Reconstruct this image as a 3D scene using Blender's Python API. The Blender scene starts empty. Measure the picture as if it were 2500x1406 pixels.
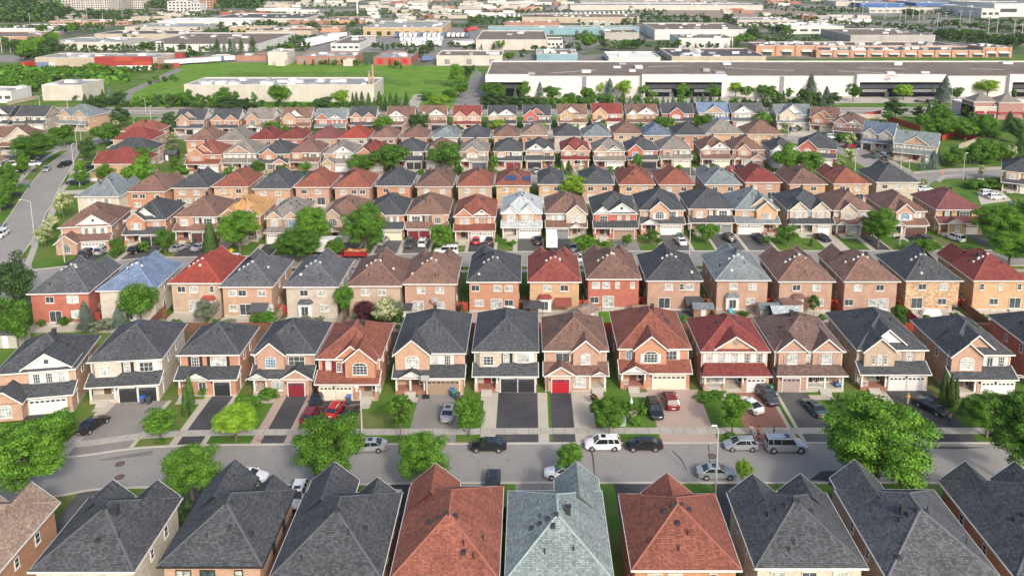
import bpy, math, random
import numpy as np
from math import sin, cos, tan, atan, atan2, radians, pi, sqrt, hypot
# ---------------------------------------------------------------- camera, world, sun, exposure
S = bpy.context.scene
H_CAM, F_PX, P_CAM, CX, CY = 61.0, 2000.0, radians(10.73), 1290.0, 294.0
cam = bpy.data.objects.new('camera', bpy.data.cameras.new('camera'))
S.collection.objects.link(cam); S.camera = cam
cam.location = (0, 0, H_CAM); cam.rotation_euler = (pi/2 - P_CAM, 0, 0)
cam.data.sensor_width = 36; cam.data.lens = F_PX/2500*36
cam.data.shift_x = -(CX-1250)/2500; cam.data.shift_y = -(703-CY)/2500
cam.data.clip_start = 1; cam.data.clip_end = 20000
W = bpy.data.worlds.new('World'); S.world = W; W.use_nodes = True
wn = W.node_tree.nodes; wn.clear()
sky = wn.new('ShaderNodeTexSky'); sky.sky_type = 'NISHITA'; sky.sun_disc = False
SUN_EL, SUN_AZ = radians(33), radians(155)      # azimuth from +Y clockwise: behind the camera, a little to the right
sky.sun_elevation = SUN_EL; sky.sun_rotation = SUN_AZ; sky.altitude = 200
sky.air_density = 1.0; sky.dust_density = 5; sky.ozone_density = 1.0
bg = wn.new('ShaderNodeBackground'); bg.inputs[1].default_value = 0.15
wo = wn.new('ShaderNodeOutputWorld')
W.node_tree.links.new(sky.outputs[0], bg.inputs[0]); W.node_tree.links.new(bg.outputs[0], wo.inputs[0])
sun = bpy.data.objects.new('sun', bpy.data.lights.new('sun', 'SUN')); S.collection.objects.link(sun)
sun.data.energy = 1.5; sun.data.angle = radians(5); sun.data.color = (1, .95, .88)
sun.rotation_euler = (pi/2 - SUN_EL, 0, pi - SUN_AZ); sun.location = (40, -60, 150)
S.view_settings.view_transform = 'Standard'; S.view_settings.look = 'None'
S.view_settings.exposure = 0.74; S.view_settings.gamma = 1
# ---------------------------------------------------------------- helpers
COL = S.collection
def at(u, v, z=0.0):
    """ground point seen at photo pixel (u, v) on the level z"""
    up = -(v-CY)/F_PX; rt = (u-CX)/F_PX
    dy = cos(P_CAM) + up*sin(P_CAM); dz = -sin(P_CAM) + up*cos(P_CAM)
    t = (z-H_CAM)/dz
    return (rt*t, dy*t, z)
def mpp(u, v):
    """metres per photo pixel across, at the ground point seen at (u, v)"""
    a = at(u, v); b = at(u+1, v); return b[0]-a[0]
def hgt(v0, v1, Y):
    """height of a thing whose foot is seen at v0 (z=0) and top at v1, standing at distance Y"""
    a = P_CAM + atan((v1-CY)/F_PX); return H_CAM - Y*tan(a)
def tag(o, label=None, cat=None, group=None, kind=None):
    if label: o['label'] = label
    if cat: o['category'] = cat
    if group: o['group'] = group
    if kind: o['kind'] = kind
    return o
def empty(name, loc, rz=0, label=None, cat=None, group=None):
    o = bpy.data.objects.new(name, None); COL.objects.link(o); o.location = loc; o.rotation_euler = (0, 0, rz)
    o.empty_display_size = .3
    return tag(o, label, cat, group)
def link(name, me, parent=None, loc=(0, 0, 0), rz=0):
    o = bpy.data.objects.new(name, me); COL.objects.link(o); o.parent = parent
    o.location = loc; o.rotation_euler = (0, 0, rz); return o
KIDS = {}
def copy_tree(o, parent=None):
    c = o.copy(); COL.objects.link(c); c.parent = parent
    for ch in o.children: copy_tree(ch, c)
    return c
class MB:
    def __init__(s): s.v = []; s.f = []; s.m = []
    def face(s, pts, m=0):
        n = len(s.v); s.v += [tuple(p) for p in pts]; s.f.append(tuple(range(n, n+len(pts)))); s.m.append(m); return s
    def box(s, x0, x1, y0, y1, z0, z1, m=0, top=None, bottom=True):
        if x0 > x1: x0, x1 = x1, x0
        if y0 > y1: y0, y1 = y1, y0
        a = [(x0,y0,z0),(x1,y0,z0),(x1,y1,z0),(x0,y1,z0),(x0,y0,z1),(x1,y0,z1),(x1,y1,z1),(x0,y1,z1)]
        for q in ((0,1,5,4),(1,2,6,5),(2,3,7,6),(3,0,4,7)): s.face([a[i] for i in q], m)
        s.face([a[i] for i in (4,5,6,7)], m if top is None else top)
        if bottom: s.face([a[i] for i in (3,2,1,0)], m)
        return s
    def hexa(s, b, t, m=0):
        """solid between bottom quad b and top quad t (counter-clockwise from above)"""
        for i in range(4):
            j = (i+1) % 4; s.face([b[i], b[j], t[j], t[i]], m)
        s.face(t, m); s.face(b[::-1], m); return s
    def prism(s, poly, z0, z1, m=0, top=None):
        n = len(poly)
        for i in range(n):
            j = (i+1) % n
            s.face([(*poly[i][:2], z0), (*poly[j][:2], z0), (*poly[j][:2], z1), (*poly[i][:2], z1)], m)
        s.face([(*p[:2], z1) for p in poly], m if top is None else top)
        s.face([(*p[:2], z0) for p in poly[::-1]], m); return s
    def tube(s, p0, p1, r0, r1=None, n=8, m=0, cap=True):
        r1 = r0 if r1 is None else r1
        d = np.array(p1, float)-np.array(p0, float); L = np.linalg.norm(d) or 1; d /= L
        a = np.cross(d, (0, 0, 1) if abs(d[2]) < .9 else (1, 0, 0)); a /= np.linalg.norm(a); b = np.cross(d, a)
        A = [np.array(p0)+r0*(a*cos(2*pi*i/n)+b*sin(2*pi*i/n)) for i in range(n)]
        B = [np.array(p1)+r1*(a*cos(2*pi*i/n)+b*sin(2*pi*i/n)) for i in range(n)]
        for i in range(n):
            j = (i+1) % n; s.face([A[j], A[i], B[i], B[j]], m)
        if cap: s.face(A, m); s.face(B[::-1], m)
        return s
    def rings(s, rr, m=0, cap=True, mf=None):
        for k in range(len(rr)-1):
            n = len(rr[k])
            for i in range(n):
                j = (i+1) % n; s.face([rr[k][i], rr[k][j], rr[k+1][j], rr[k+1][i]], mf(k, i) if mf else m)
        if cap: s.face(rr[0][::-1], m); s.face(rr[-1], m)
        return s
    def mesh(s, name, mats, smooth=False, weld=False):
        me = bpy.data.meshes.new(name); me.from_pydata(s.v, [], s.f)
        for m in mats: me.materials.append(m)
        me.polygons.foreach_set('material_index', s.m)
        uv = me.uv_layers.new(name='UVMap'); buf = []
        for f in s.f:
            p = [np.array(s.v[i], float) for i in f]
            nn = np.zeros(3)
            for i in range(1, len(p)-1): nn += np.cross(p[i]-p[0], p[i+1]-p[0])
            L = np.linalg.norm(nn); nn = nn/L if L > 1e-12 else np.array((0, 0, 1.))
            if abs(nn[2]) > .97: h = np.array((1., 0, 0)); w = np.array((0, 1., 0))
            else:
                h = np.array((-nn[1], nn[0], 0)); h /= np.linalg.norm(h); w = np.cross(nn, h)
            for q in p: buf += [float(q@h), float(q@w)]
        uv.data.foreach_set('uv', buf)
        if weld:
            import bmesh
            bm = bmesh.new(); bm.from_mesh(me); bmesh.ops.remove_doubles(bm, verts=bm.verts, dist=.002); bm.to_mesh(me); bm.free()
        if smooth:
            me.polygons.foreach_set('use_smooth', [True]*len(me.polygons))
            try: me.set_sharp_from_angle(angle=radians(38))
            except Exception: pass
        me.update(); return me
    def build(s, name, mats, parent=None, smooth=False, loc=(0, 0, 0), rz=0, weld=False):
        if not isinstance(mats, (list, tuple)): mats = [mats]
        return link(name, s.mesh(name, mats, smooth, weld), parent, loc, rz)
# ---------------------------------------------------------------- materials
MC = {}
def nodes(name):
    m = bpy.data.materials.new(name); m.use_nodes = True; nt = m.node_tree
    b = nt.nodes.get('Principled BSDF'); return m, nt, b, nt.links.new
def ramp(nt, fac, stops):
    r = nt.nodes.new('ShaderNodeValToRGB'); e = r.color_ramp.elements
    while len(e) < len(stops): e.new(.5)
    for i, (p, c) in enumerate(stops): e[i].position = p; e[i].color = (*c, 1) if len(c) == 3 else c
    nt.links.new(fac, r.inputs[0]); return r.outputs[0]
def noise(nt, vec, scale, detail=3, rough=.55):
    n = nt.nodes.new('ShaderNodeTexNoise'); n.inputs['Scale'].default_value = scale
    n.inputs['Detail'].default_value = detail; n.inputs['Roughness'].default_value = rough
    if vec is not None: nt.links.new(vec, n.inputs['Vector'])
    return n.outputs['Fac']
def mul(c, k): return tuple(min(1, x*k) for x in c)
def mixc(nt, fac, a, b, mode='MIX'):
    n = nt.nodes.new('ShaderNodeMix'); n.data_type = 'RGBA'; n.blend_type = mode
    for i, x in ((0, fac), (6, a), (7, b)):
        if isinstance(x, (int, float)): n.inputs[i].default_value = x
        elif isinstance(x, tuple): n.inputs[i].default_value = (*x, 1)
        else: nt.links.new(x, n.inputs[i])
    return n.outputs[2]
def geo_pos(nt): return nt.nodes.new('ShaderNodeNewGeometry').outputs['Position']
def flat(name, c, rough=.7, var=.12, scale=1.2, metal=0, spec=.5):
    if name in MC: return MC[name]
    m, nt, b, L = nodes(name)
    f = noise(nt, geo_pos(nt), scale, 4)
    L(ramp(nt, f, [(.3, mul(c, 1-var)), (.7, mul(c, 1+var))]), b.inputs['Base Color'])
    b.inputs['Roughness'].default_value = rough; b.inputs['Metallic'].default_value = metal
    b.inputs['Specular IOR Level'].default_value = spec
    MC[name] = m; return m
ROOFC = dict(dark=(.056,.061,.068), char=(.08,.086,.095), slate=(.17,.20,.21), brown=(.175,.105,.083), rust=(.215,.078,.055),
    red=(.28,.058,.042), crim=(.19,.048,.042), maroon=(.17,.065,.065), tan=(.27,.20,.155), grey=(.20,.185,.165), blue=(.15,.205,.31),
    light=(.42,.46,.48), amber=(.44,.25,.11), sage=(.19,.235,.235), choc=(.13,.085,.075), navy=(.10,.13,.18), redb=(.235,.066,.054))
ROOFN = dict(dark='charcoal', char='dark grey', slate='slate grey', brown='brown', rust='rust red', red='bright red', crim='crimson',
    maroon='maroon', tan='tan', grey='taupe grey', blue='blue', light='silver grey', amber='amber', sage='pale green grey', choc='chocolate brown', navy='navy blue', redb='brick red')
def roofmat(c):
    k = 'shingles_'+c
    if k in MC: return MC[k]
    m, nt, b, L = nodes(k); col = ROOFC[c]
    uv = nt.nodes.new('ShaderNodeUVMap').outputs[0]
    oi = nt.nodes.new('ShaderNodeObjectInfo').outputs['Random']
    br = nt.nodes.new('ShaderNodeTexBrick'); L(uv, br.inputs['Vector'])
    br.offset = .37; br.offset_frequency = 2; br.squash = 1
    br.inputs['Scale'].default_value = 1; br.inputs['Brick Width'].default_value = .31; br.inputs['Row Height'].default_value = .155
    br.inputs['Mortar Size'].default_value = .016; br.inputs['Mortar Smooth'].default_value = .3; br.inputs['Bias'].default_value = -.15
    hi = 1.7 if c in ('dark', 'char', 'choc', 'navy') else 1.36
    br.inputs['Color1'].default_value = (*mul(col, hi), 1); br.inputs['Color2'].default_value = (*mul(col, .64), 1)
    br.inputs['Mortar'].default_value = (*mul(col, .45), 1)
    w = noise(nt, uv, 2.2, 2); c1 = mixc(nt, ramp(nt, w, [(.46, (0,0,0)), (.56, (.36,.36,.36))]), br.outputs['Color'], mul(col, .66))
    mp = nt.nodes.new('ShaderNodeMapping'); mp.inputs['Scale'].default_value = (2.4, .22, 1); L(uv, mp.inputs[0]); st = noise(nt, mp.outputs[0], 1, 3)
    c1 = mixc(nt, 1, c1, ramp(nt, st, [(.35, (.86,.86,.86)), (.62, (1.1,1.1,1.1))]), 'MULTIPLY')
    g = noise(nt, geo_pos(nt), .35, 3)
    c2 = mixc(nt, 1, c1, ramp(nt, g, [(.3, (.84,.84,.84)), (.7, (1.13,1.12,1.1))]), 'MULTIPLY')
    mr = nt.nodes.new('ShaderNodeMapRange'); L(oi, mr.inputs[0]); mr.inputs[3].default_value = .9; mr.inputs[4].default_value = 1.1
    hs = nt.nodes.new('ShaderNodeHueSaturation'); L(mr.outputs[0], hs.inputs['Value']); L(c2, hs.inputs['Color'])
    L(hs.outputs[0], b.inputs['Base Color']); b.inputs['Roughness'].default_value = .88; b.inputs['Specular IOR Level'].default_value = .3
    bp = nt.nodes.new('ShaderNodeBump'); bp.inputs['Strength'].default_value = .5; bp.inputs['Distance'].default_value = .02
    L(br.outputs['Fac'], bp.inputs['Height']); bp.invert = True; L(bp.outputs[0], b.inputs['Normal'])
    MC[k] = m; return m
def capmat(c):
    cc = ROOFC[c]; return flat('ridge_'+c, mul(cc, 1.45 if c in ('dark', 'char', 'slate', 'sage') else 1.2), .88, .15)
WALLC = dict(orange=(.44,.21,.115), peach=(.47,.29,.19), pink=(.42,.255,.18), beige=(.47,.41,.33), buff=(.44,.33,.235), red=(.40,.105,.065),
    yellow=(.49,.31,.165), stone=(.50,.345,.21), cream=(.54,.49,.41), clay=(.36,.19,.145), white=(.72,.72,.70), siding=(.66,.66,.65))
WALLN = dict(orange='orange brick', peach='peach brick', pink='pink brick', beige='beige brick', buff='buff brick', red='red brick',
    yellow='golden brick', stone='mottled tan brick', cream='cream brick', clay='dark brown brick', white='white brick')
def wallmat(c):
    k = 'brick_'+c
    if k in MC: return MC[k]
    m, nt, b, L = nodes(k); col = WALLC[c]
    uv = nt.nodes.new('ShaderNodeUVMap').outputs[0]
    br = nt.nodes.new('ShaderNodeTexBrick'); L(uv, br.inputs['Vector']); br.inputs['Scale'].default_value = 1
    if c == 'siding':
        br.inputs['Brick Width'].default_value = 30; br.inputs['Row Height'].default_value = .16; sp = .03
    else:
        br.inputs['Brick Width'].default_value = .42 if c == 'stone' else .25; br.inputs['Row Height'].default_value = .16 if c == 'stone' else .085
        sp = .5 if c == 'stone' else .2
    br.inputs['Mortar Size'].default_value = .009; br.inputs['Bias'].default_value = 0
    br.inputs['Color1'].default_value = (*mul(col, 1+sp*.6), 1); br.inputs['Color2'].default_value = (*mul(col, 1-sp), 1)
    br.inputs['Mortar'].default_value = (*(mul(col, .7) if c == 'siding' else tuple(.5*x+.2 for x in col)), 1)
    g = noise(nt, geo_pos(nt), .9, 4)
    c2 = mixc(nt, 1, br.outputs['Color'], ramp(nt, g, [(.3, (.88,.87,.86)), (.7, (1.08,1.08,1.08))]), 'MULTIPLY')
    L(c2, b.inputs['Base Color']); b.inputs['Roughness'].default_value = .9; b.inputs['Specular IOR Level'].default_value = .25
    bp = nt.nodes.new('ShaderNodeBump'); bp.inputs['Strength'].default_value = .3; bp.inputs['Distance'].default_value = .01
    L(br.outputs['Fac'], bp.inputs['Height']); bp.invert = True; L(bp.outputs[0], b.inputs['Normal'])
    MC[k] = m; return m
TRIM = flat('white_trim', (.64,.64,.62), .55, .05)
BTRIM = flat('black_trim', (.02,.02,.022), .5, .05)
METAL = flat('grey_metal', (.35,.36,.37), .45, .08, metal=.6)
BLK = flat('black_plastic', (.02,.02,.022), .5)
def glass(name, c, r):
    if name in MC: return MC[name]
    m, nt, b, L = nodes(name); oi = nt.nodes.new('ShaderNodeObjectInfo').outputs['Random']
    f = noise(nt, geo_pos(nt), 1.7, 2)
    L(ramp(nt, f, [(.35, mul(c, .6)), (.65, mul(c, 1.3))]), b.inputs['Base Color'])
    b.inputs['Roughness'].default_value = r; b.inputs['Specular IOR Level'].default_value = .8; MC[name] = m; return m
GL_D = glass('dark_glass', (.06,.075,.085), .08); GL_P = glass('curtained_glass', (.40,.42,.41), .15); GL_B = glass('blue_glass', (.10,.22,.33), .08)
CARGL = glass('car_glass', (.018,.022,.025), .05)
DOORC = dict(w=(.68,.67,.65), c=(.66,.60,.48), k=(.025,.027,.03), m=(.20,.02,.03), r=(.38,.015,.025), t=(.36,.28,.25), b=(.10,.05,.04), g=(.2,.21,.22), n=(.07,.10,.14), e=(.30,.22,.15))
def doormat(k): return flat('door_paint_'+k, DOORC[k], .5, .04)
def asphalt(name, c, patch=.16, crack=True):
    if name in MC: return MC[name]
    m, nt, b, L = nodes(name); P = geo_pos(nt)
    a = noise(nt, P, .16, 5, .6); f = noise(nt, P, 7, 4, .7)
    c1 = ramp(nt, a, [(.3, mul(c, 1-patch)), (.5, c), (.72, mul(c, 1+patch))])
    c2 = mixc(nt, 1, c1, ramp(nt, f, [(.25, (.82,.82,.82)), (.75, (1.15,1.15,1.15))]), 'MULTIPLY')
    s_ = noise(nt, P, .9, 3, .6); c2 = mixc(nt, 1, c2, ramp(nt, s_, [(.27, (.72,.71,.70)), (.36, (1,1,1)), (.68, (1,1,1)), (.76, (1.1,1.1,1.09))]), 'MULTIPLY')
    if crack:
        v = nt.nodes.new('ShaderNodeTexVoronoi'); v.feature = 'DISTANCE_TO_EDGE'; v.inputs['Scale'].default_value = .085
        d = nt.nodes.new('ShaderNodeVectorMath'); d.operation = 'ADD'; L(P, d.inputs[0])
        nz = nt.nodes.new('ShaderNodeTexNoise'); nz.inputs['Scale'].default_value = .5; nz.inputs['Detail'].default_value = 5; L(P, nz.inputs['Vector'])
        sc = nt.nodes.new('ShaderNodeVectorMath'); sc.operation = 'SCALE'; sc.inputs['Scale'].default_value = 3.2; L(nz.outputs['Color'], sc.inputs[0]); L(sc.outputs[0], d.inputs[1]); L(d.outputs[0], v.inputs['Vector'])
        cr = ramp(nt, v.outputs['Distance'], [(.0, (.74,.74,.74)), (.005, (1,1,1))])
        c2 = mixc(nt, 1, c2, cr, 'MULTIPLY')
    L(c2, b.inputs['Base Color']); b.inputs['Roughness'].default_value = .9; b.inputs['Specular IOR Level'].default_value = .25
    MC[name] = m; return m
ROAD = asphalt('street_asphalt', (.268,.254,.235), .08)
DRV = dict(k=asphalt('driveway_fresh_asphalt', (.062,.062,.066), .3, False), g=asphalt('driveway_worn_asphalt', (.105,.103,.10), .28),
           l=asphalt('driveway_pale_asphalt', (.23,.215,.195), .15), r=asphalt('driveway_red_stamped_concrete', (.30,.145,.105), .14, False),
           p=asphalt('driveway_pink_pavers', (.40,.30,.25), .1, False), c=asphalt('driveway_concrete', (.44,.40,.33), .08, False))
def slabs(name, c, w=1.6):
    m, nt, b, L = nodes(name); P = geo_pos(nt)
    br = nt.nodes.new('ShaderNodeTexBrick'); L(P, br.inputs['Vector']); br.offset = 0; br.inputs['Scale'].default_value = 1
    br.inputs['Brick Width'].default_value = w; br.inputs['Row Height'].default_value = 60; br.inputs['Mortar Size'].default_value = .035
    br.inputs['Color1'].default_value = (*c, 1); br.inputs['Color2'].default_value = (*mul(c, .9), 1); br.inputs['Mortar'].default_value = (*mul(c, .5), 1)
    f = noise(nt, P, .8, 4)
    L(mixc(nt, 1, br.outputs['Color'], ramp(nt, f, [(.3, (.88,.87,.85)), (.7, (1.06,1.06,1.06))]), 'MULTIPLY'), b.inputs['Base Color'])
    b.inputs['Roughness'].default_value = .9; MC[name] = m; return m
WALK = slabs('sidewalk_concrete', (.40,.375,.325)); CURB = asphalt('kerb_concrete', (.43,.405,.36), .1, False)
def grassmat(name, a, c, d, dry=.62):
    m, nt, b, L = nodes(name); P = geo_pos(nt)
    f = noise(nt, P, .11, 5, .6); g = noise(nt, P, 3.5, 4, .7)
    c1 = ramp(nt, f, [(.3, a), (.5, c), (dry, d)])
    L(mixc(nt, 1, c1, ramp(nt, g, [(.25, (.7,.7,.7)), (.75, (1.25,1.25,1.2))]), 'MULTIPLY'), b.inputs['Base Color'])
    b.inputs['Roughness'].default_value = .95; b.inputs['Specular IOR Level'].default_value = .15
    bp = nt.nodes.new('ShaderNodeBump'); bp.inputs['Strength'].default_value = .6; bp.inputs['Distance'].default_value = .05
    L(noise(nt, P, 9, 2), bp.inputs['Height']); L(bp.outputs[0], b.inputs['Normal'])
    MC[name] = m; return m
GRASS = grassmat('lawn_grass', (.05,.115,.015), (.085,.165,.025), (.15,.165,.055))
FIELD = grassmat('field_grass', (.08,.175,.018), (.115,.235,.026), (.17,.23,.05), .68)
EARTH = grassmat('garden_earth', (.10,.065,.045), (.14,.10,.07), (.11,.11,.05))
YARD = asphalt('industrial_yard_paving', (.21,.20,.19), .3); GRAVEL = asphalt('flat_roof_gravel', (.165,.135,.108), .25, False)
GRAVEL2 = asphalt('flat_roof_pale', (.25,.265,.275), .3, False); GRAVELW = asphalt('flat_roof_white', (.62,.62,.62), .06, False)
GRAVEL3 = asphalt('flat_roof_dark', (.085,.085,.09), .25, False)
# ---------------------------------------------------------------- ground, roads, walks
def sheet(name, pts, z, mat, pix=True, label=None):
    P = [at(u, v) for u, v in pts] if pix else pts
    o = MB().face([(p[0], p[1], z) for p in P]).build(name, mat)
    if sum(P[i][0]*P[(i+1) % len(P)][1]-P[(i+1) % len(P)][0]*P[i][1] for i in range(len(P))) < 0: o.data.flip_normals()
    o['kind'] = 'structure'; return o
def offs(pl, d):
    out = []
    for i, p in enumerate(pl):
        a = pl[max(0, i-1)]; b = pl[min(len(pl)-1, i+1)]; dx, dy = b[0]-a[0], b[1]-a[1]; L = hypot(dx, dy)
        out.append((p[0]-dy/L*d, p[1]+dx/L*d))
    return out
def ribbon(name, pl, d0, d1, z0, z1, mat):
    """strip along polyline pl between offsets d0 < d1 to its left; a raised one when z1 > z0"""
    A = offs(pl, d0); B = offs(pl, d1); mb = MB()
    for i in range(len(pl)-1):
        a0, a1, b0, b1 = A[i], A[i+1], B[i], B[i+1]
        mb.face([(*a0, z1), (*a1, z1), (*b1, z1), (*b0, z1)])
        if z1 > z0+.01:
            mb.face([(*a0, z0), (*a1, z0), (*a1, z1), (*a0, z1)]); mb.face([(*b1, z0), (*b0, z0), (*b0, z1), (*b1, z1)])
    o = mb.build(name, mat); o['kind'] = 'structure'; return o
def smooth(pl, n=4):
    out = []
    for i in range(len(pl)-1):
        p0 = pl[max(0, i-1)]; p1 = pl[i]; p2 = pl[i+1]; p3 = pl[min(len(pl)-1, i+2)]
        for k in range(n):
            t = k/n; out.append(tuple(.5*((2*p1[j])+(-p0[j]+p2[j])*t+(2*p0[j]-5*p1[j]+4*p2[j]-p3[j])*t*t+(-p0[j]+3*p1[j]-3*p2[j]+p3[j])*t**3) for j in (0, 1)))
    out.append(pl[-1][:2]); return out
def pl(*uv): return smooth([at(u, v)[:2] for u, v in uv])
def road(name, far, near, z):
    A, B = far, near; n = max(len(A), len(B)); mb = MB()
    def samp(P, t):
        k = t*(len(P)-1); i = min(int(k), len(P)-2); f = k-i; return tuple(P[i][j]*(1-f)+P[i+1][j]*f for j in (0, 1))
    for i in range(n*2):
        t0, t1 = i/(n*2), (i+1)/(n*2)
        mb.face([(*samp(B, t0), z), (*samp(B, t1), z), (*samp(A, t1), z), (*samp(A, t0), z)])
    o = mb.build(name, ROAD); o['kind'] = 'structure'; return o
g = MB(); g.face([(-7000,-300,0),(7000,-300,0),(7000,9000,0),(-7000,9000,0)]); tag(g.build('ground', GRASS), kind='structure')
B_far = pl((-300,1150),(0,1130),(188,1115),(320,1097),(430,1090),(600,1087),(900,1086),(1500,1083),(2000,1083),(2800,1083))
B_near = pl((-300,1255),(0,1227),(141,1209),(235,1193),(370,1187),(600,1183),(900,1180),(1180,1177),(1900,1177),(2800,1178))
D_far = pl((77,660),(235,643),(330,633),(423,629),(665,625),(971,621),(1200,616),(1512,614),(2003,613),(2900,611))
D_near = pl((60,718),(263,676),(420,662),(560,656),(850,652),(1130,650),(1500,648),(2000,648),(2900,648))
road('street_near', B_far, B_near, .004); road('street_middle', D_far, D_near, .006)
def yline(P, X):
    for i in range(len(P)-1):
        if P[i][0] <= X <= P[i+1][0]:
            f = (X-P[i][0])/(P[i+1][0]-P[i][0]); return P[i][1]*(1-f)+P[i+1][1]*f
    return P[-1][1] if X > P[-1][0] else P[0][1]
ribbon('kerb', B_far, 0, .3, 0, .1, CURB); ribbon('kerb', B_near, -.3, 0, 0, .1, CURB)
ribbon('kerb', D_far, 0, .3, 0, .1, CURB); ribbon('kerb', D_near, -.3, 0, 0, .1, CURB)
ribbon('sidewalk', B_far, 2.3, 3.75, 0, .03, WALK); ribbon('sidewalk', D_near, -3.5, -2.1, 0, .03, WALK)
YF0, YF1, YH0, YH1, YM0, YM1 = 225.5, 233.5, 286.5, 294.5, 335, 351
def xr(u, Y):
    return (u-CX)/F_PX*(Y*cos(P_CAM)+H_CAM*sin(P_CAM))
def straight(name, u0, u1, y0, y1, z, curb=True, mat=None):
    x0, x1 = xr(u0, y0), xr(u1, y1)
    o = MB().face([(x0,y0,z),(x1,y0,z),(x1,y1,z),(x0,y1,z)]).build(name, mat or ROAD); o['kind'] = 'structure'
    if curb:
        ribbon('kerb', [(x0,y1),(x1,y1)], 0, .3, 0, .1, CURB); ribbon('kerb', [(x0,y0),(x1,y0)], -.3, 0, 0, .1, CURB)
straight('street_third', 408, 2085, YF0, YF1, .005); straight('street_fourth', 395, 2000, YH0, YH1, .0045)
straight('main_road', -900, 3600, YM0, YM1, .0042)
ribbon('sidewalk', [(-300, 331.5), (330, 331.5)], -1.6, 0, 0, .03, WALK)
ribbon('main_road_median', [(-300, 342.7), (330, 342.7)], 0, .7, 0, .1, CURB)
# left street and its branches
L_l = pl((-120,640),(-30,585),(0,560),(23,530),(66,466),(104,418),(140,388),(158,376),(176,366))
L_r = pl((-60,740),(43,634),(100,548),(108,526),(125,500),(144,458),(170,414),(192,372),(205,362))
road('street_left', L_l, L_r, .008)
road('street_left_corner', pl((176,366),(190,352),(250,332),(330,306),(395,286),(420,276)), pl((205,364),(240,352),(290,338),(360,314),(420,300),(440,286)), .0095)
road('street_left_branch', pl((-100,392),(60,362),(180,352),(230,338)), pl((-100,408),(60,378),(180,366),(235,350)), .011)
road('street_left_mouth', pl((-200,690),(-20,640),(60,630),(80,655)), pl((-200,800),(-20,775),(70,745),(95,705)), .0105)
ribbon('kerb', L_l, 0, .3, 0, .1, CURB); ribbon('kerb', L_r, -.3, 0, 0, .1, CURB)
ribbon('sidewalk', L_l, 3.2, 4.8, 0, .03, WALK); ribbon('sidewalk', pl((70,600),(100,560),(118,520),(138,470),(165,440),(172,412),(192,388)), -1.6, 0, 0, .032, WALK)
sheet('sidewalk', [(60,645),(78,600),(84,570),(98,570),(92,605),(75,650)], .034, WALK)
# right-hand street
road('street_right', pl((2150,392),(2190,412),(2235,424),(2320,420),(2420,414),(2700,404)), pl((2190,470),(2230,480),(2262,460),(2290,440),(2400,434),(2700,425)), .0085)
road('street_right_bend', pl((1925,334),(2000,334),(2060,344),(2110,365),(2150,385),(2235,424)), pl((1900,352),(1990,352),(2030,366),(2080,392),(2140,425),(2215,474)), .0095)
sheet('sidewalk', [(2230,425),(2320,420),(2500,412),(2500,405),(2320,412),(2228,420)], .03, WALK)
sheet('sidewalk', [(2285,440),(2300,428),(2360,424),(2380,427),(2310,433),(2295,446)], .03, WALK)
sheet('sidewalk', [(2085,345),(2200,410),(2218,420),(2228,419),(2120,362),(2095,345)], .031, WALK)
# road repairs, manholes, cracks, wet stain
def disc(name, u, v, r, mat, z=.014):
    c = at(u, v); mb = MB().face([(c[0]+r*cos(2*pi*i/18), c[1]+r*sin(2*pi*i/18), z) for i in range(18)])
    mb.face([(c[0]+r*1.35*cos(2*pi*i/18), c[1]+r*1.35*sin(2*pi*i/18), z-.003) for i in range(18)], 1)
    return mb.build(name, [mat, DRV['k']])
for (u, v) in ((293,1132),(292,1164),(1739,1113),(1887,1181)):
    tag(disc('manhole_cover', u, v, .42, flat('rusty_iron', (.14,.08,.06), .6)), kind='structure')
SEAL = asphalt('road_patch', (.17,.165,.155), .1, False)
sheet('road_patch', [(243,1122),(375,1098),(371,1110),(243,1125)], .013, SEAL)
for q in ([(1440,1090),(1446,1120),(1452,1175),(1454,1175),(1450,1120),(1443,1090)], [(1728,1085),(1730,1100),(1733,1150),(1735,1150),(1732,1100),(1730,1085)],
          [(1640,1100),(1660,1120),(1675,1145),(1677,1145),(1663,1119),(1642,1099)]):
    sheet('road_crack_seal', q, .0125, DRV['k'])
sheet('wet_patch', [(1975,1172),(2005,1150),(2060,1147),(2105,1156),(2160,1160),(2120,1174),(2050,1175)], .0128, asphalt('wet_asphalt', (.075,.065,.06), .2, False))
sheet('wet_patch', [(2230,1089),(2330,1090),(2420,1092),(2330,1096),(2240,1093)], .0128, asphalt('wet_asphalt', (.1,.09,.08), .2, False))
# gardens between rows: brown beds and paving in the back yards
for (y0, y1) in ((123.5,136.5),(191,203)):
    o = MB().face([(-68,y0,.003),(90,y0,.003),(90,y1,.003),(-68,y1,.003)]).build('garden_ground', EARTH); o['kind'] = 'structure'
# industrial district ground
def ind(name, y0, y1, mat, x0=-900, x1=1300, z=.003):
    o = MB().face([(x0,y0,z),(x1,y0,z),(x1,y1,z),(x0,y1,z)]).build(name, mat); o['kind'] = 'structure'
mixyard = None
m, nt, b, L = nodes('far_land'); P_ = geo_pos(nt); f_ = noise(nt, P_, .012, 4, .55)
L(ramp(nt, f_, [(.42, (.05,.085,.025)), (.49, (.085,.11,.045)), (.52, (.17,.16,.145)), (.62, (.22,.205,.185)), (.7, (.15,.145,.14))]), b.inputs['Base Color']); b.inputs['Roughness'].default_value = .95
m.node_tree.nodes['Color Ramp'].color_ramp.interpolation = 'LINEAR'
FAR = m
sheet('industrial_ground', [(-2500,118),(480,160),(1060,168),(1200,162),(3600,110),(3600,-70),(-2500,-70)], .003, FAR)
sheet('sports_field', [(415,158),(560,153),(900,156),(1000,160),(1110,162),(1165,168),(1110,268),(300,262),(330,215),(430,165)], .006, FIELD)
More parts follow.
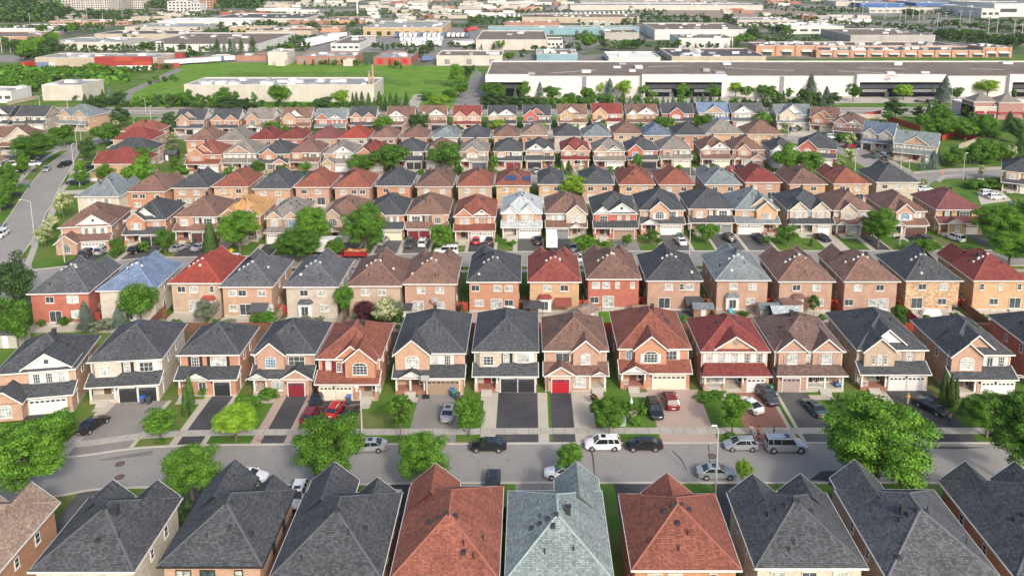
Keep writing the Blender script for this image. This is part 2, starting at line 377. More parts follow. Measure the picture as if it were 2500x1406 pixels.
sheet('service_road', [(1165,170),(1185,190),(1180,262),(1105,262),(1130,215)], .010, YARD)
sheet('service_road', [(275,245),(310,222),(430,168),(450,170),(330,225),(315,248)], .010, YARD)
sheet('warehouse_forecourt', [(1185,236),(2560,236),(2700,252),(1185,253)], .009, asphalt('forecourt_concrete', (.40,.37,.32), .15))
sheet('trailer_yard', [(745,78),(1200,78),(1200,128),(745,128)], .005, YARD)
sheet('dirt_lot', [(1650,24),(1900,22),(2060,40),(1850,45),(1700,44),(1560,30)], .006, asphalt('bare_dirt', (.26,.21,.17), .25, False))
sheet('highway', [(2050,30),(2150,52),(2330,78),(2600,98),(2600,110),(2300,88),(2120,62),(2000,36)], .006, YARD)
sheet('drive_path', [(990,262),(1002,245),(1010,232),(1032,230),(1028,250),(1020,262)], .011, WALK)
# ---------------------------------------------------------------- houses
WC = {}
def win_meshes(w, h, kind, gl, trim):
    """kind: p plain two-pane, g with glazing bars, t triple, a arched, d door"""
    key = (round(w, 1), round(h, 1), kind, gl, trim)
    if key in WC: return WC[key]
    G = {'d': GL_D, 'p': GL_P, 'b': GL_B}[gl]; T = BTRIM if trim == 'k' else TRIM
    fr, pn = MB(), MB(); e = .07; a, b = -w/2, w/2
    nx = {'p': 2, 'g': 3, 't': 3, 'a': 4, 'd': 2, 's': 1}[kind]; ny = {'p': 1, 'g': 3, 't': 2, 'a': 3, 'd': 1, 's': 2}[kind]
    for x0, x1, z0, z1 in ((a, a+e, 0, h), (b-e, b, 0, h), (a, b, 0, e), (a, b, h-e, h)): fr.box(x0, x1, -.09, 0, z0, z1)
    fr.box(a-.05, b+.05, -.14, 0, -.09, 0)
    for i in range(1, nx): fr.box(a+w*i/nx-.022, a+w*i/nx+.022, -.085, 0, e, h-e)
    for i in range(1, ny): fr.box(a+e, b-e, -.083, 0, h*i/ny-.018, h*i/ny+.018)
    pn.face([(a+e, -.05, e), (b-e, -.05, e), (b-e, -.05, h-e), (a+e, -.05, h-e)])
    if kind == 'a':
        n = 8; R = w/2; arc = [(R*cos(pi*i/n), h+R*.45*sin(pi*i/n)) for i in range(n+1)]
        arc2 = [(x*.88, h+(z-h)*.86) for x, z in arc]
        for i in range(n):
            fr.face([(arc2[i][0], -.09, arc2[i][1]), (arc[i][0], -.09, arc[i][1]), (arc[i+1][0], -.09, arc[i+1][1]), (arc2[i+1][0], -.09, arc2[i+1][1])][::-1])
            fr.face([(arc[i][0], -.09, arc[i][1]), (arc[i][0], 0, arc[i][1]), (arc[i+1][0], 0, arc[i+1][1]), (arc[i+1][0], -.09, arc[i+1][1])])
        pn.face([(x, -.05, z) for x, z in arc2][::-1]); fr.box(-.02, .02, -.085, 0, h, h+R*.4)
    WC[key] = (fr.mesh('window', [T]), pn.mesh('pane', [G])); return WC[key]
SHC = {}
def shutters(w, h, col):
    key = (round(w, 1), round(h, 1), col)
    if key not in SHC:
        sw = .42; m = TRIM if col == 'w' else doormat(col); SHC[key] = []
        for s in (-1, 1):
            mb = MB(); x0 = s*(w/2+.06); x1 = x0+s*sw; mb.box(x0, x1, -.07, 0, -.02, h+.02)
            for k in range(3): mb.box(x0+s*.07, x1-s*.07, -.085, -.06, .08+k*h/3, h/3+k*h/3-.04)
            SHC[key].append(mb.mesh('shutter', [m]))
    return SHC[key]
def window(par, x, y, z, w, h, kind='p', gl=None, rz=0, sh=None, trim='w', nm='window', R=random):
    gl = gl or R.choice('ddp' if trim == 'k' else 'ddppp')
    fm, pm = win_meshes(w, h, kind, gl, trim)
    f = link(nm, fm, par, (x, y, z), rz); link('pane', pm, f)
    if sh:
        for q_ in shutters(w, h, sh): link('shutter', q_, f)
    return f
GDC = {}
def garage(par, x, y, w, col, z=.03, opened=False):
    key = (round(w, 1), col, opened)
    if key not in GDC:
        d, p, h = MB(), MB(), 2.15
        if opened: d.box(-w/2, w/2, 0, .05, h-.35, h); 
        else:
            n = 4; g_ = .02
            for k in range(n): d.box(-w/2, w/2, -.05+.0, 0, h*k/n+g_, h*(k+1)/n)
            d.box(-w/2, w/2, -.03, 0, 0, h)
            cols = max(4, int(w/.6))
            for i in range(cols):
                for k in range(n-1):
                    x0 = -w/2+w*i/cols+.06; x1 = -w/2+w*(i+1)/cols-.06; d.box(x0, x1, -.062, -.04, h*k/n+.09, h*(k+1)/n-.07)
                p.face([(x0+.03, -.056, h*.80), (x1-.03, -.056, h*.80), (x1-.03, -.056, h*.93), (x0+.03, -.056, h*.93)])
        fr = MB()
        for q in ((-w/2-.12, -w/2, 0, h+.12), (w/2, w/2+.12, 0, h+.12), (-w/2, w/2, h, h+.12)): fr.box(q[0], q[1], -.09, 0, q[2], q[3])
        if opened: fr.face([(-w/2, -.01, 0), (w/2, -.01, 0), (w/2, -.01, h), (-w/2, -.01, h)], 1)  # black sheet across the opening stands for the shaded garage interior
        GDC[key] = (d.mesh('garage_door', [doormat(col)]), p.mesh('pane', [GL_D]), fr.mesh('door_frame', [TRIM, BLK]))
    a, b, c = GDC[key]
    o = link('garage_door', a, par, (x, y, z)); link('door_frame', c, o)
    if not opened and b.polygons: link('pane', b, o)
    lamp(par, x-w/2-.3, y-.02, 2.0)
    return o
LM = None
def lamp(par, x, y, z):
    global LM
    if LM is None: LM = MB().box(-.07, .07, -.16, 0, 0, .3).mesh('wall_lamp', [BLK])
    link('wall_lamp', LM, par, (x, y, z))
VM = {}
def vents(par, zf, pts, col):
    if not VM:
        VM[0] = MB().hexa([(-.24,-.24,-.12),(.24,-.24,-.12),(.24,.24,-.12),(-.24,.24,-.12)], [(-.2,-.2,.2),(.2,-.2,.2),(.2,.2,.2),(-.2,.2,.2)]).mesh('roof_vent', [flat('vent_black', (.03,.03,.035), .5)])
        VM[1] = MB().tube((0,0,-.2), (0,0,.55), .07).mesh('vent_pipe', [flat('vent_black', (.03,.03,.035), .5)])
        VM[2] = MB().box(-.24,.24,-.24,.24,-.3,.75).box(-.3,.3,-.3,.3,.75,.85).mesh('chimney', [flat('vent_black', (.03,.03,.035), .5)])
        VM[3] = MB().hexa([(-.22,-.22,-.12),(.22,-.22,-.12),(.22,.22,-.12),(-.22,.22,-.12)], [(-.18,-.18,.18),(.18,-.18,.18),(.18,.18,.18),(-.18,.18,.18)]).mesh('roof_vent', [flat('vent_pale', (.55,.54,.52), .5)])
    for (x, y, k) in pts: link({0:'roof_vent',1:'vent_pipe',2:'chimney',3:'roof_vent'}[k], VM[k], par, (x, y, zf(x, y)))
def board(mb, p, q, y0, y1, t=.2, m=0):
    """rake board: a plank under the sloping line p->q (x, z) from y0 to y1"""
    b = [(p[0], y0, p[1]-t), (q[0], y0, q[1]-t), (q[0], y1, q[1]-t), (p[0], y1, p[1]-t)]
    tt = [(p[0], y0, p[1]), (q[0], y0, q[1]), (q[0], y1, q[1]), (p[0], y1, p[1])]
    mb.hexa(b, tt, m)
def gable(par, xc, gw, yf, z, pitch, back, roof, face, name='gable_roof', oh=.32, trimt=.22, trimm=TRIM, vent=False, wallname='gable_wall'):
    """front gable: face at y=yf, ridge running back (+y) into the roof behind"""
    hw = gw/2+oh; zr = z+hw*pitch; y0 = yf-.34; r = MB()
    r.face([(xc-hw, y0, z), (xc, y0, zr), (xc, back, zr), (xc-hw, back, z)][::-1]); r.face([(xc+hw, y0, z), (xc+hw, back, z), (xc, back, zr), (xc, y0, zr)][::-1])
    o = r.build(name, [roofmat(roof)], par); t = MB()
    board(t, (xc-hw-.04, z-.03), (xc, zr+.01), y0-.05, y0-.004, trimt); board(t, (xc, zr+.01), (xc+hw+.04, z-.03), y0-.05, y0-.004, trimt)
    t.box(xc-hw-.06, xc-hw+.02, y0, back if gw > 3.4 else yf+.2, z-.17, z-.02); t.box(xc+hw-.02, xc+hw+.06, y0, back if gw > 3.4 else yf+.2, z-.17, z-.02)
    t.face([(xc-hw, y0, z-.05), (xc, y0, zr-.05), (xc, yf, zr-.05), (xc-hw, yf, z-.05)]); t.face([(xc+hw, y0, z-.05), (xc+hw, yf, z-.05), (xc, yf, zr-.05), (xc, y0, zr-.05)])
    t.build('gable_trim', [trimm], o)
    w = MB().face([(xc-gw/2, yf, z-.15), (xc+gw/2, yf, z-.15), (xc+gw/2, yf, z), (xc, yf, zr-oh*pitch-.03), (xc-gw/2, yf, z)])
    w.build(wallname, [wallmat(face)], par)
    if vent:
        MB().box(xc-.28, xc+.28, yf-.05, yf, z+.55, z+1.15).build('gable_vent', [doormat('g') if face != 'siding' else GL_D], par)
def roofmain(par, x0, x1, y0, y1, z, pitch, roof, kind='h', wall='siding', cap=True, ox=.42, oy=.5, trimm=TRIM):
    """hip (h) or gable with the ridge along x (x) or along y (y)"""
    X0, X1, Y0, Y1 = x0-ox, x1+ox, y0-oy, y1+oy; r = MB(); c = MB(); wd, dp = X1-X0, Y1-Y0; cr = .13
    def seg(p, q):
        dx, dy = q[0]-p[0], q[1]-p[1]; L = hypot(dx, dy) or 1; nx, ny = -dy/L*cr, dx/L*cr
        c.face([(p[0]-nx, p[1]-ny, p[2]-.0), (q[0]-nx, q[1]-ny, q[2]), (q[0], q[1], q[2]+.07), (p[0], p[1], p[2]+.07)])
        c.face([(p[0], p[1], p[2]+.07), (q[0], q[1], q[2]+.07), (q[0]+nx, q[1]+ny, q[2]), (p[0]+nx, p[1]+ny, p[2])])
    if kind == 'h':
        if dp >= wd:
            a = wd/2; xm = (X0+X1)/2; R0 = (xm, Y0+a, z+a*pitch); R1 = (xm, Y1-a, z+a*pitch)
            A, B, C_, D = (X0,Y0,z), (X1,Y0,z), (X1,Y1,z), (X0,Y1,z)
            r.face([A,B,R0]).face([B,C_,R1,R0]).face([C_,D,R1]).face([D,A,R0,R1])
            for p, q in ((A,R0),(B,R0),(C_,R1),(D,R1),(R0,R1)): seg(p, q)
        else:
            a = dp/2; ym = (Y0+Y1)/2; R0 = (X0+a, ym, z+a*pitch); R1 = (X1-a, ym, z+a*pitch)
            A, B, C_, D = (X0,Y0,z), (X1,Y0,z), (X1,Y1,z), (X0,Y1,z)
            r.face([A,B,R1,R0]).face([B,C_,R1]).face([C_,D,R0,R1]).face([D,A,R0])
            for p, q in ((A,R0),(B,R1),(C_,R1),(D,R0),(R0,R1)): seg(p, q)
        zf = lambda x, y: z+pitch*max(0, min(x-X0, X1-x, y-Y0, Y1-y))
    elif kind == 'x':
        ym = (Y0+Y1)/2; zr = z+dp/2*pitch
        r.face([(X0,Y0,z),(X1,Y0,z),(X1,ym,zr),(X0,ym,zr)]).face([(X1,Y1,z),(X0,Y1,z),(X0,ym,zr),(X1,ym,zr)]); seg((X0,ym,zr),(X1,ym,zr))
        t = MB()
        for X, s in ((X0, -1), (X1, 1)):
            for ya, yb, za, zb in ((Y0, ym, z, zr), (ym, Y1, zr, z)):
                a, b_ = (X+s*.03, X-s*.02); lo, hi = min(a, b_), max(a, b_)
                t.hexa([(lo,ya,za-.24),(hi,ya,za-.24),(hi,yb,zb-.24),(lo,yb,zb-.24)], [(lo,ya,za+.02),(hi,ya,za+.02),(hi,yb,zb+.02),(lo,yb,zb+.02)])
            xw = x0 if s < 0 else x1
            MB().face([(xw,y0,z-.1),(xw,y1,z-.1),(xw,y1,z+.1),(xw,ym,zr-oy*pitch+.15),(xw,y0,z+.1)][::s or 1]).build('gable_wall', [wallmat(wall)], par)
        t.build('gable_trim', [trimm], par)
        zf = lambda x, y: z+pitch*max(0, min(y-Y0, Y1-y))
    else:
        xm = (X0+X1)/2; zr = z+wd/2*pitch
        r.face([(X0,Y0,z),(xm,Y0,zr),(xm,Y1,zr),(X0,Y1,z)][::-1]).face([(X1,Y1,z),(xm,Y1,zr),(xm,Y0,zr),(X1,Y0,z)][::-1]); seg((xm,Y0,zr),(xm,Y1,zr))
        t = MB()
        for Y, yw in ((Y0, y0), (Y1, y1)):
            board(t, (X0, z), (xm, zr+.02), Y-.03, Y+.02, .24); board(t, (xm, zr+.02), (X1, z), Y-.03, Y+.02, .24)
            MB().face([(x0,yw,z-.1),(x1,yw,z-.1),(x1,yw,z+.1),(xm,yw,zr-ox*pitch+.1),(x0,yw,z+.1)]).build('gable_wall', [wallmat(wall)], par)
        t.build('gable_trim', [trimm], par)
        zf = lambda x, y: z+pitch*max(0, min(x-X0, X1-x))
    o = r.build('roof', [roofmat(roof)], par)
    if cap: c.build('ridge_cap', [capmat(roof)], o)
    t = MB(); e = .05
    t.box(X0-e, X1+e, Y0-e, Y0+.03, z-.2, z-.008, bottom=False).box(X0-e, X1+e, Y1-.03, Y1+e, z-.2, z-.008, bottom=False)
    if kind != 'x': t.box(X0-e, X0+.03, Y0+.03, Y1-.03, z-.2, z-.008, bottom=False).box(X1-.03, X1+e, Y0+.03, Y1-.03, z-.2, z-.008, bottom=False)
    t.face([(X0+.03,Y0+.03,z-.16),(X1-.03,Y0+.03,z-.16),(X1-.03,Y1-.03,z-.16),(X0+.03,Y1-.03,z-.16)][::-1])
    t.build('eaves_trim', [trimm], o)
    return o, zf
def column(par, x, y, z0, z1, dark=False, base='beige'):
    o = MB().box(x-.13, x+.13, y-.13, y+.13, z0, z1).build('porch_column', [TRIM if not dark else doormat('b')], par)
    if base: MB().box(x-.24, x+.24, y-.24, y+.24, z0-.4, z0+.75).build('column_base', [wallmat(base)], o)
def railing(par, x0, x1, y, z, h=.85, vert=False, mat=None):
    mb = MB(); n = max(2, int(abs(x1-x0)/.16))
    f = (lambda a, b, c, d, e, g_: mb.box(c, d, a, b, e, g_)) if vert else (lambda a, b, c, d, e, g_: mb.box(a, b, c, d, e, g_))
    f(x0, x1, y-.035, y+.035, z+h-.07, z+h); f(x0, x1, y-.03, y+.03, z+.06, z+.12)
    for i in range(n+1):
        x = x0+(x1-x0)*i/n; f(x-.025, x+.025, y-.02, y+.02, z+.1, z+h-.05)
    mb.build('railing', [mat or TRIM], par)
# front archetypes; x in -1..1 across the house as seen from the street, left to right
A = {
 'w': dict(g=[(.3,.62,0,'c')], low=[(-.62,.42,1.5)], w=[(.0,.9,'g','w'),(.33,.9,'g','w'),(.66,.9,'g','w')], ga=[(.36,4.7)], po=None, lw=[(-.62,1.6,'a')], band=(-.2,.85)),
 'f': dict(g=[], bay=(-.55,.42), w=[(-.55,1.5,'g',0),(.02,.9,'g','k'),(.58,1.9,'t',0)], ga=[(.12,2.4),(.68,2.4)], po=(-1,-.22), lw=[(-.6,1.7,'d')], band=(.3,.92)),
 'n': dict(g=[], w=[(-.5,1.1,'g','k'),(.3,2.3,'t','k')], ga=[(.52,2.5)], po=(-1,-.5), pg=[(-.3,.42)], lw=[(-.15,1.1,'p')]),
 'o': dict(g=[(-.42,.46,.7,'b')], w=[(-.42,1.5,'a',0),(.42,2.5,'t',0)], ga=[(.5,2.5)], low=[(.52,.5,.25)], po=(-1,-.5), pg=[(-.8,.34)], lw=[(-.15,1.7,'t')]),
 'm': dict(g=[(.1,.5,.35,'b'),(.42,.5,1.2,'b')], w=[(-.7,.8,'g','m'),(-.32,.8,'g','m'),(.42,2.1,'a',0)], ga=[(-.66,2.4),(-.12,2.4)], po=(.25,1), lw=[(.6,1.2,'d')], rail=1),
 'l': dict(g=[(-.5,.5,.9,'b')], w=[(-.5,2.0,'a',0),(.15,.9,'g','w'),(.52,.9,'g','w')], ga=[(.42,4.6)], po=(-1,-.1), pg=[(-.5,.36)], lw=[(-.45,1.4,'d')]),
 'g': dict(g=[(.32,.4,.6,'b')], w=[(-.42,2.1,'p',0),(.32,1.4,'a',0)], ga=[(-.5,2.5)], low=[(-.5,.46,.25)], po=(.42,1), pg=[(.76,.24)], lw=[(.1,2.0,'t')]),
 'r': dict(g=[(-.12,.46,.8,'b')], w=[(-.12,2.0,'a','w'),(.5,1.7,'t','w'),(-.75,.8,'p',0)], ga=[(.4,4.7)], po=(-1,-.25), pg=[(-.6,.4)], lw=[(-.6,1.3,'d')], rail=1),
 'p': dict(g=[(.0,.58,0,'B')], w=[(-.78,.85,'g','w'),(-.4,.85,'g','w'),(0,.85,'g','w'),(.4,.85,'g','w'),(.78,.85,'g','w')], ga=[(.6,2.5)], po=(-1,.25), lw=[(-.5,2.2,'t'),(0,1.2,'d')], rail=1, hipskirt=1),
 't': dict(g=[(-.52,.42,.4,'b'),(.52,.42,.4,'b')], w=[(-.52,1.5,'a','t'),(0,.8,'g',0),(.52,1.5,'a','t')], ga=[(-.6,2.5)], po=(-.15,1), lw=[(.45,2.0,'t'),(.05,1.1,'d')], rail=1, hipskirt=1),
 'v': dict(g=[(-.42,.46,.9,'b')], w=[(-.6,.6,'g',0),(-.42,.7,'a',0),(-.24,.6,'g',0),(.55,1.0,'g','t')], ga=[(.1,2.4),(.66,2.4)], po=(-1,-.2), lw=[(-.55,1.2,'d')], rail=1, behind=(-.18,.6)),
 'x': dict(g=[(-.5,.5,.9,'b')], w=[(-.5,2.1,'a',0),(.35,.9,'p','w'),(.72,.9,'g','w')], ga=[(.2,2.3),(.72,2.4)], po=(-1,-.2), lw=[(-.55,1.2,'d')], rail=1, behind=(-.15,.6)),
 'q': dict(g=[(.3,.62,0,'c'),(-.6,.36,.3,'s')], w=[(-.55,1.7,'t',0),(.2,.9,'p',0),(.6,.9,'p',0)], ga=[(.4,4.6)], po=(-1,-.2), lw=[(-.6,1.4,'d')]),
 's': dict(g=[(-.55,.44,.3,'b'),(.35,.36,0,'c')], w=[(-.7,.6,'g',0),(-.52,.7,'a',0),(-.34,.6,'g',0),(.12,.7,'g',0),(.42,.7,'g',0),(.75,.7,'g',0)], ga=[(.1,2.3),(.66,2.3)], po=(-1,-.25), lw=[(-.6,1.4,'d')]),
 'z': dict(g=[(-.5,.48,2.3,'b'),(.55,.36,.3,'b')], w=[(.5,1.4,'t',0)], ga=[(.4,4.6)], po=(-1,-.1), lw=[(-.45,1.4,'d')]),
 'y': dict(g=[(-.52,.46,2.2,'b')], w=[(.4,1.4,'t',0)], ga=[(.4,4.6)], po=(-1,-.1), lw=[(-.45,1.4,'d')]),
 'u': dict(g=[(0,.5,.4,'b')], w=[(.6,1.4,'t',0)], ga=[(.4,4.6)], po=(-1,-.1), lw=[(-.45,1.4,'d')]),
 'e': dict(g=[(-.6,.36,.4,'s'),(.3,.42,.4,'s')], w=[(-.55,1.9,'t',0),(.3,2.4,'t',0)], ga=[(.42,4.7)], po=(-1,-.2), lw=[(-.6,1.9,'t')], rail=1),
}
def mirror(a):
    b = dict(a); b['g'] = [(-g[0], *g[1:]) for g in a['g']]; b['w'] = [(-g[0], *g[1:]) for g in a['w']]; b['ga'] = [(-g[0], g[1]) for g in a['ga']]
    for k in ('low', 'pg', 'lw'):
        if a.get(k): b[k] = [(-g[0], *g[1:]) for g in a[k]]
    if a.get('po'): b['po'] = (-a['po'][1], -a['po'][0])
    if a.get('bay'): b['bay'] = (-a['bay'][0], a['bay'][1])
    if a.get('band'): b['band'] = (-a['band'][1], -a['band'][0])
    if a.get('behind'): b['behind'] = (-a['behind'][0], a['behind'][1])
    return b
HOUSES = []
def house(loc, rz, w, d, roof, wall, arch='f', gcol='w', ez=5.8, pitch=.62, label=None, group=None, kind='h', rear='', seed=0, side='', front=True, trim=0, gab='siding', detail=2, ventk=0):
    R = random.Random(seed*7+3); a = A[arch.lower()] if arch.islower() else mirror(A[arch.lower()])
    H = empty('house', (loc[0], loc[1], 0), rz, label, 'house', group); X = lambda t: t*w/2; hw = w/2; gf = 1.7
    Wm = wallmat(wall); T = BTRIM if trim else TRIM; tk = 'k' if trim else 'w'
    wl = MB().box(-hw, hw, 0, d, .35, ez, bottom=False)
    fd = MB().box(-hw-.03, hw+.03, -.03, d+.03, 0, .38); gz = 2.78
    po = a.get('po') if front else None
    if front:
        gx0, gx1 = -hw, hw
        if po:
            if po[0] <= -1: gx0 = X(po[1])
            else: gx1 = X(po[0])
        wl.box(gx0, gx1, -gf, 0, .2, gz, bottom=False); fd.box(gx0-.03, gx1+.03, -gf-.03, 0, 0, .22)
        for (t, gw, pr, fk) in a['g']:
            if fk in 'bs': 
                if pr > 0: wl.box(X(t)-gw*w/2, X(t)+gw*w/2, -pr, .2, 2.6, ez)
        if a.get('bay'):
            t, bw = a['bay']; bx = X(t); b2 = bw*w/2
            wl.prism([(bx-b2, .1), (bx-b2, -.1), (bx-b2+.6, -.75), (bx+b2-.6, -.75), (bx+b2, -.1), (bx+b2, .1)], 2.6, ez-.04)
    wl.build('wall', [Wm], H); fd.build('foundation', [CURB], H)
    o, zf = roofmain(H, -hw, hw, 0, d, ez, pitch, roof, kind, gab, trimm=T)
    up = ez-2.02
    if front:
        # skirt roof over the ground floor
        s0 = gz+(gf+.42)*.52; ins = .75 if a.get('hipskirt') else 0; sk = MB(); X0, X1 = -hw-.35, hw+.35; yf = -gf-.42
        sk.face([(X0,yf,gz),(X1,yf,gz),(X1-ins,-.005,s0),(X0+ins,-.005,s0)])
        if ins: sk.face([(X1,yf,gz),(X1,-.005,gz),(X1-ins,-.005,s0)]); sk.face([(X0,-.005,gz),(X0,yf,gz),(X0+ins,-.005,s0)])
        so = sk.build('porch_roof', [roofmat(roof)], H); t_ = MB()
        t_.box(X0-.05, X1+.05, yf-.05, yf+.03, gz-.19, gz-.008)
        if not ins:
            for xx in (X0, X1): t_.hexa([(xx-.04,yf,gz-.18),(xx+.04,yf,gz-.18),(xx+.04,0,s0-.2),(xx-.04,0,s0-.2)], [(xx-.04,yf,gz+.012),(xx+.04,yf,gz+.012),(xx+.04,0,s0+.012),(xx-.04,0,s0+.012)])
        t_.box(X0, X1, yf+.03, 0, gz-.19, gz-.15)
        t_.build('eaves_trim', [T], so)
        for (t, gw, pr, fk) in a['g']:
            face = {'b': wall, 's': 'siding', 'c': 'siding', 'B': wall}[fk]; g_w = gw*w
            if fk in 'cB': gable(H, X(t), g_w, -.12, ez+.32, .66, g_w/2*.66/pitch+.6, roof, face, trimm=T, vent=True)
            else: gable(H, X(t), g_w, -pr-.003, ez, .86, (g_w/2+.32)*.86/pitch+.15, roof, face, trimm=T)
        if a.get('behind'):
            t, gw = a['behind']; g_w = gw*w; gable(H, X(t)+.5, g_w, .55, ez+.1, .86, g_w/2*.86/pitch+.9, roof, 'siding' if seed % 2 else wall, trimm=T)
        for q in a.get('low') or []:
            t, gw, pr = q; g_w = gw*w
            if pr > 1:
                MB().box(X(t)-g_w/2, X(t)+g_w/2, -gf-pr, -gf+.1, .2, gz).build('bay_wall', [Wm], H)
                gable(H, X(t), g_w, -gf-pr, gz, .8, .2, roof, wall, trimm=T, name='bay_roof')
            else: gable(H, X(t), g_w, -gf-pr-.15, gz+.02, .62, -.1, roof, wall, trimm=T, name='bay_roof'); 
        for (t, gw) in a.get('pg') or []:
            gable(H, X(t), gw*w, yf+.1, gz+.03, .55, -.2, roof, 'siding', trimm=T, name='porch_gable', oh=.15, trimt=.13)
        if a.get('band'):
            b0, b1 = a['band']; MB().box(X(b0), X(b1), -.05, 0, up-.35, up+1.75).build('siding_panel', [wallmat('siding')], H)
        for q in a['w']:
            t, ww, kd, sh = q; pr = 0
            for (gt, gw, gp, fk) in a['g']:
                if abs(t-gt) < gw*.95 and fk in 'bs': pr = max(pr, gp)
            if a.get('bay') and abs(t-a['bay'][0]) < .2: pr = .75
            if a.get('band') and a['band'][0] < t < a['band'][1]: pr = .05
            h_ = 1.45 if kd != 'a' else 1.35
            window(H, X(t), -pr-.004, up, min(ww, w*.28), h_, kd, 'b' if R.random() < .05 else None, 0, sh if sh and not (sh == 'k' and wall == 'white') else None, tk, R=R)
        for (t, gw) in a['ga']:
            pr = sum(q[2] for q in (a.get('low') or []) if abs(q[0]-t) < .2 and q[2] < 1)
            if pr: wallb = MB().box(X(t)-gw/2-.6, X(t)+gw/2+.6, -gf-pr-.12, -gf, .2, gz-.02).build('bay_wall', [Wm], H); pr += .12
            garage(H, X(t), -gf-pr-.004, gw if w > 8.5 else gw*w/9.2, gcol, opened=(gcol == 'w' and R.random() < .06))
        for (t, ww, kd) in a.get('lw') or []:
            inpo = po and po[0] <= t <= po[1]; y = 0 if inpo else -gf
            if arch.lower() == 'w': y = -gf-1.5
            if kd == 'd':
                dd = MB().box(-.5, .5, -.07, 0, 0, 2.05).build('front_door', [doormat(R.choice('kbgkm'))], H, loc=(X(t), y-.004, .62)); MB().box(.36, .42, -.13, -.07, .95, 1.05).build('handle', [METAL], dd)
                window(H, X(t)+.95, y-.004, .75, .7, 1.7, 's', 'd', 0, None, tk, R=R)
            else: window(H, X(t), y-.004, .75, ww, 1.5, kd, None, 0, None, tk, R=R)
        if po:
            p0, p1 = X(po[0]), X(po[1]); 
            if p0 <= -hw: p0 = -hw
            MB().box(p0, p1, -gf, 0, 0, .58).build('porch_floor', [DRV['c'] if R.random() < .75 else DRV['r']], H)
            for k in range(3): pass
            st = MB(); cx = (p0+p1)/2
            for k in range(3): st.box(cx-.8, cx+.8, -gf-.3*(3-k), -gf-.3*(2-k), 0, .15*(k+1))
            st.build('steps', [CURB], H); dk = R.random() < .12
            n = 2 if p1-p0 < 4.4 else 3; dd = wall if R.random() < .5 else None
            for k in range(n):
                cxk = p0+.2+(p1-p0-.4)*k/(n-1); column(H, cxk, -gf+.2, .58, gz-.18, dk, dd)
            if a.get('rail'):
                xs = [p0+.35+(p1-p0-.4)*k/(n-1) for k in range(n)]
                for k in range(n-1):
                    if k == (0 if n > 2 else 5) or n == 2: railing(H, xs[k], (xs[k+1]-.3) if n > 2 else cx-.8, -gf+.2, .58)
                railing(H, -gf+.35, -.1, (p0+.12) if po[0] <= -1 else (p1-.12), .58, vert=True)
        dsx = hw+.08
        for s in (-1, 1): MB().box(s*dsx-.05, s*dsx+.05, .02, .14, .3, ez-.2).build('downspout', [T], H)
    else:
        # only the outline of the street side of a house seen from behind
        for (t, gw, pr, fk) in a['g']:
            face = {'b': wall, 's': 'siding', 'c': 'siding', 'B': wall}[fk]; g_w = gw*w
            gable(H, X(t), g_w, -max(pr, .1)-.003, ez, .86, (g_w/2+.32)*.86/pitch+.15, roof, face, trimm=T)
            MB().box(X(t)-g_w/2, X(t)+g_w/2, -max(pr, .1), .1, .3, ez).build('bay_wall', [Wm], H)
        for (t, gw) in a['ga']: garage(H, X(t), -.004, gw, gcol)
        for q in a['w'][:3]: window(H, X(q[0]), -max(.1, .1)-.9 if 0 else -.004, up, min(q[1], 1.8), 1.4, 'p', None, 0, None, tk, R=R)
    # rear wall: string of codes position,kind  (u upper, d patio door, l lower, b bay, s shuttered)
    for it in (rear or R.choice(['-.45u .45u -.4d .4l', '-.5u .1u .6u .4d -.4l', '-.45u .5u .05b -.6l', '-.5u .35u .5d -.2l -.7l'])).split():
        t, k = float(it[:-1]), it[-1]; x = -X(t); y = d+.004
        if k == 'u': window(H, x, y, up+.1, 1.45, 1.15, 'p', None, pi, None, tk, R=R)
        elif k == 't': window(H, x, y, up+.1, .8, 1.15, 's', None, pi, None, tk, R=R)
        elif k == 's': window(H, x, y, up, 1.0, 1.35, 'g', None, pi, 'w', tk, R=R)
        elif k == 'S': window(H, x, y, 1.15, 1.0, 1.4, 'g', None, pi, 'w', tk, R=R)
        elif k == 'l': window(H, x, y, 1.15, 1.6, 1.2, 'p', None, pi, None, tk, R=R)
        elif k == 'd':
            window(H, x, y, .45, 2.1, 2.05, 'd', None, pi, None, tk, 'patio_door', R=R); MB().box(x-1.1, x+1.1, d, d+.7, 0, .35).build('steps', [CURB], H)
        elif k in 'bB':
            bw = 1.25; q = [(x-bw, d), (x+bw, d), (x+bw-.1 if k == 'B' else x+bw-.45, d+.8), (x-bw+.1 if k == 'B' else x-bw+.45, d+.8)]
            MB().prism(q, .3, 2.75).build('bay_wall', [wallmat('siding')], H)
            window(H, x, d+.804, .7, 1.3, 1.7, 'p', 'd' if R.random() < .5 else 'p', pi, None, tk, R=R)
            zb = 2.75; rr = MB().hexa([(x-bw-.15,d,zb),(x+bw+.15,d,zb),(x+bw-.2,d+.98,zb),(x-bw+.2,d+.98,zb)][::1], [(x-bw+.35,d+.01,zb+.65),(x+bw-.35,d+.01,zb+.65),(x+bw-.6,d+.2,zb+.65),(x-bw+.6,d+.2,zb+.65)])
            rr.build('bay_roof', [roofmat(roof)], H)
        elif k == 'a':
            MB().hexa([(x-1.5,d,2.3),(x+1.5,d,2.3),(x+1.5,d+2.2,1.9),(x-1.5,d+2.2,1.9)], [(x-1.5,d,2.75),(x+1.5,d,2.75),(x+1.5,d+2.2,1.98),(x-1.5,d+2.2,1.98)]).build('awning', [flat('awning_'+roof, mul(ROOFC[roof], .9), .7)], H)
        elif k == 'A':
            x2 = x; MB().box(x2-.45, x2+.45, d+.3, d+1.0, 0, .85).build('air_conditioner', [METAL], H)
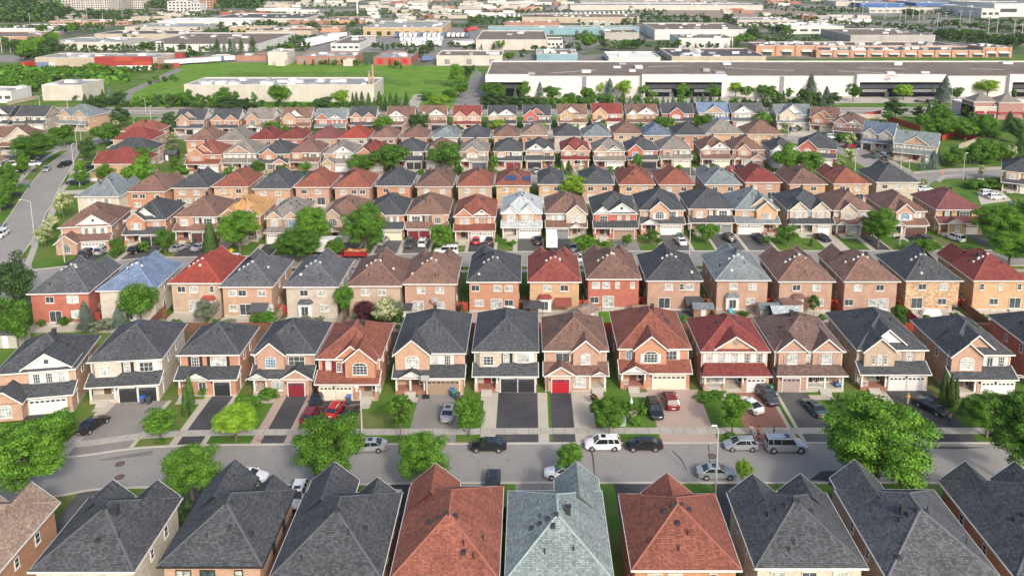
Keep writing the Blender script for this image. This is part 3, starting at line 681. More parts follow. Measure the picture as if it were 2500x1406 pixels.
    if detail > 1 and rear != '-':
        for t in (-.72, .2): window(H, X(t), d+.034, .08, .8, .3, 'p', 'd', pi, None, tk, 'basement_window', R=R)
    # side walls
    for sd in side:
        s = 1 if sd == 'R' else -1
        window(H, s*(hw+.004), d*.3, up, .8, 1.2, 's', 'd', s*pi/2, None, tk, R=R)
        if detail > 1: window(H, s*(hw+.004), d*.62, up, .7, 1.1, 's', 'd', s*pi/2, None, tk, R=R); window(H, s*(hw+.004), d*.7, 1.2, .8, 1.0, 's', 'd', s*pi/2, None, tk, R=R)
    nv = 5 if detail > 1 else 4; pts = []
    if front:
        for k in range(nv): pts.append((R.uniform(-.7, .7)*hw, R.uniform(.25, .5)*d if k > 1 else d*.55, 1 if k % 2 else 0))
    else:
        xr0 = R.uniform(-.5, .1)*hw*.5
        for k in range(4): pts.append((xr0+k*.8, d-hw+.1, 3 if ventk else 0))
        for k in range(4): pts.append((R.uniform(-.75, .75)*hw, R.uniform(.55, .93)*d, (3 if ventk else 0) if k == 0 else 1))
    if R.random() < .3: pts.append((R.uniform(-.3, .3)*hw, d*.55, 2))
    vents(H, zf, pts, roof); HOUSES.append((H, w, d, loc, rz, arch)); return H
ORD = 'first second third fourth fifth sixth seventh eighth ninth tenth eleventh twelfth thirteenth fourteenth fifteenth sixteenth seventeenth eighteenth nineteenth twentieth'.split()
def row(rows, rowname, group, ez, d, back=False, pitch=.62, kind='h', seed=0, **kw):
    out = []
    for i, q in enumerate(rows):
        uL, uR, v, roof, wall, arch, gc = q[:7]; ex = q[7] if len(q) > 7 else {}
        um = (uL+uR)/2; P0 = at(um, v, ez); m = (at(uR, v, ez)[0]-at(uL, v, ez)[0]); rot = radians(ex.get('rot', 0))
        w = m/max(cos(rot), .8)-.86 if kind == 'h' else m-.86; oy = .5; dd = ex.get('d', d)
        if back: loc = (P0[0]+0, P0[1]+oy+dd); loc = (P0[0]-sin(rot)*(oy+dd), P0[1]+cos(rot)*(oy+dd)); rz = pi+rot
        else: loc = (P0[0]-sin(rot)*oy, P0[1]+cos(rot)*oy); rz = rot
        sd = ('L' if um > 1290 else 'R') if not back else ('R' if um > 1290 else 'L')
        lab = ex.get('label') or f"{WALLN[wall]} house, {ROOFN[roof]} roof, {ORD[i]} from left {rowname}"
        h = house(loc, rz, w, dd, roof, wall, arch, gc, ez, ex.get('pitch', pitch), lab, group, ex.get('kind', kind), ex.get('rear', ''), seed+i, sd if not ex.get('corner') else 'LR', not back, ex.get('trim', 0), ex.get('gab', 'siding'), kw.get('detail', 2), kw.get('ventk', 0))
        out.append((h, loc, w, dd, rz, gc, A[arch.lower()] if arch.islower() else mirror(A[arch.lower()])))
    return out
ra = row([(-330,-28,1425,'tan','orange','t','w',dict(d=10.6)),(67,328,1395,'dark','cream','t','w',dict(d=9.8)),(382,641,1382,'dark','pink','Z','w',dict(rear='-.6u -.1u .55t -.4d .4l',trim=1,d=10.4)),
  (655,932,1411,'dark','peach','Z','w',dict(d=11.4)),(950,1219,1413,'rust','orange','L','w',dict(d=12.6)),(1232,1500,1416,'sage','red','y','w',dict(d=12)),(1541,1812,1391,'rust','orange','u','w',dict(rear='-.6u -.2u .55t',d=10.2)),
  (1843,2121,1386,'dark','cream','T','w',dict(rear='-.6u 0u .6u',d=10.2)),(2165,2448,1412,'char','pink','Y','w',dict(d=12)),(2480,2780,1412,'dark','orange','t','w',dict(d=13.6))],
  'along the bottom edge', 'houses seen from behind along the bottom edge', 5.9, 13, True, seed=100)
rb = row([(-8,176,907,'dark','peach','w','w',dict(rot=10,d=9.5)),(215,392,880,'dark','cream','f','k',dict(rot=6,d=10.9)),(430,585,866,'dark','orange','n','k',dict(rot=1,d=8.4)),(612,770,864,'dark','pink','o','m',dict(d=9.6)),
  (770,930,876,'rust','orange','m','c',dict(d=10.5)),(958,1138,862,'dark','peach','l','e',dict(d=12.5)),(1152,1316,858,'dark','beige','f','k',dict(d=12.5)),(1324,1487,856,'brown','pink','g','r',dict(d=10.5)),
  (1508,1689,851,'rust','orange','r','c',dict(d=12)),(1710,1882,858,'crim','peach','p','w',dict(d=10.2)),(1890,2066,857,'choc','pink','t','t',dict(d=10.6)),(2092,2268,854,'dark','buff','v','w',dict(d=12)),(2314,2479,866,'dark','pink','x','w',dict(d=10.9)),
  (2530,2710,860,'dark','red','l','w',dict(d=12))],
  'facing the near street', 'houses facing the near street', 5.8, 12.2, False, seed=200)
rc = row([(66,215,716,'char','red','t','w',dict(rear='-.35u .45s -.2d .55S',rot=3)),(234,377,709,'blue','cream','p','w',dict(rear='0u .7u .1B',rot=2)),(409,540,691,'red','buff','p','w',dict(rear='-.6u -.1u .65t -.1d .5b')),
  (534,666,700,'char','peach','L','w',dict(rear='-.6u -.2u .6u -.1d -.6l .5a .85l')),(690,826,700,'char','beige','P','w',dict(rear='-.3u .4u -.25B .5l')),(843,981,698,'brown','buff','p','w',dict(rear='-.35u .3u -.4a')),
  (981,1115,693,'brown','pink','t','w',dict(rear='-.35u .4u -.5d .4l .75A')),(1139,1272,688,'dark','orange','L','w',dict(rear='-.75u .15u .6u -.6l .1d .6l')),(1288,1420,688,'redb','yellow','T','w',dict(rear='-.3u .4u -.4B .35a .5l')),
  (1431,1567,681,'brown','red','t','w',dict(rear='-.7u -.3u -.75l -.2d .15t .75t')),(1577,1717,685,'dark','pink','p','w',dict(rear='-.2u .6u -.35d .3t .75a')),(1747,1883,684,'slate','pink','P','w',dict(rear='-.35u .4u -.4B .35l .65A')),
  (1900,2041,687,'brown','pink','T','w',dict(rear='-.35u .4u -.3b .55l')),(2060,2200,687,'brown','pink','L','w',dict(rear='-.5u .35u -.8l .1l .5d')),(2211,2353,685,'dark','stone','l','w',dict(rear='-.4u .4u -.55d .4l')),
  (2377,2520,685,'crim','yellow','L','w',dict(rear='-.7t 0t .7t -.2l .6d'))],
  'in the middle row of backs', 'houses seen from behind in the middle row', 5.9, 12.2, True, seed=300, ventk=1)
rd = row([(147,269,553,'brown','pink','w','w',dict(rot=7)),(302,403,537,'dark','orange','v','k',dict(rot=3)),(424,530,529,'brown','pink','f','b'),(532,636,528,'amber','orange','t','c'),(645,735,533,'grey','stone','t','w'),
  (785,886,530,'brown','buff','l','w'),(892,988,525,'dark','orange','l','c'),(990,1095,524,'brown','pink','F','m'),(1106,1211,529,'rust','orange','s','w'),(1222,1325,521,'light','pink','e','w'),
  (1330,1435,521,'brown','beige','L','g'),(1446,1559,522,'dark','red','q','e'),(1560,1673,513,'dark','peach','r','w'),(1680,1793,510,'dark','pink','f','g'),(1794,1904,512,'slate','yellow','V','w'),
  (1922,2034,513,'dark','beige','T','w'),(2035,2140,514,'brown','beige','G','b'),(2164,2265,516,'brown','pink','r','b'),(2285,2400,512,'maroon','stone','n','w')],
  'facing the middle street', 'houses facing the middle street', 5.6, 12, False, seed=400)
re_ = row([(181,291,480,'slate','cream','q','w',dict(rear='-.3s .4s .3l',corner=1)),(304,403,468,'brown','orange','t','w',dict(rear='-.6u -.2u .6u -.5l')),(417,508,459,'dark','pink','p','w'),(516,607,456,'rust','stone','p','w'),(615,709,461,'dark','peach','p','w'),
  (716,806,457,'rust','pink','p','w'),(812,905,458,'rust','pink','L','w'),(915,1004,454,'dark','orange','p','w'),(1014,1105,456,'brown','pink','t','w'),(1114,1204,455,'rust','buff','p','w'),
  (1208,1297,453,'rust','stone','p','w',dict(kind='h')),(1312,1380,450,'dark','yellow','p','w'),(1418,1501,450,'dark','peach','p','w'),(1510,1601,451,'rust','stone','t','w'),(1608,1697,451,'rust','pink','p','w'),
  (1720,1812,451,'slate','peach','L','w'),(1818,1911,445,'crim','pink','p','w'),(1926,2021,450,'brown','yellow','t','w'),(2034,2128,449,'rust','stone','L','w'),(2139,2248,445,'dark','beige','p','w',dict(rear='-.6u 0u .2t .7u'))],
  'in the third row of backs', 'houses seen from behind in the third row', 5.3, 12, True, seed=500, detail=1)
rf = row([(452,540,378,'rust','orange','v','w'),(540,626,375,'grey','pink','p','n'),(628,707,376,'dark','orange','G','k'),(704,783,373,'brown','pink','f','t'),(788,865,376,'grey','stone','w','w'),
  (870,941,375,'crim','orange','l','w'),(962,1034,370,'dark','buff','f','k'),(1036,1110,370,'brown','buff','t','w'),(1120,1193,371,'grey','pink','r','n'),(1204,1277,370,'dark','stone','f','m'),
  (1281,1355,369,'dark','stone','Q','k'),(1368,1441,368,'crim','orange','t','c'),(1448,1528,370,'grey','pink','s','w'),(1530,1608,368,'dark','red','l','k'),(1610,1690,366,'grey','pink','f','c'),
  (1709,1785,366,'brown','clay','q','c'),(1788,1868,366,'brown','pink','G','t')],
  'facing the third street', 'houses facing the third street', 5.3, 11, False, seed=600, detail=1)
rg = row([(449,525,343,'brown','orange','p','w'),(526,600,343,'grey','buff','p','w'),(602,673,341,'crim','peach','p','w'),(674,740,340,'crim','red','t','w'),(751,824,340,'maroon','peach','p','w'),(825,898,338,'red','beige','p','w'),
  (904,968,337,'brown','peach','L','w'),(976,1044,337,'brown','pink','p','w'),(1053,1119,336,'slate','cream','t','w'),(1126,1195,336,'dark','pink','p','w'),(1203,1269,334,'brown','yellow','p','w'),(1272,1338,331,'tan','orange','t','w'),
  (1351,1419,333,'dark','beige','p','w'),(1422,1494,333,'slate','peach','l','w'),(1496,1568,327,'brown','buff','p','w'),(1570,1642,331,'navy','buff','p','w'),(1647,1725,330,'dark','orange','l','w'),(1722,1817,327,'grey','yellow','p','w'),(1822,1913,328,'brown','stone','p','w')],
  'in the fourth row of backs', 'houses seen from behind in the fourth row', 5.3, 11.5, True, seed=700, detail=1)
rh = row([(424,498,294,'dark','pink','v','w'),(512,583,294,'dark','orange','t','k'),(598,667,292,'grey','pink','l','w'),(684,759,290,'brown','peach','v','w'),(768,845,292,'slate','red','s','w'),(852,918,287,'dark','orange','t','k'),
  (942,1012,287,'brown','pink','W','k'),(1020,1091,284,'brown','pink','q','k'),(1104,1175,285,'crim','peach','t','w'),(1190,1262,284,'dark','stone','q','k'),(1276,1346,283,'dark','red','x','n'),(1360,1434,281,'brown','stone','v','c'),
  (1444,1521,279,'crim','yellow','l','w'),(1528,1607,281,'brown','yellow','q','w'),(1616,1695,278,'dark','red','r','w'),(1705,1784,276,'blue','peach','p','w'),(1786,1868,278,'char','clay','W','w'),(1895,1985,281,'slate','beige','v','w')],
  'in the farthest row', 'houses of the farthest row', 5.4, 9.5, False, .62, 'x', seed=800, detail=1)
# corner groups
def lone(u, v, w, d, rot, roof, wall, arch, gc, label, group, kind='h', ez=5.3, seed=0, gab='siding'):
    p = at(u, v); h = house((p[0], p[1]), radians(rot), w, d, roof, wall, arch, gc, ez, .62, label, group, kind, '', seed, 'LR', True, 0, gab, 1); return (h, p, w, d, radians(rot), gc, None)
gl_ = 'houses round the left corner'; gr_ = 'houses round the right bend'
lone(258,432,11,13,-90,'crim','peach','q','w','red-roofed peach brick house beside the left street, behind two bright trees',gl_,seed=900)
lone(282,402,10,13,-90,'dark','pink','f','w','charcoal-roofed house squeezed between two red-roofed houses by the left street',gl_,seed=901)
lone(298,372,10,12,-90,'crim','peach','f','w','long red-roofed house behind the charcoal-roofed one by the left street',gl_,seed=902)
lone(318,350,9,12,-90,'rust','orange','f','w','rust-roofed orange brick house nearest the curving left street corner',gl_,seed=903)
lone(8,318,9.5,9,0,'dark','white','v','w','charcoal-roofed white house cut by the left edge of the photo','%s'%gl_,'x',seed=904)
lone(72,318,13,9.5,0,'dark','beige','f','w','wide charcoal-roofed beige brick house at upper left',gl_,'x',seed=905,gab='buff')
lone(182,318,13,11,-14,'slate','peach','t','w','slate-roofed peach brick corner house with two small gables at upper left',gl_,seed=906)
lone(15,375,18,9,8,'brown','beige','t','w','brown-roofed house behind large trees at the left edge',gl_,seed=907)
lone(-20,420,10,10,90,'tan','yellow','t','w','tan-roofed golden brick house cut by the left edge',gl_,seed=908)
lone(2010,322,9.5,9.5,-24,'brown','orange','v','c','brown-roofed orange brick house, first on the right-hand bend',gr_,'x',seed=920,gab='peach')
lone(2070,338,10,11,-28,'choc','clay','s','b','brown-roofed dark brick house with small gables on the right-hand bend',gr_,seed=921)
lone(2140,366,9.5,10,-32,'navy','beige','t','k','navy-roofed beige house with white side gable on the right-hand bend',gr_,'x',seed=922)
lone(2232,394,12,10,-30,'slate','peach','p','w','large grey-roofed peach brick corner house with big white gable',gr_,'x',seed=923)
lone(1915,408,8.5,10,0,'dark','white','t','w','charcoal-roofed pale house half hidden by two bright trees at right',gr_,seed=924)
lone(1992,402,11,12,-20,'dark','red','l','w','charcoal-roofed red brick house with arched porch by the right bend',gr_,seed=925)
lone(2496,470,10,11,-30,'dark','buff','f','w','charcoal-roofed buff house with column porch at the right edge',gr_,seed=926,ez=5.6)
# ---------------------------------------------------------------- driveways, paths, yards, fences
def local(h, x, y):
    (H, loc, w, d, rz) = h[:5]; return (loc[0]+x*cos(rz)-y*sin(rz), loc[1]+x*sin(rz)+y*cos(rz))
def drive(h, yc, sgn, mat, eL=0., eR=0., strip=None, sL=0., sR=0., path='c', z=.012):
    """paving from the garage down to the kerb line yc(x); sgn -1 street lies towards -Y"""
    H, loc, w, d, rz, gc, a = h; ga = a['ga']; front = sgn < 0
    xs = [t*w/2+s*(gw/2+.25) for t, gw in ga for s in (-1, 1)]; x0, x1 = max(min(xs), -w/2), min(max(xs), w/2); x0 -= eL; x1 += eR
    gy = -1.75 if front else -.05
    def quad(xa, xb, zz, m, name='driveway', y0=gy):
        A_, B_ = local(h, xa, y0), local(h, xb, y0); C1 = (A_[0], yc(A_[0])); D1 = (B_[0], yc(B_[0]))
        if not front: pass
        o = MB().face([(*A_, zz), (*C1, zz), (*D1, zz), (*B_, zz)]).build(name, DRV[m]); 
        if o.data.polygons[0].normal.z < 0: o.data.flip_normals()
        o['kind'] = 'structure'
    quad(x0, x1, z, mat)
    if strip:
        if sL: quad(x0-sL, x0-.001, z+.001, strip)
        if sR: quad(x1+.001, x1+sR, z+.002, strip)
    po = a.get('po')
    if po and front and path:
        pc = (po[0]+po[1])/2*w/2; s = 1 if pc < (x0+x1)/2 else -1; xa = pc-.75; xb = (x0 if s > 0 else x1)
        P1 = [local(h, pc-s*.75, -2.55), local(h, pc-s*.75, -3.9), local(h, xb-s*(sL if s > 0 else sR), -3.9), local(h, xb-s*(sL if s > 0 else sR), -2.55)]
        o = MB().face([(*p, z+.006) for p in P1]).build('front_path', DRV[path])
        if o.data.polygons[0].normal.z < 0: o.data.flip_normals()
        o['kind'] = 'structure'
RB = random.Random(5)
Bl = lambda x: yline(B_far, x); Bn = lambda x: yline(B_near, x); Dl = lambda x: yline(D_far, x); Dn = lambda x: yline(D_near, x)
bspec = [('k',0,0,None,0,0),('l',.3,1.2,'c',1.6,.6),('k',0,0,'c',1.0,.7),('k',0,0,'p',1.3,.9),('k',.8,1.2,None,0,0),('l',1.0,.2,None,0,0),('k',.1,.2,'c',2.0,1.4),('k',0,0,'c',0,2.9),
         ('p',.6,1.6,None,0,0),('r',2.4,.3,'c',0,.5),('g',.4,.8,'c',.5,0),('k',.3,.8,'c',1.4,0),('k',.2,.3,'c',.8,0),('g',0,0,None,0,0)]
for h, s in zip(rb, bspec): drive(h, Bl, -1, *s)
for h in ra: drive(h, Bn, 1, RB.choice('kkgl'), 0, 0, 'c' if RB.random() < .4 else None, .8, 0)
dm = 'kgkpkgggkgklgggckkg'
for i, h in enumerate(rd): drive(h, Dl, -1, {'c': 'c'}.get(dm[i], dm[i]), .1, .2, 'c' if RB.random() < .7 else None, RB.uniform(.5, 1.2), RB.uniform(.4, .9), RB.choice('ccp'))
for h in rc: drive(h, Dn, 1, RB.choice('kkgl'))
for h in rf: drive(h, lambda x: YF1, -1, RB.choice('kkgglcp'), .1, .3, 'c' if RB.random() < .8 else None, RB.uniform(.8, 1.6), RB.uniform(.8, 1.6))
for h in re_: drive(h, lambda x: YF0, 1, RB.choice('kggl'))
for h in rg: drive(h, lambda x: YH0, 1, RB.choice('kgglc'))
for h in rh: drive(h, lambda x: YH1, -1, RB.choice('kgglc'), .2, .2, 'c', .6, .6)
# pavement and driveways beside the left street and the right bend
for k, (u, v, mt) in enumerate(((36,500,'k'),(20,545,'g'),(58,470,'k'),(78,440,'l'),(97,412,'k'),(112,392,'g'),(128,378,'k'))):
    P = at(u, v); a = at(u-90, v+4); sheet('driveway', [(u, v), (u-140, v+3), (u-146, v+12), (u-8, v+9)], .013+k*.0004, DRV[mt])
for k, (u, v, mt) in enumerate(((186,406,'l'),(176,424,'k'),(168,438,'g'),(152,466,'c'))):
    sheet('driveway', [(u, v), (u+66, v-3), (u+66, v+7), (u-7, v+9)], .013+k*.0004, DRV[mt])
for k, q in enumerate(([(2020,340),(2058,330),(2075,338),(2040,352)],[(2052,356),(2092,350),(2108,358),(2062,368)],[(2098,380),(2160,366),(2178,374),(2112,388)],[(2130,396),(2180,386),(2195,396),(2152,404)])):
    sheet('driveway', q, .014+k*.0004, DRV['cgkl'[k]])
sheet('driveway', [(1925,334),(1935,310),(1990,312),(1985,334)], .0135, DRV['c'])
sheet('driveway', [(2395,500),(2385,470),(2440,462),(2470,490)], .0139, DRV['c'])
# concrete and paved back yards
for i, (h, c) in enumerate(zip(rc, 'ccccclcpccgpc'+'gcc')):
    w, d = h[2], h[3]; R = random.Random(i); dp = [3.2,4.5,5.5,4.5,6.2,2,3,5,5.5,1.2,5,3.2,4.5,1.8,5.2,4][i]
    P = [local(h, -w/2-.3, d+.02), local(h, w/2+.3, d+.02), local(h, w/2+.3, d+dp), local(h, -w/2-.3, d+dp)]
    o = MB().face([(*p, .011) for p in P]).build('patio', DRV[c]); o['kind'] = 'structure'
    if o.data.polygons[0].normal.z < 0: o.data.flip_normals()
for i, h in enumerate(re_+rg):
    w, d = h[2], h[3]; R = random.Random(i+50); dp = R.uniform(2.5, 5.5)
    if R.random() < .25: continue
    P = [local(h, -w/2, d+.02), local(h, w/2, d+.02), local(h, w/2, d+dp), local(h, -w/2, d+dp)]
    o = MB().face([(*p, .011) for p in P]).build('patio', DRV[R.choice('ccpl')]); o['kind'] = 'structure'
    if o.data.polygons[0].normal.z < 0: o.data.flip_normals()
for i in (0, 9): 
    h = rc[i]; w, d = h[2], h[3]; e = 3.5 if i == 0 else 1.2
    P = [local(h, -w/2, d+e), local(h, w/2, d+e), local(h, w/2, d+6.4), local(h, -w/2, d+6.4)]
    o = MB().face([(*p, .0118) for p in P]).build('lawn', FIELD); o['kind'] = 'structure'
    if o.data.polygons[0].normal.z < 0: o.data.flip_normals()
FC = dict(r=((.33,.05,.03), 'red'), b=((.16,.075,.045), 'brown'), g=((.34,.29,.23), 'weathered grey'), p=((.50,.42,.35), 'pale'))
def fence(p, q, c, label, group, h=1.75):
    p, q = np.array(p[:2]), np.array(q[:2]); L = float(np.linalg.norm(q-p)); 
    o = empty('wooden_fence', (p[0], p[1], 0), atan2(q[1]-p[1], q[0]-p[0]), label, 'fence', group)
    m = flat('fence_'+c, FC[c][0], .85, .3, 2.5); mb = MB(); n = max(2, int(L/.32))
    for i in range(n): mb.box(L*i/n+.01, L*(i+1)/n-.015, -.015, .015, .06, h-(.04 if i % 2 else 0))
    mb.box(0, L, .015, .05, .4, .5).box(0, L, .015, .05, h-.45, h-.35); mb.build('board_panel', [m], o)
    k = max(1, round(L/2.6))
    for i in range(k+1): MB().box(L*i/k-.05, L*i/k+.05, -.05, .05, 0, h+.1).build('post', [m], o)
    return o
def midx(a, b):
    ra_, rb_ = a[1][0], b[1][0]; return (ra_+rb_)/2
cf = 'bbgggbrrgbrrrrbrrb'
gf_ = 'wooden fences between the back yards'
for i in range(len(rc)-1):
    x = midx(rc[i], rc[i+1]); yb = rc[i][1][1]-rc[i][3]; c = cf[i]
    fence((x, 129.6), (x, yb+3.0), c, f"{FC[c][1]} board fence, side of the {ORD[i]} back yard in the middle row", gf_)
    fence((x-.85, yb+1.4), (x+.85, yb+1.4), 'rbr'[i % 3], f"short {FC['rbr'[i % 3]][1]} gate fence right of the {ORD[i]} house back, middle row", 'gate fences between house backs', 1.7)
for i in range(len(rb)-1):
    x = midx(rb[i], rb[i+1])+rb[i][2]*0; c = 'brbbgbbrrbgbg'[i]; yb = rb[i][1][1]+rb[i][3]
    fence((x, yb-1.5), (x, 129.4), c, f"{FC[c][1]} board fence behind the {ORD[i]} house facing the near street", gf_)
    x2 = midx(rb[i+1], rb[min(i+2, len(rb)-1)]) if i+2 < len(rb) else x+11
    fence((x, 129.5), (x2-.06, 129.5), 'bbrgbgrrbbgrb'[i], f"{FC['bbrgbgrrbbgrb'[i]][1]} rear boundary fence behind the {ORD[i+1]} roof facing the near street", 'boundary fences at the foot of the yards')
for i in range(len(re_)-1):
    x = midx(re_[i], re_[i+1]); c = 'bbrbbgb'[i % 7]; yb = re_[i][1][1]-re_[i][3]
    fence((x, 191), (x, yb+1), c, f"{FC[c][1]} board fence beside the {ORD[i]} back yard in the third row", gf_)
for i in range(len(rg)-1):
    x = midx(rg[i], rg[i+1]); c = 'bgrbbgb'[i % 7]; yb = rg[i][1][1]-rg[i][3]
    fence((x, 256), (x, yb+.8), c, f"{FC[c][1]} board fence beside the {ORD[i]} back yard in the fourth row", gf_)
a_, b_ = at(1910, 268), at(2125, 270); fence((at(1985,268)[0], 326), (at(2108,268)[0], 324), 'p', 'long pale wooden fence between the houses and the main road at right', None, 2)
fence(at(1010,296)[:2], at(1075,296)[:2], 'g', 'short grey fence piece behind the farthest houses near the service road', None)
for k, (u0, v0, u1, v1) in enumerate(((2108,286),(2150,286)) and ((2108,290,2150,282),(2168,296,2246,322),(2268,322,2390,348),(2340,330,2300,345))):
    fence(at(u0, v0)[:2], at(u1, v1)[:2], 'r', ['short deep red fence panel beside the main road at right','long deep red fence behind the navy-roofed house at right','deep red fence enclosing the lawn behind the corner house','deep red side fence running down to the corner house'][k], 'deep red fences at upper right', 2.2)
for k, (u0, v0, u1, v1) in enumerate(((222,286,262,288),(222,312,246,318),(2402,348,2490,372),(2340,366,2384,350),(18,258,95,242))):
    fence(at(u0, v0)[:2], at(u1, v1)[:2], 'g', ['weathered fence behind the slate-roofed corner house at upper left','weathered fence right of the corner house at upper left','weathered fence above the shrubs at the right edge','weathered fence curving beside the lawn at right','low weathered fence on the lawn at the upper left edge'][k], None, 1.9)
# dark iron fence of the plant field
def railfence(pts, label, h=2.2):
    P = [at(u, v) for u, v in pts]; o = empty('railing_fence', (P[0][0], P[0][1], 0), 0, label, 'fence'); mb = MB(); m = BLK
    for a, b in zip(P[:-1], P[1:]):
        L = hypot(b[0]-a[0], b[1]-a[1]); n = int(L/1.5)+1
        for i in range(n+1):
            x, y = a[0]+(b[0]-a[0])*i/n-P[0][0], a[1]+(b[1]-a[1])*i/n-P[0][1]; mb.box(x-.05, x+.05, y-.05, y+.05, 0, h)
        for z in (.3, h*.55, h-.1): mb.tube((a[0]-P[0][0], a[1]-P[0][1], z), (b[0]-P[0][0], b[1]-P[0][1], z), .05, n=4)
    mb.build('rails', [m], o)
railfence([(928,196),(960,206),(1002,213)], 'dark railing fence from the plant corner across the field')
railfence([(1036,205),(1110,210),(1125,205)], 'dark railing fence across the green field beside the service road')
railfence([(560,186),(700,188),(870,188),(925,190)], 'dark railing fence running behind the long pale plant')
# sheds, gazebos
def shed(u, v, w, d, h, roof, wallc, label, name='garden_shed', cat='shed', rz=0, z0=0):
    p = at(u, v); o = empty(name, (p[0], p[1], 0), rz, label, cat); hw = w/2
    MB().box(-hw, hw, 0, d, 0, h).face([(-hw, 0, h), (-hw, d/2, h+w*.16), (-hw, d, h)]).face([(hw, 0, h), (hw, d, h), (hw, d/2, h+w*.16)]).build('wall', [flat('shed_'+wallc, {'w':(.7,.7,.68),'k':(.03,.03,.035),'b':(.25,.15,.1),'g':(.4,.38,.34)}[wallc], .8)], o)
    r = MB(); a = h+.02; zr = h+w*.16+.06
    r.hexa([(-hw-.2,-.25,a-.12),(hw+.2,-.25,a-.12),(hw+.2,d/2,zr-.1),(-hw-.2,d/2,zr-.1)], [(-hw-.2,-.25,a),(hw+.2,-.25,a),(hw+.2,d/2,zr),(-hw-.2,d/2,zr)])
    r.hexa([(-hw-.2,d/2,zr-.1),(hw+.2,d/2,zr-.1),(hw+.2,d+.25,a-.12),(-hw-.2,d+.25,a-.12)], [(-hw-.2,d/2,zr),(hw+.2,d/2,zr),(hw+.2,d+.25,a),(-hw-.2,d+.25,a)])
    r.build('roof', [roofmat(roof)], o); MB().box(-.45, .45, -.05, -.002, .05, h-.25).build('door', [doormat('w' if wallc != 'w' else 'g')], o); return o
shed(1717,778,3.4,2.4,1.9,'slate','b','grey-roofed garden shed behind the crimson-roofed house')
shed(1879,778,3.4,2.4,1.9,'slate','g','grey-roofed shed left of the brown gabled shed in a back yard')
shed(1935,772,3.6,3.2,2.2,'brown','g','brown-roofed garden shed in the yard behind the chocolate-roofed house', rz=.3)
shed(1918,795,4.4,3.0,2.3,'light','k','black shed with a white flat-looking roof behind the chocolate-roofed house')
shed(985,782,2.6,2.6,2.0,'dark','g','small charcoal-roofed shed beside the white-flowering shrub')
shed(1562,772,2.4,1.8,1.3,'tan','b','low brown storage box behind the red brick house')
shed(15,850,4.2,3.2,2.4,'char','g','grey-roofed shed behind the first house at the left edge')
shed(1445,792,3.4,3.2,2.3,'tan','g','tan-roofed garden shed peeking over the brown-roofed house', rz=.8)
shed(640,400,3.6,3,2.0,'char','g','dark shed between back yards near the left cluster') if 0 else None
shed(408,393,5,4,2.1,'char','k','dark-roofed yard shelter behind the left cluster of houses')
def gazebo(u, v, w, c, label):
    p = at(u, v); o = empty('canopy', (p[0], p[1], 0), 0, label, 'canopy')
    for sx in (-1, 1):
        for sy in (-1, 1): MB().box(sx*w/2-.04, sx*w/2+.04, sy*w/2-.04, sy*w/2+.04, 0, 2.2).build('post', [BLK], o)
    r = MB(); a = w/2+.25; q = [(-a,-a,2.2),(a,-a,2.2),(a,a,2.2),(-a,a,2.2)]
    for i in range(4): r.face([q[i], q[(i+1) % 4], (0, 0, 3.0)])
    r.face(q[::-1]).build('canopy_cloth', [flat('cloth_'+c, {'k':(.05,.05,.055),'w':(.75,.75,.73)}[c], .8)], o)
gazebo(1302,772,3.2,'k','black canopy beside the white porch of the red-roofed golden brick house')
gazebo(1968,335,2.6,'w','white canopy in a yard by the right bend') if 0 else None
# ---------------------------------------------------------------- vegetation
def leafmat(name, a, c, tr=.14):
    if name in MC: return MC[name]
    m, nt, b, L = nodes(name); gn = nt.nodes.new('ShaderNodeNewGeometry'); oi = nt.nodes.new('ShaderNodeObjectInfo')
    f = noise(nt, gn.outputs['Position'], .55, 3)
    r = nt.nodes.new('ShaderNodeMath'); r.operation = 'ADD'; L(gn.outputs['Random Per Island'], r.inputs[0]); L(f, r.inputs[1])
    h = nt.nodes.new('ShaderNodeMath'); h.operation = 'MULTIPLY'; h.inputs[1].default_value = .5; L(r.outputs[0], h.inputs[0])
    c1 = ramp(nt, h.outputs[0], [(.25, mul(a, .7)), (.5, tuple((x+y)/2 for x, y in zip(a, c))), (.8, c)])
    mr = nt.nodes.new('ShaderNodeMapRange'); L(oi.outputs['Random'], mr.inputs[0]); mr.inputs[3].default_value = .82; mr.inputs[4].default_value = 1.18
    hs = nt.nodes.new('ShaderNodeHueSaturation'); L(mr.outputs[0], hs.inputs['Value']); L(c1, hs.inputs['Color'])
    L(hs.outputs[0], b.inputs['Base Color']); b.inputs['Roughness'].default_value = .65; b.inputs['Specular IOR Level'].default_value = .25
    t = nt.nodes.new('ShaderNodeBsdfTranslucent'); L(hs.outputs[0], t.inputs['Color']); mx = nt.nodes.new('ShaderNodeMixShader'); mx.inputs[0].default_value = tr
    L(b.outputs[0], mx.inputs[1]); L(t.outputs[0], mx.inputs[2]); L(mx.outputs[0], nt.nodes['Material Output'].inputs[0]); MC[name] = m; return m
LEAF = dict(b=((.045,.125,.012), (.145,.31,.03)), m=((.038,.11,.013), (.115,.25,.028)), d=((.028,.068,.018), (.07,.13,.035)), l=((.12,.26,.012), (.29,.46,.045)),
    s=((.07,.11,.085), (.15,.21,.17)), c=((.035,.085,.02), (.09,.17,.035)), p=((.05,.012,.02), (.10,.03,.035)), w=((.08,.18,.02), (.19,.33,.05)), o=((.06,.085,.04), (.13,.15,.08)), y=((.5,.42,.03), (.8,.7,.08)), x=((.6,.57,.36), (.82,.78,.55)), a=((.13,.17,.10),(.27,.31,.20)))
LM_ = {k: leafmat('leaves_'+k, *v, tr=.14 if k not in 'dsc' else .06) for k, v in LEAF.items()}
BARK = flat('bark', (.13,.10,.075), .9, .25, 3)
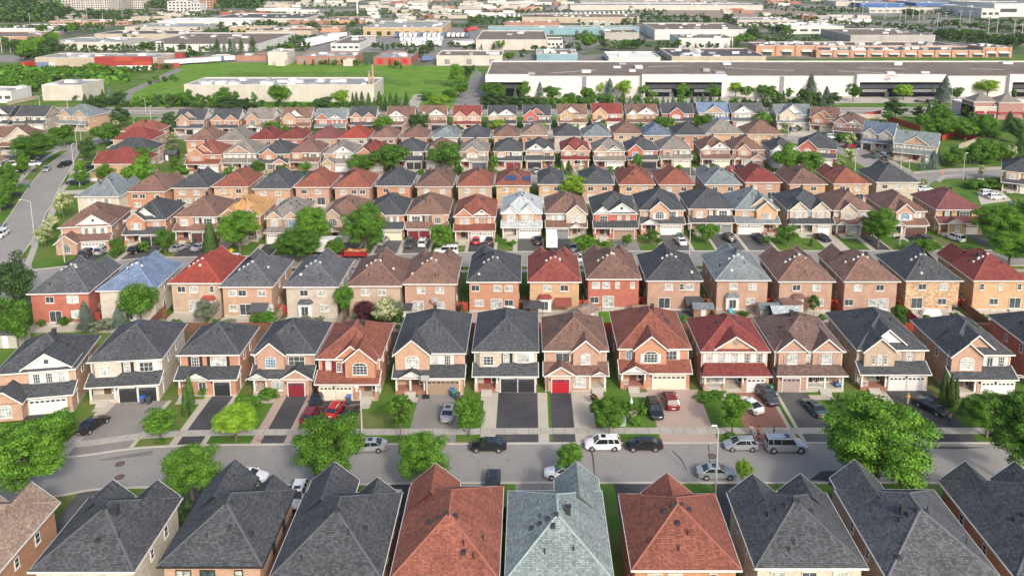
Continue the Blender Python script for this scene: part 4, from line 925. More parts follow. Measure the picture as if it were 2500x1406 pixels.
def leaves_mesh(name, P, N, size, mats, rng, midx=None):
    n = len(P); N = N+rng.normal(0, .3, (n, 3)); N /= np.linalg.norm(N, axis=1)[:, None]
    r = rng.normal(0, 1, (n, 3)); U = np.cross(N, r); U /= np.linalg.norm(U, axis=1)[:, None]; V = np.cross(N, U)
    s = (size*rng.uniform(.6, 1.35, n))[:, None]; k = rng.uniform(.55, .9, n)[:, None]
    q = np.stack([P-U*s, P-V*s*k*.8, P+U*s, P+V*s*k], 1).reshape(-1, 3)
    me = bpy.data.meshes.new(name); me.vertices.add(4*n); me.vertices.foreach_set('co', q.ravel().astype('f'))
    me.loops.add(4*n); me.loops.foreach_set('vertex_index', np.arange(4*n, dtype='i'))
    me.polygons.add(n); me.polygons.foreach_set('loop_start', np.arange(0, 4*n, 4, dtype='i')); me.polygons.foreach_set('loop_total', np.full(n, 4, 'i'))
    for m in mats: me.materials.append(m)
    if midx is not None: me.polygons.foreach_set('material_index', midx.astype('i'))
    me.update(); me.validate(); return me
def crown_pts(rng, n, nc, z0, z1, shape='r', flatk=.75):
    """clumps of leaves through a unit-wide crown from z0 to z1"""
    P, N = [], []; zc, hz = (z0+z1)/2, (z1-z0)/2
    C_ = []; ph = rng.uniform(0, 6.28, 3); cs = 1.0 if nc < 80 else .72
    while len(C_) < nc:
        p = rng.uniform(-1, 1, 3); r = np.linalg.norm(p)
        a_ = atan2(p[1], p[0]); lim = .80+.20*sin(2.6*a_+ph[0])*cos(2.2*p[2]+ph[1])+.10*sin(5*a_+ph[2])
        if r > lim: continue
        if shape == 'r' and (r > 1 or r < .35): continue
        if shape == 'v' and (r > 1 or r < .3 or (hypot(p[0], p[1]) > .55+.5*(p[2]+1)/2)): continue
        if shape == 'o' and (hypot(p[0], p[1]) > (1-max(0, p[2])**1.5)*1.0 or r < .3): continue
        C_.append((p[0]*.46, p[1]*.46, zc+p[2]*hz*.9, rng.uniform(.085, .16)*cs))
    w = np.array([c[3]**2 for c in C_]); w /= w.sum(); k = rng.choice(len(C_), n, p=w); C_ = np.array(C_)
    d = rng.normal(0, 1, (n, 3)); d[:, 2] = d[:, 2]*.8+.35; d /= np.linalg.norm(d, axis=1)[:, None]
    rr = C_[k, 3:4]*rng.uniform(.55, 1.12, (n, 1)); off = d*rr; off[:, 2] *= flatk
    off[:, :2] *= 1.1
    return C_[k, :3]+off, d, C_
TM = {}
def trunk_mesh(rng, C_, z0, r=.028, many=6, nm='trunk'):
    mb = MB(); top = (0, 0, z0+.12); mb.tube((0, 0, 0), (0, 0, z0*.9), r, r*.72, 7); mb.tube((0, 0, z0*.9), (rng.uniform(-.03,.03), 0, z0+.38), r*.72, r*.25, 6)
    for i in range(many):
        c = C_[rng.integers(len(C_))]; h = z0*rng.uniform(.75, 1.0)+.02; mid = (c[0]*.45, c[1]*.45, h+(c[2]-h)*.6)
        mb.tube((0, 0, h), mid, r*.45, r*.28, 5, cap=False); mb.tube(mid, tuple(c[:3]), r*.28, r*.08, 5, cap=False)
    return mb.mesh(nm, [BARK])
def tree_meshes(kind, var, lod):
    key = (kind, var, lod)
    if key in TM: return TM[key]
    rng = np.random.default_rng(abs(hash(kind)) % 1000 if 0 else sum(map(ord, kind))*17+var*101+lod)
    n = {0: 42000, 1: 9000, 2: 1500, 3: 420}[lod]; sz = {0: .0098, 1: .019, 2: .042, 3: .075}[lod]; col = kind[1]; sh = kind[0]; m = [LM_[col]]
    if sh in 'rvo':       # round, vase, ovate deciduous trees
        z0 = {'r': .22, 'v': .24, 'o': .20}[sh]; nc = {0: 120, 1: 48, 2: 26, 3: 18}[lod]
        P, N, C_ = crown_pts(rng, n, nc, z0, 1.0, sh, .42 if sh == 'v' else .75); mi = None
        if col == 'w': m = [LM_['w'], LM_['x']]; mi = (rng.random(n) < np.where(N[:, 2] > .25, .62, .12)).astype(int)
        cr = leaves_mesh('crown', P, N, sz, m, rng, mi); tr = trunk_mesh(rng, C_, z0+.05, many=7 if lod < 2 else 3)
    elif sh == 'k':       # spruce: tiers of drooping branches
        nt_ = 10; t = rng.integers(0, nt_, n); z = (t+rng.uniform(0, .9, n))/nt_; a = rng.uniform(0, 2*pi, n); nb = 9+(t % 3); ab = np.round(a/(2*pi)*nb)*2*pi/nb+t*1.3
        a = np.where(rng.random(n) < .65, ab+rng.normal(0, .12, n), a); R_ = (1-z)**.85*.48+.015; R_ = R_*(1+.28*np.sin(ab*3.7+t*2.3)); rr = R_*rng.uniform(.2, 1.12, n)**.6
        zz = .07+.93*z+(R_-rr)*.28-.05*rr; P = np.stack([rr*np.cos(a), rr*np.sin(a), np.clip(zz, .02, 1)], 1); N = np.stack([np.cos(a)*.5, np.sin(a)*.5, np.full(n, .8)], 1)
        cr = leaves_mesh('crown', P, N, sz*1.05, m, rng); tr = MB().tube((0, 0, 0), (0, 0, .8), .022, .008, 6).mesh('trunk', [BARK])
    elif sh == 'q':       # loose pine / dark spreading evergreen
        P, N, C_ = crown_pts(rng, n, {0: 60, 1: 44, 2: 26, 3: 16}[lod], .12, 1, 'o', .5); cr = leaves_mesh('crown', P, N, sz, m, rng); tr = trunk_mesh(rng, C_, .2, .022, 4)
    elif sh == 'c':       # columnar cedar
        z = rng.uniform(0, 1, n); a = rng.uniform(0, 2*pi, n); R_ = .5*np.clip(1.15*(1-z), 0, 1)**.55*np.clip(z*6+.65, 0, 1); rr = R_*(.8+.25*rng.random(n)+.06*np.sin(a*5+z*9))
        P = np.stack([rr*np.cos(a), rr*np.sin(a), z*.985+.01], 1); N = np.stack([np.cos(a), np.sin(a), np.full(n, .35)], 1)
        cr = leaves_mesh('crown', P, N, sz*1.15, m, rng); tr = MB().tube((0, 0, 0), (0, 0, .5), .05, .02, 6).mesh('trunk', [BARK])
    else:                 # b bush, h hedge
        P, N, C_ = crown_pts(rng, n, {0: 40, 1: 26, 2: 18, 3: 12}[lod], .0, 1.0, 'r', .85); P[:, 2] = np.abs(P[:, 2]); mi = None
        if col == 'w': m = [LM_['m'], LM_['x']]; mi = (rng.random(n) < .35).astype(int)
        cr = leaves_mesh('crown', P, N, sz*1.35, m, rng, mi); tr = None
    TM[key] = (cr, tr); return TM[key]
KN = dict(rb='leafy_tree', vb='leafy_tree', rm='leafy_tree', vm='leafy_tree', rd='leafy_tree', vd='leafy_tree', rl='leafy_tree', ob='leafy_tree', om='leafy_tree', od='leafy_tree', ol='leafy_tree', rw='flowering_tree', rp='plum_tree', ks='blue_spruce', kd='spruce_tree', kc='spruce_tree', qd='pine_tree', qm='pine_tree', ro='leafy_tree', ra='leafy_tree', oa='leafy_tree')
RT = random.Random(77)
NT = [0]
LEAFY = []
def tree(u, v, wpx, hpx, kind, label, group=None, lod=None, cat=None, dy=0):
    if KN.get(kind, 'leafy_tree' if kind[0] in 'rvo' else '') == 'leafy_tree': LEAFY.append((wpx*hpx, (u, v, wpx, hpx, kind, label, group, lod, cat, dy)))
    else: tree_(u, v, wpx, hpx, kind, label, group, lod, cat, dy)
def tree_(u, v, wpx, hpx, kind, label, group=None, lod=None, cat=None, dy=0, build=True):
    """foot at pixel (u, v); crown wpx wide and the whole hpx tall in photo pixels"""
    p = at(u, v); s = mpp(u, v); Y = p[1]+dy; wm = wpx*s; th = atan(H_CAM/Y); hm = hpx*s/cos(th)
    if kind[0] in 'rvoqb':
        lo, hi = .2*wm, 3*hm
        for _ in range(24):
            m_ = (lo+hi)/2; zc_, hz_ = (.62*m_, .38*m_) if kind[0] != 'b' else (.5*m_, .5*m_)
            if zc_*cos(th)+sqrt((hz_*cos(th))**2+(wm*.47*sin(th))**2) > hpx*s: hi = m_
            else: lo = m_
        hm = max(lo, (.42 if kind[0] != 'b' else .22)*wm)
    if lod is None: lod = 0 if wpx > 110 else 1 if wpx > 32 else 2 if wpx > 14 else 3
    if not build: return p[0], Y, wm, hm, kind
    nvar = {0: 2, 1: 3, 2: 3, 3: 3}[lod]; cr, tr = tree_meshes(kind, RT.randrange(nvar), lod)
    nm = KN.get(kind) or {'c': 'cedar_tree', 'b': 'shrub', 'h': 'hedge', 'k': 'spruce_tree', 'q': 'pine_tree'}.get(kind[0], 'leafy_tree')
    cat = cat or {'c': 'tree', 'b': 'shrub', 'h': 'hedge'}.get(kind[0], 'tree'); rz = RT.uniform(0, 6.28)
    if tr is None or lod >= 3:
        o = link(nm, cr, None, (p[0], Y, 0), rz)
        if tr is not None and lod >= 3:
            key = ('join', kind, id(cr))
            o = link(nm, cr, None, (p[0], Y, 0), rz) if 0 else o
        o.scale = (wm*1.04, wm*1.04, hm)
    else:
        o = empty(nm, (p[0], Y, 0), rz); o.scale = (wm*1.04, wm*1.04, hm); link('crown', cr, o); link('trunk', tr, o)
    tag(o, label, cat, group); NT[0] += 1; return o
G1 = 'street trees along the near street'
big = [
 (70,1240,235,218,'vb','huge bright green tree filling the lower left corner'), (150,1095,100,95,'vb','bright green tree behind the huge one at lower left'),
 (470,1222,160,140,'ob','bright round-topped tree left of the white sedan on the near street'), (812,1205,205,190,'rb','tall pale green maple rising over two charcoal roofs'),
 (1032,1192,148,140,'ob','pale green maple left of the rust roof peaks'), (1390,1172,72,92,'ob','small bright maple above the sage green roof'),
 (2135,1218,318,248,'vb','enormous bright green tree over the near street at right'), (2478,1190,190,225,'vm','darker green tree at the right edge over the near street'),
 (2408,1066,140,112,'vb','bright green tree on the boulevard near the right edge'), (1812,1187,46,62,'rl','small round bright tree beside the silver sedan'),
 (392,1072,96,78,'vb','thin bright green tree on the boulevard, first from left'), (577,1076,128,92,'vl','lime green spreading tree beside the dark driveway'),
 (978,1071,74,108,'vb','sparse young tree in a round bed beside the pale driveway'), (1146,1066,84,100,'ob','young tree left of the wide asphalt driveway with concrete borders'),
 (1487,1062,90,90,'rb','round green tree over the dense front garden'), (1787,1062,86,100,'vb','young tree behind the silver hatchback'),
 (455,1290,60,70,'bd','dark bush beside the bright tree above the charcoal roofs'),
 (1240,1300,38,60,'bd','dark round bush between the rust and sage green roofs'),
]
for q in big: tree(*q, group=G1)
def many(rows, group):
    for q in rows: tree(*q, group=group)
many([(42,775,105,150,'rd','big dark tree left of the red brick house back'),(20,815,90,95,'rm','mid green tree at the left edge below the big dark one'),(45,850,80,100,'rm','lighter green tree at the left edge above the grey shed'),
 (345,795,100,108,'rm','broad green tree in front of the blue-roofed house back'),(292,802,42,55,'ka','pale blue-green conifer beside the broad tree') if 0 else (292,802,42,55,'ks','pale blue-green conifer beside the broad tree'),
 (211,806,44,70,'ks','pale grey-green conifer in front of the red brick house'),(222,780,24,66,'cc','tall narrow cedar at the red brick house corner'),(212,785,16,42,'cc','small narrow cedar beside the tall one, red brick house'),
 (235,812,40,32,'ba','pale tan-green shrub at the garden edge, left'),(262,806,42,34,'ba','second pale shrub in the left back gardens'),(505,792,66,64,'va' if 0 else 'oa','sparse pale tree before the bright red-roofed house back'),
 (655,796,68,40,'vm','low spreading tree behind the pink brick house'),(843,780,48,86,'rm','upright green tree left of the purple plum tree'),(893,795,60,60,'rp','dark purple plum tree in the back yards'),
 (940,800,78,78,'rw','white-flowering shrub tree behind the rust-roofed house'),(962,790,56,60,'ra','pale green tree beside the white-flowering one'),(975,806,36,44,'bc','dark bush right of the white-flowering tree'),
 (1128,768,12,26,'cc','tiny cedar at the corner of the orange brick house back'),(2192,806,44,66,'cd' if 0 else 'om','dark green pointed tree between two charcoal roofs'),(1987,770,30,56,'om','small upright tree in front of a pink brick house back'),
 (1770,776,30,14,'bm','low green planting in a back yard beside the turquoise chair'),(1815,772,36,14,'bm','low green planting along a back wall, middle row'),(2110,765,50,16,'bm','low shrubs behind the sixth-last house back'),
 (1665,800,28,26,'bm','green bush between the rust and crimson roofs'),(165,775,20,10,'bm','tiny shrub beside the left patio'),(395,795,30,20,'ba','pale low shrub by the fence of the blue-roofed house')],
 'trees and shrubs in the back gardens')
many([(465,992,24,72,'cc','tall cedar on the left of the pair beside the dark driveway'),(455,1014,22,62,'cc','shorter front cedar of the pair beside the dark driveway'),
 (2302,985,22,76,'cc','tall cedar, left of the cluster beside the black car'),(2318,992,22,74,'cc','middle cedar of the cluster near the right edge'),(2331,985,18,60,'cc','right cedar of the cluster near the right edge'),
 (2348,1012,26,38,'kd','small dark spruce beside the cedar cluster'),(2046,986,14,26,'kc','small cone-shaped evergreen, middle one of three'),(2067,985,16,26,'kc','small cone-shaped evergreen, right one of three'),(2031,988,14,18,'bm','small round evergreen left of two cones'),
 (600,1000,66,40,'bb','large bright bush behind the lime green tree'),(660,972,58,30,'bm','row of clipped round bushes under the pink brick bay window'),(635,995,16,18,'bm','tiny clipped bush beside the pink paver path'),
 (1462,1032,46,62,'bm','left bush of the dense front garden'),(1500,995,46,30,'bm','back bush of the dense front garden'),(1535,1000,40,26,'bm','right bush of the dense front garden'),(1553,1035,40,20,'bb','low bright hedge at the front garden edge'),
 (1545,1022,30,22,'bw','white-flowering shrub beside the garden statue'),(1568,1015,24,34,'bb','bright bush left of the black parked suv'),(1450,985,20,24,'rp','small purple-leaved plant by the porch'),(1720,975,50,20,'bm','low bush row in front of the crimson-roofed house'),
 (1750,968,50,18,'bm','second low bush row before the crimson-roofed house'),(500,965,34,26,'bm','shrubs beneath the window behind the cedars'),(2440,1068,40,24,'bm','leafy planting below the tree at the right edge'),
 (395,1078,30,12,'bm','ring of planting at the foot of the first boulevard tree'),(1787,1066,30,12,'bm','ring of planting at the foot of the tree behind the hatchback')],
 'hedges and shrubs in the front gardens')
G2 = 'trees along the middle street'
many([(285,632,36,58,'om','small dark tree beside two parked suvs'),(404,624,56,66,'rm','young tree in a white stone ring'),(515,615,36,70,'cc','pair of broad cedars beside the brown driveway'),(586,616,118,108,'rb','broad bright tree on a lawn with a yellow shrub'),
 (562,620,22,16,'by','bright yellow shrub on the lawn beside the broad tree'),(765,612,118,112,'rb','broad bright tree left of the dump truck'),(728,640,125,86,'rm','lower wide tree before the white box trailer'),(893,628,128,138,'rm','dense tall tree right of the dump truck'),
 (1078,614,62,70,'rb','round tree beside the cedar and a white suv'),(1098,612,22,66,'cc','tall cedar right of the round tree'),(1425,622,54,52,'vb','small spreading tree beside the box truck'),(1592,598,44,40,'vm','thin young tree before the double garage'),
 (1727,597,58,54,'rm','young tree in front of the dark double garage'),(1687,578,20,22,'bd','dark clipped bush by the lamp post'),(1923,601,54,56,'rm','young tree on the round lawn'),(1980,601,14,20,'cd' if 0 else 'kd','tiny dark conifer on the round lawn'),
 (2143,603,112,100,'rb','broad tree at the centre right of the middle street'),(2255,622,80,44,'rb','low bright tree over a charcoal roof'),(2462,652,130,92,'rb','bright tree at the right edge, lower one'),(2438,608,130,112,'rb','bright tree at the right edge, upper one'),(2500,600,100,120,'rm','tree cut by the right edge behind the bright pair'),
 (1455,598,26,16,'bm','green flower-bed shrubs by the white column porch'),(1478,600,20,14,'bm','shrubs beside the stone path'),(1252,598,24,14,'bb','yellow-green shrubs under the silver-roofed house'),(835,582,12,18,'bp','small red shrub') if 0 else (1165,592,14,14,'bm','tiny shrub at the golden porch'),
 (1648,655,16,10,'bm','shrub at the kerb behind the roofs'),(2192,584,16,10,'bp','small dark red shrub near the lamp post'),(1612,592,20,14,'bm','small shrub beside the red flower bed')], G2)
many([(157,540,48,76,'rw','white-blossoming tree, topmost of three beside the left street'),(128,572,44,52,'rw','white-blossoming tree, middle of three beside the left street'),(112,604,48,58,'rw','white-blossoming tree, lowest of three beside the left street'),
 (345,470,92,90,'rb','bright double-crowned tree before the red-roofed house'),(338,430,80,74,'rb','bright tree behind the double-crowned one'),(258,445,52,48,'rb','small bright tree before the red-roofed gable house'),
 (215,394,46,58,'rd','dark round tree beside the left street'),(198,428,34,38,'rb','small bright tree left of parked cars'),(255,356,78,56,'rm','wide tree between the left street and the corner'),(200,455,46,44,'rm','tree beside the lamp post on the left street'),
 (85,402,120,82,'rm','very wide tree at upper left above parked white cars'),(158,362,58,62,'vm','vase-shaped tree at the upper left crossing'),(60,428,34,56,'rb','narrow bright tree between two white suvs'),(20,470,60,76,'om','mid green tree at the left edge beside driveways'),(8,500,48,60,'rm','tree cut by the left edge beside driveways'),
 (42,420,40,20,'bm','shrub between the left driveways'),(292,350,46,36,'rb','bright shrub tree by the curving corner'),(295,312,56,56,'qd','big dark pine right of the upper left corner house'),(284,315,26,24,'rw','white-blossoming bush in front of the dark pine'),
 (418,330,52,62,'qd','dark pine beside the farthest row at left'),(392,325,30,34,'rw','white-blossoming tree left of the farthest row'),(420,352,28,30,'rw','white-blossoming tree before the taupe roofs at left'),(405,345,30,18,'bm','shrub at the corner of the farthest row')], 'trees beside the left street')
many([(632,436,38,46,'rm','tree in front of the orange brick house, third street left'),(745,430,36,36,'vb','spreading young tree, third street left'),(880,428,78,52,'rm','low dark green tree beside the tall pair'),(955,424,92,78,'rm','tall broad tree, left of the pair on the third street'),
 (1085,424,92,78,'rm','tall broad tree, right of the pair on the third street'),(1207,424,26,46,'rm','narrow tree above the solar panel roof'),(1372,430,14,34,'cc','cedar left of a small conifer on the third street'),(1388,430,30,38,'kc','small conifer on the third street lawn'),(1555,422,30,52,'om','upright tree before the red brick house'),
 (1692,404,26,36,'om','upright tree between two right-hand houses'),(1920,425,82,76,'rb','bright tree, left of the pair at right'),(1975,430,76,66,'rb','bright tree, right of the pair at right'),(1400,496,76,70,'rl','lime green round tree between two charcoal roofs'),
 (1330,432,22,14,'bb','shrub beside the silver car on the third street'),(1025,428,22,16,'bm','shrub between the tall pair of trees'),(1430,420,18,14,'bm','low shrub in front of the taupe-roofed house'),(1515,425,18,20,'rb','small bright tree by a driveway, third street'),
 (745,358,16,24,'rm','small tree between back yards at left'),(365,360,30,30,'om','olive tree behind the left cluster'),(425,372,34,26,'ra','pale tree left of the orange brick house back'),(425,415,30,36,'rm','tree beside the yard shelter, left'),(440,425,40,22,'bb','bright shrubs by the red fence, left'),
 (392,478,10,22,'cc','small pair of cedars at the orange brick house back')], 'trees along the third street')
many([(505,322,30,22,'rb','small bright tree, farthest street far left'),(665,330,50,36,'rb','bright tree between the first and second third of the farthest street'),(700,330,34,24,'rb','bright tree right of its twin on the farthest street'),(765,330,22,20,'rb','small bright shrub tree on the farthest street'),
 (935,326,54,44,'rb','bright tree in front of the crimson roofs, farthest street'),(1025,330,56,56,'rd','dark round tree on the farthest street'),(1118,325,28,18,'rb','small bright tree left of a cedar'),(1190,322,10,30,'cc','cedar on the farthest street'),
 (1215,322,38,34,'rl','lime tree right of the cedar on the farthest street'),(1322,320,30,22,'rl','lime tree before the red brick house, farthest street'),(1471,318,24,24,'rb','small bright tree before the round bay'),(1560,320,26,24,'rm','small tree between two brown-roofed houses'),
 (1617,325,58,44,'rm','broad tree before the charcoal-roofed red house'),(1718,322,64,46,'rm','broad tree before the blue-roofed house'),(1860,312,66,42,'rb','wide bright tree before the dark brick house'),(1803,330,12,18,'od','tiny dark tree by the brown brick house'),
 (1918,330,26,34,'rw','white-blossoming tree by the right bend'),(2075,365,26,44,'rw','white-blossoming tree on the bend lawn, left'),(2075,408,28,50,'rw','white-blossoming tree beside the lamp post'),(2050,410,26,24,'rw','white-blossoming tree behind the maroon roofs'),
 (2053,352,32,30,'rm','small tree before the brown-roofed houses on the bend'),(2137,388,18,14,'bs','pale round shrub on the bend lawn'),(2255,464,22,30,'rw','white-blossoming tree behind the charcoal corner roof'),(1948,320,24,14,'bm','shrubs beside the drive at the right bend')], 'trees along the fourth street')
many([(2277,413,34,46,'ks','blue spruce in front of the corner house'),(2252,416,18,38,'ks','dark narrow spruce left of the blue spruce'),(2291,398,18,30,'ks','small blue spruce behind the corner one'),(2330,408,60,36,'rb','bright shrubs right of the corner house'),(2395,400,80,70,'rm','broad tree behind the shrubs at right'),
 (2465,396,34,42,'rw','white-blossoming tree near the right edge'),(2385,402,26,36,'rw','white-blossoming tree at the centre of the right lawn'),(2395,434,20,32,'rw','small white-blossoming street tree at right'),(2452,385,40,36,'rm','green shrub tree near the right edge'),(2488,395,40,70,'kd','tall conifer at the right edge'),
 (2385,462,60,26,'bm','dark hedge bank beside the right street'),(2395,458,26,26,'rw','white blossom inside the hedge bank'),(2425,462,60,30,'bm','green hedge bank right of the blossom'),(2475,450,40,36,'bm','dark bush above the right edge house'),
 (2185,290,62,52,'qd','big dark pine beside the deep red fence'),(2165,298,30,30,'rm','light tree at the foot of the dark pine'),(2240,292,34,36,'qd','dark spruce above the deep red fence'),(2265,298,26,44,'kd','slim spruce above the deep red fence'),(2250,316,46,40,'rb','bright tree behind the deep red fence'),
 (2295,312,62,60,'rb','bright tall shrub between two red fences'),(2315,318,50,40,'rb','second bright shrub between two red fences'),(2358,286,24,30,'rm','small round tree by the main road'),(2395,335,70,60,'rb','pale green tree behind the lawn fence'),(2420,340,56,36,'rb','low bright tree behind the lawn fence'),
 (2462,318,36,46,'kd','conifer beside the pink-brick shops'),(2480,350,56,66,'qd','dark pine at the right edge'),(2370,296,22,26,'bd','dark shrub left of the shops'),(2350,320,40,20,'ba','pale shrub by the pale path')], 'trees at upper right')
# ---------------------------------------------------------------- vehicles
PAINT = dict(white=(.78,.78,.77), silver=(.46,.48,.50), grey=(.13,.14,.15), black=(.012,.013,.015), red=(.42,.015,.02), maroon=(.17,.012,.02), darkgrey=(.05,.055,.06), green=(.05,.09,.085), blue=(.04,.10,.35), pale=(.40,.45,.46))
def paint(c):
    k = 'car_paint_'+c
    if k in MC: return MC[k]
    m, nt, b, L = nodes(k); b.inputs['Base Color'].default_value = (*PAINT[c], 1); b.inputs['Roughness'].default_value = .28
    b.inputs['Metallic'].default_value = .5 if c in ('silver', 'grey', 'pale') else .05; b.inputs['Coat Weight'].default_value = .6; b.inputs['Coat Roughness'].default_value = .06
    f = noise(nt, geo_pos(nt), 1.3, 2); L(ramp(nt, f, [(.3, mul(PAINT[c], .93)), (.7, mul(PAINT[c], 1.05))]), b.inputs['Base Color'])
    MC[k] = m; return m
TYRE = flat('tyre_rubber', (.015,.015,.016), .8); RIM = flat('alloy_rim', (.42,.43,.45), .3, .1, metal=.8); HLM = flat('headlight_glass', (.75,.77,.78), .1); TLM = flat('taillight_red', (.35,.01,.01), .25)
SHAPES = {  # length, half width, height, wheel radius, hood cowl x, nose/cowl/belt/tail heights, greenhouse base front/rear, roof front/rear
 'sedan': (4.8,.91,1.45,.33, (.66,.93,.97,.95), (1.12,-1.78), (.30,-.98)),
 'suv': (4.65,.93,1.70,.36, (.80,1.03,1.07,1.05), (1.20,-2.22), (.48,-1.82)),
 'hatch': (4.35,.88,1.52,.32, (.68,.95,1.0,1.0), (1.22,-2.02), (.35,-1.50)),
 'coupe': (4.75,.92,1.42,.35, (.64,.90,.96,.96), (1.05,-1.95), (.15,-.80)),
 'bigsuv': (5.25,1.0,1.93,.42, (.98,1.17,1.22,1.2), (1.22,-2.5), (.70,-2.38)),
 'van': (5.0,.97,1.76,.34, (.75,1.05,1.08,1.08), (1.7,-2.4), (.75,-2.15))}
CARP = {}
def car_proto(kind, col):
    if (kind, col) in CARP: return copy_tree(CARP[kind, col])
    L_, w, H_, r, (zn, zc, zb, zt), (g0, g1), (r0, r1) = SHAPES[kind]; h = L_/2; P = paint(col)
    o = empty('car', (0, 0, 0)); CARP[kind, col] = o
    st = [(h, w*.70, .36, zn-.18, zn-.12), (h-.12, w*.86, .26, zn-.06, zn+.02), (h-.55, w*.98, .20, zn+.08, zn+.13), (g0, w, .19, zc-.03, zc+.04), (g0*.3+g1*.7, w, .19, zb-.02, zb+.04), (g1+.05, w*.985, .19, zb, zb+.05),
          (-h+.4, w*.96, .22, zt-.03, zt+.02), (-h+.08, w*.86, .28, zt-.10, zt-.05), (-h, w*.74, .38, zt-.22, zt-.18)]
    b = MB(); rr = []
    for x, ww, z0, z1, z2 in st:
        q = [(ww*.84, z0), (ww*.99, z0+.13), (ww, z0+(z1-z0)*.62), (ww*.965, z1-.02), (ww*.86, z1+.025), (0, z2)]
        rr.append([(x, y, z) for y, z in q]+[(x, -y, z) for y, z in q[-2::-1]])
    b.rings(rr)
    body = b.build('body', [P], o, smooth=True, weld=True)
    yb, yt = w*.90, w*.70; zb2 = zb-.02
    A_ = [(g0, -yb, zc), (g0, yb, zc), (g1, yb, zb2), (g1, -yb, zb2)]; T_ = [(r0, -yt, H_-.09), (r0, yt, H_-.09), (r1, yt, H_-.09), (r1, -yt, H_-.09)]
    MB().hexa(A_[::-1], T_[::-1]).build('windows', [CARGL], o)
    rf = MB(); T2 = [(r0+.06, -yt-.03, H_-.1), (r0+.06, yt+.03, H_-.1), (r1-.06, yt+.03, H_-.1), (r1-.06, -yt-.03, H_-.1)]; T3 = [(r0-.12, -yt+.12, H_), (r0-.12, yt-.12, H_), (r1+.15, yt-.12, H_-.01), (r1+.15, -yt+.12, H_-.01)]
    rf.hexa(T2[::-1], T3[::-1])
    for a, t in zip(A_, T2): rf.tube((a[0], a[1]*1.005, a[2]), t, .045, .04, 5)
    xm = (r0+r1)/2*.6+(g0+g1)/2*.4
    for s in (-1, 1):
        rf.tube((xm, s*yb*1.0, zb2), (xm, s*yt*1.02, H_-.1), .04, n=4)
        if kind in ('suv', 'bigsuv', 'van', 'hatch'): rf.tube((g1+.75, s*yb, zb2), (r1+.55, s*yt*1.02, H_-.1), .05, n=4)
    rf.build('roof_panel', [P], o, smooth=False)
    if kind in ('suv', 'bigsuv', 'sedan') : MB().box(r0-.85, r0-.25, -yt*.6, yt*.6, H_-.02, H_+.006).build('sunroof', [CARGL], o)
    if kind == 'bigsuv' or kind == 'van':
        for s in (-1, 1): MB().tube((r0-.1, s*(yt-.08), H_+.05), (r1+.2, s*(yt-.08), H_+.05), .03, n=5).build('roof_rail', [METAL], o)
    wx = (h-.92, -h+.88 if kind != 'sedan' else -h+1.02)
    if 'w%s' % r not in CARP:
        ty, ri = MB(), MB(); n = 16
        ty.rings([[(rad*cos(2*pi*i/n), y, rad*sin(2*pi*i/n)) for i in range(n)] for rad, y in ((r*.62,-.11),(r*.93,-.115),(r,-.08),(r,.08),(r*.93,.115),(r*.62,.11))])
        ri.rings([[(rad*cos(2*pi*i/n), y, rad*sin(2*pi*i/n)) for i in range(n)] for rad, y in ((r*.64,-.118),(r*.58,-.10),(r*.58,.10),(r*.64,.118))])
        for i in range(5):
            a = 2*pi*i/5
            for y in (-.121, .121): ri.tube((0, y, 0), (r*.6*cos(a), y*.98, r*.6*sin(a)), .035, .03, 4)
        CARP['w%s' % r] = (ty.mesh('wheel', [TYRE], True), ri.mesh('rim', [RIM])); CARP['a%s' % r] = MB().rings([[((r+.06)*cos(2*pi*i/n), y, (r+.06)*sin(2*pi*i/n)) for i in range(n)] for y in (-.01, .01)]).mesh('wheel_arch', [BLK])
    tm, rm = CARP['w%s' % r]
    for x in wx:
        for s in (-1, 1):
            wl = link('wheel', tm, o, (x, s*(w-.115), r)); link('rim', rm, wl); link('wheel_arch', CARP['a%s' % r], o, (x, s*(w*.985), r+.02))
    for s in (-1, 1):
        MB().hexa([(h-.32, s*w*.62-.17, zn-.16), (h-.10, s*w*.62-.17, zn-.16), (h-.26, s*w*.62+.17, zn-.16), (h-.45, s*w*.62+.17, zn-.16)][::1], [(h-.42, s*w*.62-.17, zn+.03), (h-.12, s*w*.62-.17, zn-.02), (h-.28, s*w*.62+.17, zn-.02), (h-.5, s*w*.62+.17, zn+.03)]).build('headlight', [HLM], o)
        MB().box(-h-.01+.03, -h+.2, s*w*.68-.17, s*w*.68+.17, zt-.30, zt-.10).build('taillight', [TLM], o)
        MB().box(g0-.25, g0-.08, s*(w+.12)-.09, s*(w+.12)+.09, zc-.02, zc+.12).build('wing_mirror', [P], o)
    MB().box(-h-.015, -h+.1, -.26, .26, .48, .60).build('licence_plate', [TRIM], o); MB().box(h-.06, h+.012, -w*.55, w*.55, .33, zn-.2).build('grille', [BLK], o)
    return o
RC = random.Random(9)
def car(u, v, kind, col, head, label, group='parked cars', name='parked_car', cat='car'):
    p = at(u, v); o = car_proto(kind, col); o.name = name; o.location = (p[0], p[1], .012); o.rotation_euler = (0, 0, radians(head)); tag(o, label, cat, group); return o
g = 'cars parked along the near street'
